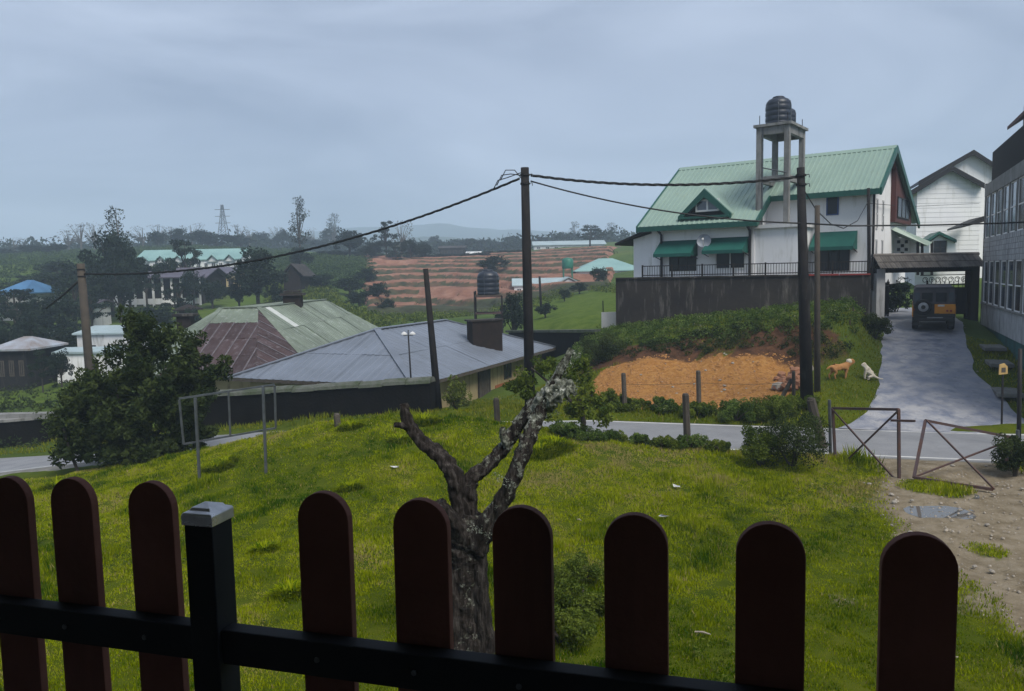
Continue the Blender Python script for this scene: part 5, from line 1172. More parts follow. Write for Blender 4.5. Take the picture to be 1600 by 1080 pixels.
roof_face(oh, (L2, B2, T2), (B2 - L2), .72, .36, .018, 'roof_rust', row=2.2, jitter=.02, seed=33, seam='seam_grey')
roof_face(oh, (L0, L1, T1), (L1 - L0), .72, .36, .018, 'roof_moss', row=2.2, jitter=.02, seed=34)
roof_face(oh, (L4, L0, T1, T4), (L0 - L4), .85, .42, .02, 'roof_moss', row=2.5, jitter=.02, seed=35)
roof_face(oh, (T1, T2, T3, T4), Vector((0, 1, 0)), .85, .42, .02, 'roof_moss', seed=36)
roof_face(oh, (B3, L4, T4, T3), (L4 - B3), .85, .42, .02, 'roof_moss', row=2.5, seed=37)
for a, b_ in ((T2, T3), (T1, T2), (T2, B2), (T1, L1)): obj('ridge_cap', MB().bar(a + Vector((0, 0, .05)), b_ + Vector((0, 0, .05)), .3, .05), 'roof_moss', oh)
obj('wall', MB().prism([Vector((-12.2, 43, -2.6)), Vector((-11.6, 60.5, -2.6)), Vector((-18.6, 61, -2.6)), Vector((-19.6, 42.5, -2.6)), Vector((-17.4, 39.2, -2.6)), Vector((-13.4, 39.2, -2.6))], (0, 0, 2.75)), 'cream_wall', oh)
cp_ = at(458, 470, 52.0); ch = obj('chimney', MB().box((cp_.x, cp_.y, 2.7), (1.15, 1.0, 2.1), .1), 'brown_brick', oh)
obj('chimney_cap', MB().box((cp_.x, cp_.y, 3.82), (1.5, 1.3, .16), .1).box((cp_.x, cp_.y, 4.0), (1.1, .9, .14), .1), 'concrete_dark', ch)
cp2 = at(290, 500, 46); ch = obj('chimney', MB().box((cp2.x, cp2.y, 1.6), (.8, .8, 2.4), .1), 'brown_brick', oh); obj('chimney_cap', MB().box((cp2.x, cp2.y, 2.85), (1.2, 1.1, .14), .1), 'concrete_dark', ch)

# ------------------------------------------------------------------ black boundary wall with mossy rounded coping
wA, wB = at(672, 600, 29.3), at(362, 615, 32.2)
zA, zB = at(672, 594, 29.3).z, at(362, 614, 32.2).z
bw = thing('black_boundary_wall', 'black mould stained wall with mossy rounded top before the grey roof', 'wall', Vector((wA.x, wA.y, -.6)))
wd = Vector((wB.x - wA.x, wB.y - wA.y, 0)); wn_ = Vector((wd.y, -wd.x, 0)).normalized()
if wn_.y > 0: wn_ = -wn_
wA, wB = Vector((wA.x, wA.y, 0)), Vector((wB.x, wB.y, 0)); wB2 = wB + wd * .35; zB2 = zB + (zB - zA) * .35
obj('wall_face', MB().prism([wA + Vector((0, 0, -1.2)), wB2 + Vector((0, 0, -3.2)), wB2 + Vector((0, 0, zB2 - .1)), wA + Vector((0, 0, zA - .1))], -wn_ * .45), 'black_wall', bw)
ns = 12
for i in range(ns):
    a, b_ = i / ns, (i + .985) / ns; P0 = wA.lerp(wB2, a) + Vector((0, 0, zA + (zB2 - zA) * a)); P1 = wA.lerp(wB2, b_) + Vector((0, 0, zA + (zB2 - zA) * b_)); pr_ = []
    for k in range(7): an = math.pi * k / 6; pr_.append(P0 - wn_ * .225 + wn_ * math.cos(an) * .3 + Vector((0, 0, -.12 + .24 * math.sin(an) + .02 * math.sin(i * 2.3))))
    obj('coping', MB().prism(pr_, P1 - P0), 'moss_coping', bw, smooth=False)
# dark wall at the far left with a pale top strip
la, lb_ = at(-60, 660, 34.5), at(150, 648, 36.5); lw = thing('roadside_wall', 'dark retaining wall with pale ledge below the green field', 'wall', Vector((la.x, la.y, -2.6)))
ld = Vector((lb_.x - la.x, lb_.y - la.y, 0)); za_, zb_ = at(-60, 662, 34.5).z, at(150, 645, 36.5).z
obj('wall_face', MB().prism([Vector((la.x, la.y, -4)), Vector((lb_.x, lb_.y, -4)), Vector((lb_.x, lb_.y, zb_ - .1)), Vector((la.x, la.y, za_ - .1))], (-.1, .4, 0)), 'black_wall', lw)
obj('ledge', MB().prism([Vector((la.x, la.y - .08, za_ - .1)), Vector((lb_.x, lb_.y - .08, zb_ - .1)), Vector((lb_.x, lb_.y - .08, zb_ + .02)), Vector((la.x, la.y - .08, za_ + .02))], (-.1, .55, 0)), 'concrete', lw)
ra = at(0, 650, 35.2); obj('planter', MB().box((ra.x + .9, ra.y + .5, za_ + .1), (3.0, .5, .25), .02), 'concrete', lw)
# low ruined wall end and wall beyond the grey house
gw2a, gw2b = at(795, 540, 52), at(935, 522, 44); gw2 = thing('garden_wall', 'low dark garden wall behind the grey roofed house', 'wall', Vector((gw2a.x, gw2a.y, -1.5)))
dd_ = Vector((gw2b.x - gw2a.x, gw2b.y - gw2a.y, 0)); obj('wall_face', MB().prism([Vector((gw2a.x, gw2a.y, -2)), Vector((gw2b.x, gw2b.y, -2)), Vector((gw2b.x, gw2b.y, at(935, 520, 44).z)), Vector((gw2a.x, gw2a.y, at(795, 520, 52).z))], (.05, .3, 0)), 'black_wall', gw2)
obj('coping', MB().bar(Vector((gw2a.x, gw2a.y + .15, at(795, 518, 52).z)), Vector((gw2b.x, gw2b.y + .15, at(935, 517, 44).z)), .5, .14), 'moss_coping', gw2)
wp = at(952, 500, 46); pnl = thing('notice_board', 'small white board on a thin post at the end of the concrete wall', 'board', Vector((wp.x, wp.y, gz(wp.x, wp.y)))); obj('sheet', MB().box((wp.x, wp.y, at(952, 500, 46).z), (.95, .06, .95), .1), 'white_paint', pnl); obj('post', MB().bar(at(942, 470, 46), at(943, 514, 46), .06), 'pole_dark', pnl)
# black tank on a frame behind the grey house
tkY = 49.; tb0 = at(764, 500, tkY); fr = thing('tank_stand', 'rusty open steel stand behind the brown chimney block', 'tank stand', Vector((tb0.x, tb0.y, gz(tb0.x, tb0.y))))
ztk = at(764, 462, tkY).z
for dx in (-.85, .85):
    for dy in (-.8, .8): obj('leg', MB().bar((tb0.x + dx, tb0.y + dy, -1.6), (tb0.x + dx, tb0.y + dy, ztk + (.3 if dx < 0 else 0)), .09), 'dark_metal', fr)
for z in (ztk - .04, ztk - 1.1):
    for p, q_ in (((-.85, -.8), (.85, -.8)), ((-.85, .8), (.85, .8)), ((-.85, -.8), (-.85, .8)), ((.85, -.8), (.85, .8))): obj('beam', MB().bar((tb0.x + p[0], tb0.y + p[1], z), (tb0.x + q_[0], tb0.y + q_[1], z), .08), 'gate_steel', fr)
for k in range(4): obj('plank', MB().box((tb0.x, tb0.y - .6 + k * .4, ztk + .03), (1.75, .3, .05)), 'post_wood', fr)
tank('water_tank', 'black water tank on the steel stand behind the grey roofed house', Vector((tb0.x, tb0.y, ztk + .06)), 1.12)

# ------------------------------------------------------------------ poles and wires
def pole(name, label, px0, py0, px1, py1, Y_, r0, r1, mt, cat='utility pole', group=None, extra=None, base=None):
    p1 = at(px1, py1, Y_); g_ = Vector((p1.x, p1.y, gz(p1.x, p1.y))); top = at(px0, py0, Y_)
    t_ = thing(name, label, cat, g_, group); bt_ = g_ + (g_ - top).normalized() * .4
    obj('shaft', MB().tube([bt_, g_.lerp(top, .5), top], [r1, (r0 + r1) / 2, r0], 14), mt, t_, True)
    if extra: extra(t_, g_, top)
    return g_, top, t_
def fittings(t_, g_, top):
    for k, dz in enumerate((.25, .55)):
        c = top - (top - g_).normalized() * dz; obj('bracket', MB().lathe([(.17, -.03), (.17, .03)], c, 14), 'dark_metal', t_); obj('hook', MB().tube([c + Vector((.13, -.06, 0)), c + Vector((.24, -.08, .02)), c + Vector((.25, -.08, -.08))], .018, 5), 'galvanised', t_)
P1g, P1, _ = pole('utility_pole', 'thick dark utility pole carrying cables behind the small roadside tree', 820, 262, 828, 620, 27.0, .14, .19, 'pole_dark', extra=fittings)
P2g, P2, _ = pole('utility_pole', 'dark leaning utility pole at the corner of the bare soil plot', 1251, 262, 1261, 612, 25.6, .125, .22, 'pole_dark', extra=fittings)
P3g, P3, _ = pole('utility_pole', 'brown slender pole paired with the dark utility pole', 1277, 321, 1277, 606, 26.4, .085, .11, 'pole_concrete')
P4g, P4, _ = pole('utility_pole', 'black leaning pole at the end of the black wall', 665, 420, 685, 625, 30.0, .10, .16, 'pole_dark')
P5g, P5, _ = pole('utility_pole', 'brown concrete pole rising behind the large dark bush', 126, 412, 143, 600, 33.0, .155, .20, 'pole_concrete', extra=fittings)
P6g, P6, _ = pole('utility_pole', 'thin dark pole at the corner of the white house', 1357, 294, 1360, 440, 36.8, .07, .09, 'pole_dark')
P7g, P7, _ = pole('utility_pole', 'thin dark pole in the green field before the pale blue roofed shed', 843, 432, 846, 490, 70.0, .10, .12, 'pole_dark')
P8g, P8, _ = pole('metal_post', 'thin dark steel post beside the sagging gate leaf', 1594, 545, 1592, 692, 20.2, .05, .055, 'dark_metal', cat='post')
# floodlight post
fg, ft_, lp = pole('lamp_post', 'slim post with twin white lamp heads before the grey roof', 638, 524, 644, 606, 31.2, .03, .04, 'dark_metal', cat='lamp post')
for sg in (-1, 1):
    c = ft_ + Vector((sg * .17, 0, .03)); obj('lamp_head', MB().lathe([(.13, 0), (.12, .05), (.05, .1), (.02, .12)], c, 12), 'white_paint', lp)
obj('arm', MB().bar(ft_ + Vector((-.2, 0, .0)), ft_ + Vector((.2, 0, .0)), .03).tube([ft_, ft_ + Vector((0, 0, .22))], .025, 6), 'galvanised', lp)
def wire(label, a, b_, sag, r=.03, n=26, strands=1, name='overhead_cable'):
    a, b_ = Vector(a), Vector(b_); pts = [a.lerp(b_, k / n) - Vector((0, 0, sag * 4 * (k / n) * (1 - k / n))) for k in range(n + 1)]
    mb = MB()
    if strands == 1: mb.tube(pts, r, 6)
    else:
        n2 = n * 5; L_ = (b_ - a).length
        for s in range(strands):
            q = []
            for k in range(n2 + 1):
                t_ = k / n2; p = a.lerp(b_, t_) - Vector((0, 0, sag * 4 * t_ * (1 - t_))); an = 2 * math.pi * (s / strands + t_ * L_ / 1.1); q.append(p + Vector((.25, .97, 0)).cross(Vector((0, 0, 1))) * 0 + Vector((0, math.cos(an) * r, math.sin(an) * r)))
            mb.tube(q, r * .75, 5)
    return tag(obj(name, mb, 'cable', smooth=True), label, 'cable')
jA = at(812, 279, 27); wire('twisted cable sagging from the thick pole to the brown concrete pole', jA, at(129, 428, 33), .95, .028, strands=3, n=34)
wire('twisted cable between the thick pole and the dark leaning pole', at(829, 274, 27), at(1252, 276, 25.6), .30, .03, strands=3)
wire('plain cable running from the thick pole past both right poles to the glazed building', at(829, 283, 27), at(1253, 349, 25.5), .30, .026)
tag(obj('overhead_cable', MB().tube([at(1253, 349, 25.5), at(1330, 353, 25.4), at(1450, 352, 25.2), at(1560, 349, 25), at(1680, 344, 24.8)], .026, 6), 'cable', smooth=True), 'plain cable stretched level in front of the gateway and white hall', 'cable')
tag(obj('overhead_cable', MB().tube([at(1250, 276, 25.6), at(1258, 300, 26), at(1275, 328, 27.5), at(1298, 350, 30), at(1318, 357, 32), at(1340, 345, 34.5), at(1356, 316, 36.8)], .02, 6), 'cable', smooth=True), 'drooping service cable from the dark leaning pole to the white house', 'cable')
tag(obj('overhead_cable', MB().tube([at(1358, 318, 36.8), at(1420, 323, 44), at(1530, 318, 58)], .014, 5), 'cable', smooth=True), 'thin wire from the house corner pole to the white hall', 'cable')
tag(obj('overhead_cable', MB().tube([at(122, 440, 33), at(100, 460, 33.5), at(72, 482, 34)], .05, 6), 'cable', smooth=True), 'short dark stay wire hanging left of the brown concrete pole', 'cable')
for k, (x0, y0) in enumerate(((778, 292), (784, 284), (790, 276))):
    tag(obj('cable_loop', MB().tube([at(x0 - 8, y0 + 6, 27), at(x0, y0 - 10, 27), at(x0 + 14, y0 - 14 + k * 2, 27), at(814, 270 + k * 4, 27), at(818, 276 + k * 5, 26.9)], .018, 5), 'cable', smooth=True), 'slack loop of cable beside the top of the thick pole', 'cable', 'cable loops at the thick pole')

# ------------------------------------------------------------------ stub posts along the lawn and the plot
def stub(label, px0, py0, px1, py1, Y_, w_, mt='post_wood', grp=None):
    p = at(px1, py1, Y_); z = gz(p.x, p.y); top = at(px0, py0, Y_); mb = MB(); b_ = Vector((p.x, p.y, z - .2))
    mb.tube([b_, b_.lerp(top, .4) + Vector((.008, 0, 0)), top - Vector((0, 0, .05)), top], [w_ * .62, w_ * .58, w_ * .55, w_ * .42], 7); o = obj('fence_post', mb, mt); tag(o, label, 'post', grp); return o
stub('weathered concrete fence post on the lawn edge in front of the road', 1071, 615, 1074, 700, 20.5, .17, 'pole_concrete')
stub('short fence post at the left edge of the bare soil plot', 974, 583, 976, 628, 26.4, .15)
stub('short fence post standing inside the bare soil plot', 1091, 579, 1092, 622, 26.8, .15)
stub('wooden stub post on the lawn before the cream house door', 775, 622, 778, 672, 22.0, .16)
stub('dark wooden stub post on the lawn in front of the black wall', 526, 646, 529, 688, 21.9, .17)
stub('leaning concrete post behind the big shrub by the gate', 1267, 622, 1288, 700, 20.6, .22, 'pole_concrete')
stub('thin post at the soil plot corner beside the utility pole', 1240, 580, 1240, 616, 26.2, .11)
stub('leaning timber stake propped at the soil plot corner', 1236, 592, 1214, 612, 26.3, .13)
for i, (px, py, Y_) in enumerate(((1328, 500, 31.5), (1322, 525, 30.5), (1333, 480, 33))): stub('thin fence stick beside the driveway verge below the wall', px, py, px, py + 40, Y_, .06, 'post_wood', 'fence sticks by the driveway verge')
for lb, pa, pb2, sg in (('thin fence wire between the two posts of the soil plot', at(975, 600, 26.4), at(1091, 598, 26.8), .05), ('thin fence wire from the soil plot post to the utility pole', at(1091, 598, 26.8), at(1255, 596, 25.6), .08)): wire(lb, pa, pb2, sg, .006, 12, name='fence_wire')

# ------------------------------------------------------------------ empty sign frame on the lawn
sf = thing('sign_frame', 'empty galvanised steel sign frame on two legs on the lawn', 'sign frame', gp(357, 700, 19.0))
FY = 19.0
def bar2(n, a, b_, w_=.045): obj(n, MB().bar(a, b_, w_), 'galvanised', sf)
l0 = at(305, 622, FY); l1 = at(411, 604, FY + .1)
for l, (px, py) in ((l0, (313, 770)), (l1, (417, 766))):
    f_ = at(px, py, FY); f_.z = gz(f_.x, f_.y) - .15; obj('leg', MB().bar(f_, l, .06), 'galvanised', sf)
tl, tr_, bl, br = at(280, 623, FY + .12), at(429, 601, FY + .25), at(287, 694, FY + .12), at(431, 669, FY + .25)
bar2('frame_bar', tl, tr_); bar2('frame_bar', bl, br); bar2('frame_bar', tl - Vector((0, 0, .03)), bl); bar2('frame_bar', tr_ - Vector((0, 0, .03)), br); bar2('frame_bar', at(357, 612, FY + .18), at(360, 681, FY + .18), .04)

# ------------------------------------------------------------------ steel gate leaves by the road
def leaf_gate(label, tl, tr_, bl, br, low):
    t_ = thing('steel_gate', label, 'gate', Vector(((bl.x + br.x) / 2, (bl.y + br.y) / 2, 0)))
    w_ = .06
    for a, b_ in ((tl, tr_), (tl, bl), (tr_, tr_.lerp(br, .45) if low else br)) + (((bl, br),) if low else ()): obj('frame_bar', MB().bar(a, b_, w_), 'gate_steel', t_)
    n_ = (tr_ - tl).cross(bl - tl).normalized() * .035
    for k, (a, b_) in enumerate(((tl, br), (tr_, bl))): obj('brace', MB().bar(a + n_ * (1 if k else -1), b_ + n_ * (1 if k else -1), .035), 'gate_steel', t_)
    return t_
gl = leaf_gate('upright rusty steel gate leaf with crossed braces, standing open', at(1301, 638, 19.4), at(1404, 640, 17.6), at(1306, 735, 19.4), at(1405, 754, 17.6), False)
obj('latch', MB().bar(at(1392, 657, 17.6), at(1430, 658, 17.2), .05), 'gate_steel', gl)
leaf_gate('sagging rusty steel gate leaf with its corner dragging in the mud', at(1446, 657, 17.9), at(1588, 685, 18.2), at(1428, 746, 17.3), at(1552, 765, 16.45), True)
for lb, px0, py0, px1, py1, Y_ in (('slim steel hinge post of the upright gate leaf', 1296, 625, 1298, 730, 19.6), ('slim steel hinge post of the sagging gate leaf', 1590, 672, 1590, 745, 18.3)):
    p = at(px1, py1, Y_); p.z = gz(p.x, p.y) - .2; tag(obj('gate_post', MB().tube([p, at(px0, py0, Y_)], .04, 10), 'galvanised'), lb, 'post')

# ------------------------------------------------------------------ jeep
def jeep(loc, yaw, tilt):
    """built with its rear towards -Y at the origin"""
    J = thing('jeep', 'yellow and black jeep with canvas top and rear spare wheel', 'jeep', loc); o0 = ORG[J.name]
    def part(n, mb, mt, par=None, smooth=False, bevel=0):
        mb.v = [v + o0 for v in mb.v]; return obj(n, mb, mt, par or J, smooth, bevel)
    W = 1.72
    body = part('body', MB().box((0, 1.6, .86), (W, 3.3, .52)).box((0, 3.05, 1.0), (1.3, 1.1, .5)), 'jeep_yellow', bevel=.05)
    part('lower_body', MB().box((0, 1.75, .55), (W - .1, 3.5, .26)), 'jeep_black', bevel=.03)
    part('tailgate', MB().box((-.30, -.06, .92), (1.02, .06, .62)), 'jeep_black', bevel=.02)
    part('rear_panel', MB().box((.43, -.072, .98), (.82, .05, .42)), 'jeep_yellow', bevel=.015)
    part('rear_panel', MB().box((.43, -.062, .66), (.82, .05, .2)), 'jeep_black', bevel=.015)
    can = part('canvas_top', MB().prism([(-.84, -.05, 1.12), (.84, -.05, 1.12), (.80, -.02, 1.86), (.70, 0, 1.95), (-.70, 0, 1.95), (-.80, -.02, 1.86)], (0, 2.35, 0)), 'jeep_canvas', bevel=.04)
    part('roof_edge', MB().box((0, .0, 1.93), (1.5, .12, .05)), 'jeep_canvas', can, bevel=.02)
    for x in (-.66, .66): part('side_window', MB().box((x, -.055, 1.50), (.2, .02, .42)), 'glass_sky', can)
    for x in (-.27, .27): part('rear_window', MB().box((x, -.052, 1.50), (.42, .02, .40)), 'glass_dark', can)
    part('windscreen', MB().box((0, 2.38, 1.5), (1.5, .05, .5)), 'glass_dark')
    for x in (-.72, .72):
        for y in (.62, 2.95):
            wz = .39; wl = part('wheel', MB().lathe([(.2, -.12), (.36, -.12), (.39, -.08), (.39, .08), (.36, .12), (.2, .12)], (x, y, wz), 22, (1, 0, 0)), 'tyre')
            part('rim', MB().lathe([(.02, -.135), (.2, -.135), (.2, .135), (.02, .135)], (x, y, wz), 16, (1, 0, 0)), 'steel_rim', wl)
    sw_ = part('spare_wheel', MB().lathe([(.19, -.12), (.31, -.13), (.345, -.08), (.345, .08), (.31, .11), (.19, .12)], (-.42, -.24, 1.08), 24, (0, 1, 0)), 'tyre', smooth=False)
    part('rim', MB().lathe([(.11, -.17), (.20, -.155), (.21, -.1), (.11, -.1)], (-.42, -.24, 1.08), 20, (0, 1, 0)), 'steel_rim', sw_); part('hub', MB().lathe([(.02, -.18), (.09, -.18), (.1, -.1), (.02, -.1)], (-.42, -.24, 1.08), 12, (0, 1, 0)), 'jeep_black', sw_)
    part('bumper', MB().box((0, -.14, .52), (1.5, .12, .14)), 'jeep_black', bevel=.02)
    part('step', MB().box((.05, -.2, .60), (.62, .16, .03)), 'steel_rim')
    part('number_plate', MB().box((.28, -.10, 1.13), (.26, .02, .08)), 'plate_white')
    for x in (.52, .67): part('tail_light', MB().lathe([(.045, 0), (.045, .03), (.03, .04)], (x, -.097, .90), 12, (0, -1, 0)), 'lamp_red')
    part('tail_light', MB().lathe([(.045, 0), (.045, .03), (.03, .04)], (-.78, -.095, .95), 12, (0, -1, 0)), 'lamp_red')
    for x in (-.90, .90): part('mirror', MB().box((x, 2.4, 1.35), (.14, .05, .2)), 'jeep_black', bevel=.01)
    part('mud_flap', MB().box((-.68, .1, .38), (.26, .03, .32)), 'jeep_black'); part('mud_flap', MB().box((.68, .1, .38), (.26, .03, .32)), 'jeep_black')
    J.rotation_euler = (tilt, 0, yaw); return J
JY = 34.3; jl = at(1458, 515, JY); jl.z = float(drive_z(JY + .8)) - .0
jeep(jl, -R(27.5), .03)

# ------------------------------------------------------------------ dogs
def skin_animal(name, label, pts, edges, rad, mt, cat, loc, rz, sc=1.):
    me = bpy.data.meshes.new(name); me.from_pydata([Vector(p) * sc for p in pts], edges, []); o = bpy.data.objects.new(name, me); COL.objects.link(o)
    s = o.modifiers.new('skin', 'SKIN'); s.use_smooth_shade = True
    for i, v in enumerate(me.skin_vertices[0].data): v.radius = (rad[i] * sc, rad[i] * sc); v.use_root = (i == 0)
    o.modifiers.new('sub', 'SUBSURF').levels = 2; o.modifiers['sub'].render_levels = 2
    me.materials.append(MAT[mt]); o.location = loc; o.rotation_euler = (0, 0, rz); tag(o, label, cat); return o
# walking, head towards +X
dp = [(0, 0, .46), (.22, 0, .47), (.42, 0, .48), (.54, 0, .60), (.66, 0, .68), (.78, 0, .645), (-.1, 0, .50), (-.28, 0, .48), (-.40, 0, .40),
      (.42, .08, .40), (.46, .08, .22), (.47, .08, .02), (.42, -.08, .40), (.36, -.08, .22), (.33, -.08, .02), (-.1, .08, .38), (-.14, .09, .24), (-.24, .09, .17), (-.20, .09, .02), (-.1, -.08, .38), (-.04, -.09, .25), (-.12, -.09, .17), (-.06, -.09, .02),
      (.64, .06, .76), (.64, -.06, .76), (.52, .08, .0), (.38, -.08, .0)]
de = [(0, 1), (1, 2), (2, 3), (3, 4), (4, 5), (0, 6), (6, 7), (7, 8), (2, 9), (9, 10), (10, 11), (2, 12), (12, 13), (13, 14), (6, 15), (15, 16), (16, 17), (17, 18), (6, 19), (19, 20), (20, 21), (21, 22), (4, 23), (4, 24), (11, 25), (14, 26)]
dr_ = [.12, .135, .14, .09, .085, .04, .12, .04, .02, .06, .04, .03, .06, .04, .03, .085, .05, .032, .028, .085, .05, .032, .028, .025, .025, .025, .025]
d1 = at(1306, 600, 27.6); d1 = Vector((d1.x, d1.y, gz(d1.x, d1.y) + .02)); dg = skin_animal('dog', 'brown dog walking on the grass verge towards the pale dog', dp, de, dr_, 'dog_brown', 'dog', d1, .15, .95)
hd = MB().lathe([(.02, -.10), (.07, -.09), (.093, -.03), (.095, .02), (.07, .07), (.05, .12), (.042, .19), (.02, .21)], Vector((.60, 0, .665)), 14, (1, 0, -.2)); o = obj('head', hd, 'dog_cream', None, True); o.parent = dg; o.location = Vector((.60, 0, .57)) * .95; o.scale = (1, 1, 1)
sp_ = [(0, 0, .36), (.1, 0, .46), (.16, 0, .58), (.24, 0, .68), (.36, 0, .65), (-.12, 0, .24), (-.22, 0, .14), (-.40, .04, .05), (-.56, .1, .04), (.14, .09, .40), (.20, .09, .2), (.20, .09, .02), (.14, -.09, .40), (.18, -.09, .2), (.18, -.09, .02), (-.1, .13, .16), (.06, .15, .12), (.02, .15, .03), (.12, .15, .02), (-.1, -.13, .16), (.06, -.15, .12), (.02, -.15, .03), (.12, -.15, .02), (.2, .06, .76), (.2, -.06, .76)]
se = [(0, 1), (1, 2), (2, 3), (3, 4), (0, 5), (5, 6), (6, 7), (7, 8), (1, 9), (9, 10), (10, 11), (1, 12), (12, 13), (13, 14), (5, 15), (15, 16), (16, 17), (17, 18), (5, 19), (19, 20), (20, 21), (21, 22), (3, 23), (3, 24)]
sr = [.13, .13, .09, .09, .042, .13, .07, .03, .02, .055, .038, .03, .055, .038, .03, .08, .06, .03, .025, .08, .06, .03, .025, .025, .025]
d2 = at(1358, 597, 27.4); d2 = Vector((d2.x, d2.y, gz(d2.x, d2.y) + .02)); skin_animal('dog', 'cream coloured dog sitting on the verge beside the driveway', sp_, se, sr, 'dog_cream', 'dog', d2, math.pi - .2, .8)

# ------------------------------------------------------------------ small sign, slabs and odd pieces by the driveway
sg = at(1566, 640, 22.6); sg.z = gz(sg.x, sg.y); sn = thing('small_sign', 'small yellow sign on a thin post beside the driveway', 'sign', sg)
obj('post', MB().bar(sg, at(1567, 585, 22.6), .04), 'dark_metal', sn); ctr = at(1567, 578, 22.6)
pl_ = obj('plate', MB().prism([ctr + Vector(p) for p in ((-.13, -.03, -.14), (.13, -.03, -.12), (.12, -.03, .1), (.02, -.03, .2), (-.12, -.03, .16))], (0, .03, 0)), 'plate_yellow', sn); obj('mark', MB().box(ctr + Vector((0, -.035, .0)), (.12, .008, .14)), 'post_wood', pl_)
for i, (px, Y_, L_, lb) in enumerate(((1541, 30.5, 1.5, 'worn concrete slab with white painted end by the glazed building'), (1552, 28.4, 1.4, 'worn grey concrete slab bridging the drain by the glazed building'), (1566, 25.6, 1.5, 'worn concrete slab behind the small yellow sign'))):
    p = gp(px + 8, 600, Y_); o = obj('concrete_slab', MB().box((p.x, p.y, p.z + .09), (.75, L_, .14), -.42), 'slab_stone', bevel=.02); tag(o, lb, 'slab')
# rubble heap at the plot corner, scattered stones, sticks and litter
for i in range(34):
    px = random.uniform(1212, 1262); Y_ = random.uniform(27, 29.5); p = gp(px, 600, Y_); r_ = random.uniform(.1, .28)
    mb = MB().lathe([(r_ * .5, -r_ * .5), (r_, -r_ * .15), (r_ * .8, r_ * .4), (r_ * .2, r_ * .55)], p + Vector((0, 0, r_ * .3 + random.uniform(0, .35) * (1 - abs(px - 1240) / 30))), 6, (random.uniform(-.4, .4), random.uniform(-.4, .4), 1))
    tag(obj('rubble_stone', mb, random.choice(('rubble', 'rubble', 'rubble', 'stone_pale'))), 'reddish lump of rubble heaped beside the dark utility pole', 'rubble', 'rubble heap by the utility pole')
def stones(n, x0, x1, y0, y1, lb, grp, mt, rmin, rmax, seed):
    rr = random.Random(seed)
    for i in range(n):
        x, y = rr.uniform(x0, x1), rr.uniform(y0, y1); r_ = rr.uniform(rmin, rmax); z = gz(x, y)
        o = obj('stone', MB().lathe([(r_ * .5, -r_ * .4), (r_, 0), (r_ * .75, r_ * .4), (r_ * .2, r_ * .55)], (x, y, z + r_ * .1), 7, (rr.uniform(-.3, .3), rr.uniform(-.3, .3), 1)), mt); tag(o, lb, 'stone', grp)
stones(46, 7.2, 12.2, 9.5, 18.5, 'small pale stone lying on the muddy track', 'stones on the muddy track', 'stone_pale', .02, .06, 5)
stones(26, 3.6, 10.5, 26.5, 34, 'pale clod lying on the bare soil plot', 'clods on the soil plot', 'stone_pale', .03, .08, 6)
for i, (px, py, lb) in enumerate(((1057, 763, 'grey white scrap of litter on the lawn before the lawn edge weeds'), (1020, 875, 'white scrap of litter lying between two pickets on the lawn'), (615, 750, 'dull grey scrap of litter behind the dead tree'), (1040, 812, 'pale scrap of litter in the middle of the lawn'))):
    p = atz(px, py, 0.02); p.z = gz(p.x, p.y) + .05; mb = MB(); rr = random.Random(i); vs = [p + Vector((rr.uniform(-.13, .13), rr.uniform(-.13, .13), rr.uniform(0, .07))) for _ in range(6)]
    mb.add(vs, [(0, 1, 2), (1, 2, 3), (2, 3, 4), (3, 4, 5), (0, 2, 4), (1, 3, 5)]); tag(obj('litter', mb, 'litter_white'), lb, 'litter')
for i, (px, py, a, L_, lb) in enumerate(((1098, 992, .5, .22, 'pale dry stick lying on the lawn between two pickets'), (905, 810, 1.2, .2, 'short dry twig on the lawn right of the dead tree'))):
    p = atz(px, py, .02); p.z = gz(p.x, p.y) + .05; tag(obj('stick', MB().tube([p - Vector((math.cos(a), -.4, 0)) * L_ / 2, p + Vector((0, 0, .015)), p + Vector((math.cos(a), -.4, 0)) * L_ / 2], [.012, .014, .008], 6), 'driftwood'), lb, 'stick')

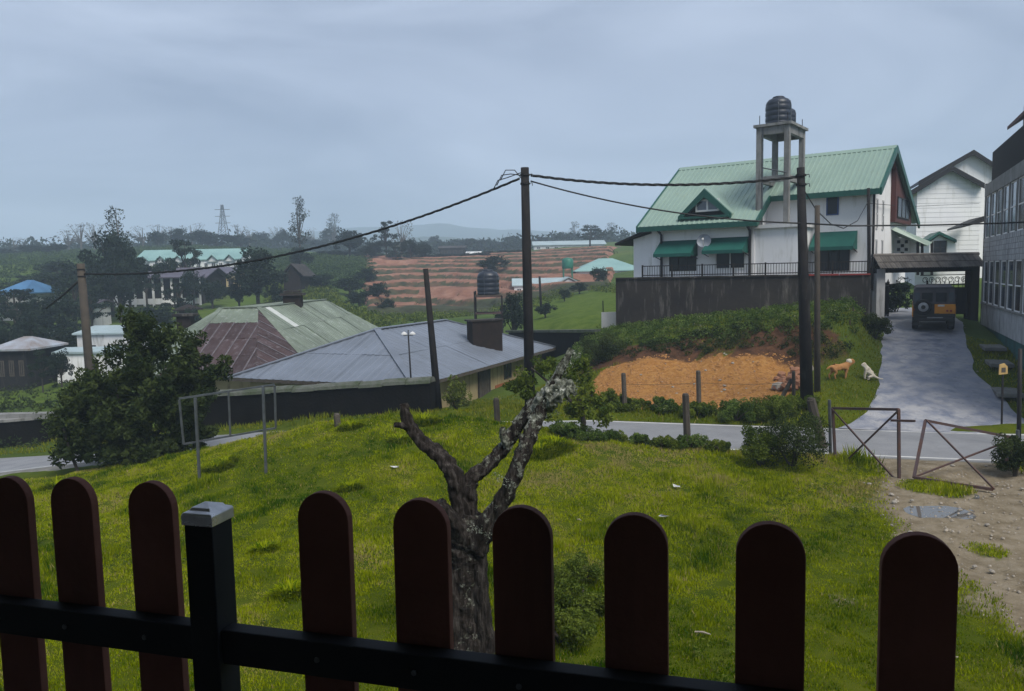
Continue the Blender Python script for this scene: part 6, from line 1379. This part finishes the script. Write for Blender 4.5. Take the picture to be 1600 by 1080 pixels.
# ------------------------------------------------------------------ far buildings
def far_house(name, label, x0, x1, yr, ye, Y_, dep, wallm, roofm, kind='gable', yaw=0., wins=0, cat='building', over=.5, door=False, yb=None):
    pl_, pr_ = at(x0, ye, Y_), at(x1, ye, Y_); ze = (pl_.z + pr_.z) / 2; zr_ = at((x0 + x1) / 2, yr, Y_ + dep / 2).z; W_ = pr_.x - pl_.x; cx = (pl_.x + pr_.x) / 2; cyy = Y_ + dep / 2
    g_ = min(gz(cx - W_ / 2, Y_), gz(cx + W_ / 2, Y_), gz(cx, Y_)) - .3
    if yb: g_ = min(g_, at((x0 + x1) / 2, yb, Y_).z)
    t_ = thing(name, label, cat, (cx, cyy, g_)); ca, sa = math.cos(yaw), math.sin(yaw)
    def P(x, y, z): return Vector((cx + x * ca - y * sa, cyy + x * sa + y * ca, z))
    hw, hd = W_ / 2 - over, dep / 2 - over * .6
    obj('wall', MB().obox(P(-hw, -hd, g_), P(hw, -hd, g_) - P(-hw, -hd, g_), P(-hw, hd, g_) - P(-hw, -hd, g_), Vector((0, 0, ze - g_))), wallm, t_)
    HW, HD = W_ / 2, dep / 2; u = Vector((0, 0, .14)); ex = Vector((ca, sa, 0)); ey = Vector((-sa, ca, 0))
    if kind == 'gable':
        for s in (-1, 1):
            a, b_ = P(-HW, s * HD, ze), P(-HW, 0, zr_); obj('roof', MB().prism([a, b_, b_ + u, a + u], ex * W_), roofm, t_)
        obj('gable_wall', MB().prism([P(-hw, -hd, ze - .05), P(-hw, hd, ze - .05), P(-hw, 0, zr_ - .12)], ex * (2 * hw)), wallm, t_)
    elif kind == 'front':                                             # ridge runs away from the viewer
        for s in (-1, 1):
            a, b_ = P(s * HW, -HD, ze), P(0, -HD, zr_); obj('roof', MB().prism([a, b_, b_ + u, a + u], ey * dep), roofm, t_)
        obj('gable_wall', MB().prism([P(-hw, -hd, ze - .05), P(hw, -hd, ze - .05), P(0, -hd, zr_ - .12)], ey * (2 * hd)), wallm, t_)
    else:
        k = min(HW * .8, HD); r0, r1 = P(-HW + k, 0, zr_), P(HW - k, 0, zr_); A = [P(-HW, -HD, ze), P(HW, -HD, ze), P(HW, HD, ze), P(-HW, HD, ze)]
        for f in ((A[0], A[1], r1, r0), (A[1], A[2], r1), (A[2], A[3], r0, r1), (A[3], A[0], r0)): obj('roof', MB().prism(list(f), u), roofm, t_)
    n = wins
    for i in range(n):
        s = -hw + (i + .5) * 2 * hw / n; ww = min(1.1, 2 * hw / n * .5); z0 = g_ + (ze - g_) * .42; hh = (ze - g_) * .36
        window(t_, P(s - ww / 2, -hd, z0), ex * ww, Vector((0, 0, hh)), -ey, 2, 1, 'white_wall_old' if wallm.startswith('white') else 'post_wood', 'glass_dark', .08)
    if door: obj('door', MB().obox(P(hw * .2, -hd + .02, g_), ex * 1.0, -ey * .06, Vector((0, 0, min(2.1, ze - g_ - .2)))), 'pole_dark', t_)
    return t_, P, g_, ze, hw, hd, ex, ey
# school with verandah columns
t_, P, g_, ze, hw, hd, ex, ey = far_house('school_building', 'long school block with red walls and white verandah columns', 134, 322, 421, 437, 100, 9, 'brown_brick', 'roof_purple', over=.6, yb=468)
for i in range(13): obj('column', MB().bar(P(-hw + i * 2 * hw / 12, -hd - 1.1, g_), P(-hw + i * 2 * hw / 12, -hd - 1.1, ze + .1), .22), 'white_wall', t_)
for i in range(12):
    a = -hw + (i + .06) * 2 * hw / 12; obj('parapet', MB().obox(P(a, -hd - 1.15, g_ + .5), ex * (2 * hw / 12 * .88), ey * .1, Vector((0, 0, .75))), 'white_wall', t_)
obj('verandah_roof', MB().prism([P(-hw - .3, -hd - 1.6, ze + .12), P(-hw - .3, -hd + .2, ze + .45), P(-hw - .3, -hd + .2, ze + .6), P(-hw - .3, -hd - 1.6, ze + .25)], ex * (2 * hw + .6)), 'roof_purple', t_)
obj('ridge_strip', MB().bar(at(200, 420, 104.6), at(232, 419.5, 104.6), .3), 'white_paint', t_)
# long teal roofed building with small gables
t_, P, g_, ze, hw, hd, ex, ey = far_house('teal_roofed_hostel', 'long white building with teal roof and a row of small gables', 208, 376, 391, 407, 140, 9, 'white_wall', 'roof_teal_far', wins=14, over=.4, yb=420)
for i in range(6):
    s = -hw + (i + .5) * 2 * hw / 6; 
    for sg in (-1, 1): obj('small_gable', MB().prism([P(s + sg * 1.05, -hd - .7, ze - .1), P(s, -hd - .7, ze + .85), P(s, -hd - .7, ze + .97), P(s + sg * 1.05, -hd - .7, ze + .02)], ey * 2.4), 'roof_teal_far', t_)
    obj('gable_wall', MB().prism([P(s - .85, -hd - .3, ze - .3), P(s + .85, -hd - .3, ze - .3), P(s, -hd - .3, ze + .75)], ey * 1.8), 'white_wall', t_)
far_house('cream_hall', 'cream walled building with dark roof right of the school block', 300, 372, 419, 429, 113, 8, 'cream_wall', 'roof_purple', wins=4, yb=440)
far_house('grey_white_house', 'two tier white house with a flat grey roof edge behind the large bush', 112, 206, 511, 523, 63, 7, 'white_wall_old', 'roof_pale', wins=2, over=.3, yb=560)
far_house('white_annex', 'low white annex with pale roof and dark doorway', 80, 166, 545, 553, 58, 4, 'white_wall', 'roof_pale', wins=0, door=True, over=.25, yb=574)
far_house('dark_hut', 'dark timber hut with shiny patched metal roof', -22, 46, 529, 549, 56, 5, 'pole_dark', 'roof_shiny', kind='hip', wins=3, yb=576)
far_house('blue_roofed_house', 'house with a blue hipped roof among dark trees', -12, 36, 440, 460, 92, 9, 'white_wall_old', 'roof_blue', kind='hip', wins=2, yb=490)
far_house('red_shed', 'dark red shed with thin pale roof behind the shiny roofed hut', 38, 72, 520, 525, 72, 5, 'red_wall', 'roof_pale', wins=0, yb=548)
far_house('pale_blue_shed', 'long white shed with pale blue metal roof at the field edge', 800, 884, 436, 447, 104, 6, 'white_wall', 'roof_pale', wins=5, over=.3, yb=462)
far_house('shed_gable', 'white gabled end block joining the long pale blue shed', 866, 912, 434, 446, 101, 7, 'white_wall_old', 'roof_pale', kind='front', wins=2, over=.3, yb=461)
far_house('pale_green_roofed_house', 'white house with pale green hipped roof behind the concrete wall', 898, 1010, 405, 424, 116, 12, 'white_wall', 'roof_teal_far', kind='hip', wins=6, yb=440)
far_house('hilltop_building', 'long low grey roofed building on the hill crest', 832, 948, 377, 383, 225, 12, 'white_wall_old', 'roof_pale', wins=8, yb=392)
far_house('brick_shell', 'unfinished dark brick building beyond the terraces', 684, 728, 385, 388, 215, 8, 'brown_brick', 'concrete_dark', wins=4, yb=404)
far_house('white_roofed_hut', 'small hut with bright white roof beyond the terraces', 727, 752, 394, 398, 205, 6, 'white_wall_old', 'white_paint', yb=406)
far_house('grey_cottage', 'small cottage with steep dark grey roof beside the scrub', 436, 474, 414, 433, 104, 7, 'brown_brick', 'concrete_dark', kind='front', wins=0, yb=446)
far_house('garden_pavilion', 'small dark pavilion with pointed roof left of the mossy roof', 270, 300, 478, 486, 80, 3, 'brown_brick', 'brown_brick', kind='hip', yb=512)
far_house('cream_stair_block', 'small pale block below the school behind the brown pole', 133, 152, 470, 476, 84, 4, 'white_wall_old', 'roof_purple', wins=1, yb=498)
c = at(887, 430, 108); gt = thing('green_tank_stand', 'green tank raised on a stand in the red soil field', 'water tank', Vector((c.x, c.y, gz(c.x, c.y))))
obj('tank', MB().lathe([(.75, 0), (.8, .1), (.8, 1.2), (.6, 1.45), (.1, 1.55)], at(887, 420, 108), 14), 'tank_green', gt, True)
for dx in (-.6, .6):
    for dy in (-.6, .6): p = at(887, 420, 108); obj('leg', MB().bar((p.x + dx, p.y + dy, gz(p.x, p.y) - .3), (p.x + dx, p.y + dy, p.z), .14), 'tank_green', gt)
# lattice pylon on the crest
pyl = gp(350, 380, 330); ptop = at(349, 320, 330); Hpy = ptop.z - pyl.z; ly = thing('pylon', 'faint lattice power pylon on the misty crest', 'pylon', pyl)
def pw(t_): return 2.6 * (1 - t_) ** 1.3 + .35
for sx in (-1, 1):
    for sy in (-1, 1): obj('leg', MB().tube([pyl + Vector((sx * pw(k / 8), sy * pw(k / 8), Hpy * k / 8)) for k in range(9)], .16, 5), 'galvanised', ly)
for k in range(8):
    a, b_ = k / 8, (k + 1) / 8
    for sy in (-1, 1):
        obj('brace', MB().bar(pyl + Vector((-pw(a), sy * pw(a), Hpy * a)), pyl + Vector((pw(b_), sy * pw(b_), Hpy * b_)), .14), 'galvanised', ly); obj('brace', MB().bar(pyl + Vector((pw(a), sy * pw(a), Hpy * a)), pyl + Vector((-pw(b_), sy * pw(b_), Hpy * b_)), .14), 'galvanised', ly)
for k in (.62, .76, .9): obj('cross_arm', MB().bar(pyl + Vector((-3.2, 0, Hpy * k)), pyl + Vector((3.2, 0, Hpy * k)), .22), 'galvanised', ly)

# ------------------------------------------------------------------ trees (unit prototypes, 1 m tall, copied and scaled)
def proto(kind, seed):
    r = np.random.default_rng(seed); random.seed(seed); t_ = thing({'broad': 'broadleaf_tree', 'euc': 'eucalyptus_tree', 'spread': 'spreading_tree', 'bare': 'sparse_tree'}[kind], 'proto', 'tree', (0, 0, 0)); mb = MB()
    if kind == 'broad':
        n = 46; P = blob_pts(n, .30, .30, .36, .60, seed, .35); P[:, :2] *= (1.15 - .5 * np.abs(P[:, 2:3] - .5)); rad = r.uniform(.06, .12, n); per, sz, mt = 80, .026, 'leaf_tree'; mb.tube([(0, 0, -.05), (.01, 0, .25), (0, .01, .6)], [.03, .024, .01], 7); limbs(mb, P[:7], .35, .03)
    elif kind == 'euc':
        P = []; rad = []
        for k in range(26):
            z = .38 + .6 * (k / 25) + r.uniform(-.04, .04); a = r.uniform(0, 6.28); q = (.16 * (1 - abs(z - .6) * 1.1)) * r.uniform(.35, 1.15); P.append((math.cos(a) * q, math.sin(a) * q, z)); rad.append(r.uniform(.035, .075))
        P = np.array(P); rad = np.array(rad); per, sz, mt = 42, .014, 'leaf_euc'; mb.tube([(0, 0, -.05), (.012, 0, .35), (-.01, .01, .7), (0, 0, .97)], [.018, .015, .009, .003], 7); limbs(mb, P[::2], .5, .014)
    elif kind == 'spread':
        P = []; rad = []
        for lv, (z, q, m_) in enumerate(((.45, .38, 12), (.6, .42, 13), (.76, .34, 11), (.9, .2, 7))):
            for k in range(m_): a = r.uniform(0, 6.28); rr_ = q * r.uniform(.35, 1.1); P.append((math.cos(a) * rr_, math.sin(a) * rr_, z + r.uniform(-.04, .05))); rad.append(r.uniform(.06, .11))
        P = np.array(P); rad = np.stack([np.array(rad) * 1.2, np.array(rad) * 1.2, np.array(rad) * .5], -1); per, sz, mt = 70, .024, 'leaf_tree'; mb.tube([(0, 0, -.05), (.01, 0, .3), (0, .01, .7), (0, 0, .92)], [.03, .026, .016, .004], 7); limbs(mb, P[::3], .5, .03)
    else:
        P = []; rad = []
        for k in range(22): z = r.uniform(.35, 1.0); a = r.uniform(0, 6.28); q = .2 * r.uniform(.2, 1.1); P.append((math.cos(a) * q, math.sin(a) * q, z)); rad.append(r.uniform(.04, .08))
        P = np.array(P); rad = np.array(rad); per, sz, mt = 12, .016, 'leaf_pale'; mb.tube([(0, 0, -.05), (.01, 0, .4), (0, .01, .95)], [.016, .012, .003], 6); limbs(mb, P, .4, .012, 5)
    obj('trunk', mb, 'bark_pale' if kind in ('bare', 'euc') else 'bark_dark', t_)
    crown('crown', P, rad, per, sz, mt, t_, seed)
    return t_
PROTO = {k: [proto(k, s + i * 17) for i in range(3)] for k, s in (('broad', 401), ('euc', 501), ('spread', 601), ('bare', 701))}
PW_ = {'broad': .70, 'euc': .34, 'spread': .86, 'bare': .46}
used = {k: [False] * 3 for k in PROTO}
TR = [
 # px, top, depth, width px, kind, label, group
 (180, 324, 95, 44, 'euc', 'tall dark tree rising above the clump beside the school block', None), (166, 358, 93, 84, 'broad', 'dense dark tree clumped in front of the school block', 'dark trees before the school'), (196, 372, 91, 60, 'broad', 'dense dark tree clumped in front of the school block', 'dark trees before the school'), (150, 395, 90, 60, 'broad', 'dense dark tree clumped in front of the school block', 'dark trees before the school'), (182, 405, 88, 60, 'broad', 'dense dark tree clumped in front of the school block', 'dark trees before the school'),
] + [(px, ty, Y_, w_, k, 'dark tree in the valley close to the shiny roofed hut' if Y_ < 70 else 'dark tree around the blue roofed house' if px < 50 else 'dark tree left of the brown concrete pole' if Y_ < 100 else 'dark tree on the slope below the tea bushes', 'dark valley trees') for px, ty, Y_, w_, k in ((25, 470, 72, 70, 'spread'), (72, 452, 76, 85, 'broad'), (112, 432, 84, 80, 'spread'), (58, 500, 64, 80, 'spread'), (100, 500, 66, 62, 'broad'), (8, 505, 62, 50, 'broad'), (95, 405, 120, 70, 'broad'), (45, 430, 110, 70, 'spread'), (-20, 440, 90, 80, 'broad'), (92, 545, 55, 40, 'broad'), (130, 400, 100, 80, 'broad'), (70, 425, 105, 80, 'broad'), (20, 450, 85, 80, 'spread'), (140, 450, 82, 60, 'spread'), (95, 470, 78, 70, 'spread'), (40, 485, 68, 70, 'broad'), (62, 545, 53, 34, 'spread'))] + [
 (400, 384, 90, 84, 'broad', 'big dark round tree at the end of the teal roofed building', None), (288, 372, 106, 58, 'spread', 'dark tree standing before the teal roofed building', 'dark trees before the teal roof'), (258, 398, 104, 48, 'broad', 'dark tree standing before the teal roofed building', 'dark trees before the teal roof'), (300, 420, 98, 40, 'broad', 'dark tree standing before the teal roofed building', 'dark trees before the teal roof'), (275, 440, 86, 54, 'spread', 'dark tree between the school block and the mossy roofed house', 'dark trees by the mossy roof'), (245, 470, 78, 60, 'broad', 'dark tree between the school block and the mossy roofed house', 'dark trees by the mossy roof'), (300, 480, 72, 40, 'broad', 'dark tree between the school block and the mossy roofed house', 'dark trees by the mossy roof'), (225, 400, 96, 50, 'spread', 'dark tree standing before the teal roofed building', 'dark trees before the teal roof'), (330, 432, 96, 44, 'broad', 'dark tree between the school block and the mossy roofed house', 'dark trees by the mossy roof'), (372, 432, 92, 46, 'broad', 'dark tree leaning on the big round tree', None), (432, 440, 88, 40, 'broad', 'dark bushy tree before the small grey cottage', None),
 (464, 308, 140, 36, 'euc', 'tall slender eucalyptus standing alone above the red bank', None), (468, 385, 138, 40, 'broad', 'bushy tree at the foot of the tall eucalyptus', None), (545, 356, 172, 56, 'broad', 'dome shaped dark tree on the crest above the terraces', None), (602, 344, 166, 38, 'spread', 'layered dark conifer on the crest above the terraces', None), (626, 344, 172, 40, 'bare', 'bare branched tree beside the layered conifer', None), (640, 372, 160, 34, 'broad', 'dark tree on the crest above the terraced field', 'dark crest trees'), (660, 376, 165, 34, 'broad', 'dark tree on the crest above the terraced field', 'dark crest trees'), (580, 378, 168, 40, 'broad', 'dark tree on the crest above the terraced field', 'dark crest trees'), (618, 380, 160, 36, 'spread', 'dark tree on the crest above the terraced field', 'dark crest trees'),
 (522, 334, 300, 22, 'euc', 'pale misty eucalyptus far behind the dome shaped tree', None), (922, 351, 205, 44, 'spread', 'wind bent spreading tree on the hill crest', None), (770, 398, 128, 56, 'broad', 'round leafy tree behind the black tank stand', None), (935, 414, 98, 34, 'broad', 'leafy tree before the pale green roofed house', None), (800, 455, 58, 52, 'broad', 'dark leafy tree beside the black tank stand', None), (852, 476, 66, 34, 'broad', 'small leafy tree on the green field', 'field trees'), (882, 462, 80, 22, 'broad', 'small leafy tree on the green field', 'field trees'), (905, 448, 88, 30, 'broad', 'small leafy tree on the green field', 'field trees'), (545, 432, 108, 50, 'broad', 'bushy tree in the scrub left of the terraces', 'scrub trees'), (500, 425, 110, 44, 'broad', 'bushy tree in the scrub left of the terraces', 'scrub trees'), (572, 418, 118, 40, 'broad', 'bushy tree in the scrub left of the terraces', 'scrub trees'), (590, 440, 104, 40, 'broad', 'bushy tree in the scrub left of the terraces', 'scrub trees'), (560, 450, 96, 44, 'broad', 'bushy tree in the scrub left of the terraces', 'scrub trees'), (602, 466, 92, 34, 'broad', 'bushy tree in the scrub left of the terraces', 'scrub trees')]
for px, ty, Y_, w_ in ((8, 388, 215, 40), (48, 380, 210, 42), (66, 384, 200, 30), (88, 380, 200, 36), (245, 358, 215, 34), (282, 356, 220, 40), (338, 364, 230, 60), (315, 356, 225, 40), (375, 366, 235, 40)): TR.append((px, ty, Y_, w_, 'broad', 'misty tree on the tea hill crest', 'misty crest trees'))
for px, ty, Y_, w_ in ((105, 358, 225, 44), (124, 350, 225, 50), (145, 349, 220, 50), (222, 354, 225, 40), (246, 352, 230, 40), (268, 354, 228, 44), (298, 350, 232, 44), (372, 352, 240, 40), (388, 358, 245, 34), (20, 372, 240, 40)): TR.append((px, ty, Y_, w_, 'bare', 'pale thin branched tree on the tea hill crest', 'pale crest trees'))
rr = random.Random(77)
for i in range(17): px = 402 + i * 8 + rr.uniform(-4, 4); TR.append((px, rr.uniform(352, 372), rr.uniform(285, 330), rr.uniform(22, 36), rr.choice(('broad', 'bare', 'broad')), 'faint tree in the misty line behind the tall eucalyptus', 'faint misty tree line'))
for i in range(30): px = 655 + i * 10.5 + rr.uniform(-5, 5); TR.append((px, rr.uniform(366, 378) - (8 if 840 < px < 900 else 0), rr.uniform(270, 330), rr.uniform(24, 40), 'broad', 'blue hazed tree in the wood beyond the terraces', 'hazy wood beyond the terraces'))
for px, ty in ((898, 348), (955, 348), (762, 372)): TR.append((px, ty, 330, 18, 'euc', 'faint slender tree standing out of the hazy wood', 'faint slender trees'))
# brush row along the top of the terraces
for i in range(24): px = 500 + i * 13.5 + rr.uniform(-4, 4); TR.append((px, rr.uniform(397, 404), rr.uniform(172, 184), rr.uniform(26, 38), 'broad', 'low bushy tree in the row topping the terraced field', 'hedge trees topping the terraces'))
for i, (px, ty, Y_, w_, k, lb, gp_) in enumerate(TR):
    top = at(px, ty, Y_); z0 = gz(top.x, top.y) - .1; h_ = max(top.z - z0, 1.5); wd_ = w_ * Y_ / 1200 / PW_[k]; v = i % 3; pt = PROTO[k][v]
    if k == 'broad' and wd_ > h_ * 1.2: pass
    if not used[k][v]:
        used[k][v] = True; o = pt; o.location = (top.x, top.y, z0); o.rotation_euler = (0, 0, rr.uniform(0, 6.28)); o.scale = (wd_, wd_, h_)
    else: o = copy_tree(pt, (top.x, top.y, z0), rr.uniform(0, 6.28), (wd_, wd_, h_))
    o['label'] = lb; o['category'] = 'tree'
    if gp_: o['group'] = gp_
    elif 'group' in o: del o['group']

# ------------------------------------------------------------------ ground cover too many to count
def cover(name, label, n, p0, p1, y0, y1, cond, rad, per, size, mt, seed, dz=.4, cat='vegetation'):
    r = np.random.default_rng(seed); y = np.sqrt(r.uniform(y0 ** 2, y1 ** 2, n)); x = (r.uniform(p0, p1, n) - 800) / 1200 * y; k = cond(x, y); x, y = x[k], y[k]
    rd = rad * r.uniform(.5, 1.4, len(x)); C = np.stack([x, y, ground(x, y) + rd * dz], -1); V, F, tn = leafcloud(C, rd, per, size, seed, .75); return stuff(npmesh(name, V, F, mt, None, {'tone': tn}), label, cat)
T = lambda x, y: np.ones(len(x), bool)
cover('tea_bushes', 'rows of clipped tea bushes covering the hill on the left', 9000, -150, 470, 112, 235, lambda x, y: (np.sin(y * .9 + .06 * x + 1.2 * wob(x, y, .05, 3)) > -.35), .75, 16, .24, 'leaf_tea', 811)
cover('hillside_scrub', 'dark tangled scrub between the mossy roof and the terraces', 2600, 425, 610, 62, 118, lambda x, y: (wob(x, y, .12, 4) > -.5) & ((x / y * 1200 + 800) < 480 + (118 - y) * 2.6 + 20 * wob(x, y, .3, 6)), .8, 34, .17, 'leaf_shrub', 812)
cover('valley_scrub', 'mixed low scrub on the valley floor', 2600, -200, 420, 44, 112, lambda x, y: (wob(x, y, .10, 14) > .0) & (field_mask(x, y) < .5), .6, 26, .14, 'leaf_bush', 813)
cover('field_scrub', 'green weeds and low bushes on the field beyond the wall', 2600, 600, 970, 52, 110, lambda x, y: wob(x, y, .16, 15) > .05, .5, 26, .11, 'leaf_shrub', 814)
cover('terrace_weeds', 'weed tufts along the terrace edges', 500, 560, 970, 96, 180, lambda x, y: wob(x, y, .2, 16) > .25, .35, 16, .15, 'leaf_bush', 815)
cover('far_woods', 'blue hazed woodland mass beyond the crest', 3000, -300, 1900, 250, 420, T, 3.0, 18, .8, 'leaf_tree', 816, .8, 'wood')
cover('yard_undergrowth', 'low undergrowth behind the black wall and around the old houses', 700, -60, 560, 34, 62, lambda x, y: ~((x > -14) & (y > 33)) & ~((x > -21) & (x < -10) & (y > 37)), .4, 26, .09, 'leaf_bush', 817)
cover('slope_bushes', 'rough bushes on the slope below the tall eucalyptus', 1500, 440, 585, 112, 172, lambda x, y: wob(x, y, .1, 24) > -.45, .8, 22, .2, 'leaf_tea', 818)

# ------------------------------------------------------------------ haze
hm = bpy.data.materials.new('haze'); hm.use_nodes = True; ht = hm.node_tree; ht.nodes.clear()
hv = ht.nodes.new('ShaderNodeVolumePrincipled'); hv.inputs['Color'].default_value = (.66, .82, 1.0, 1); hv.inputs['Density'].default_value = HAZE; hv.inputs['Anisotropy'].default_value = 0.0
ho = ht.nodes.new('ShaderNodeOutputMaterial'); ht.links.new(hv.outputs['Volume'], ho.inputs['Volume']); MAT['haze'] = hm
zmin = float(GZ2.min()) - 60
hz = MB().box((0, 0, (zmin + 100) / 2), (5800, 5800, 100 - zmin)); hz = obj('haze', hz, 'haze'); stuff(hz, 'thin pale mist filling the valley air', 'haze')
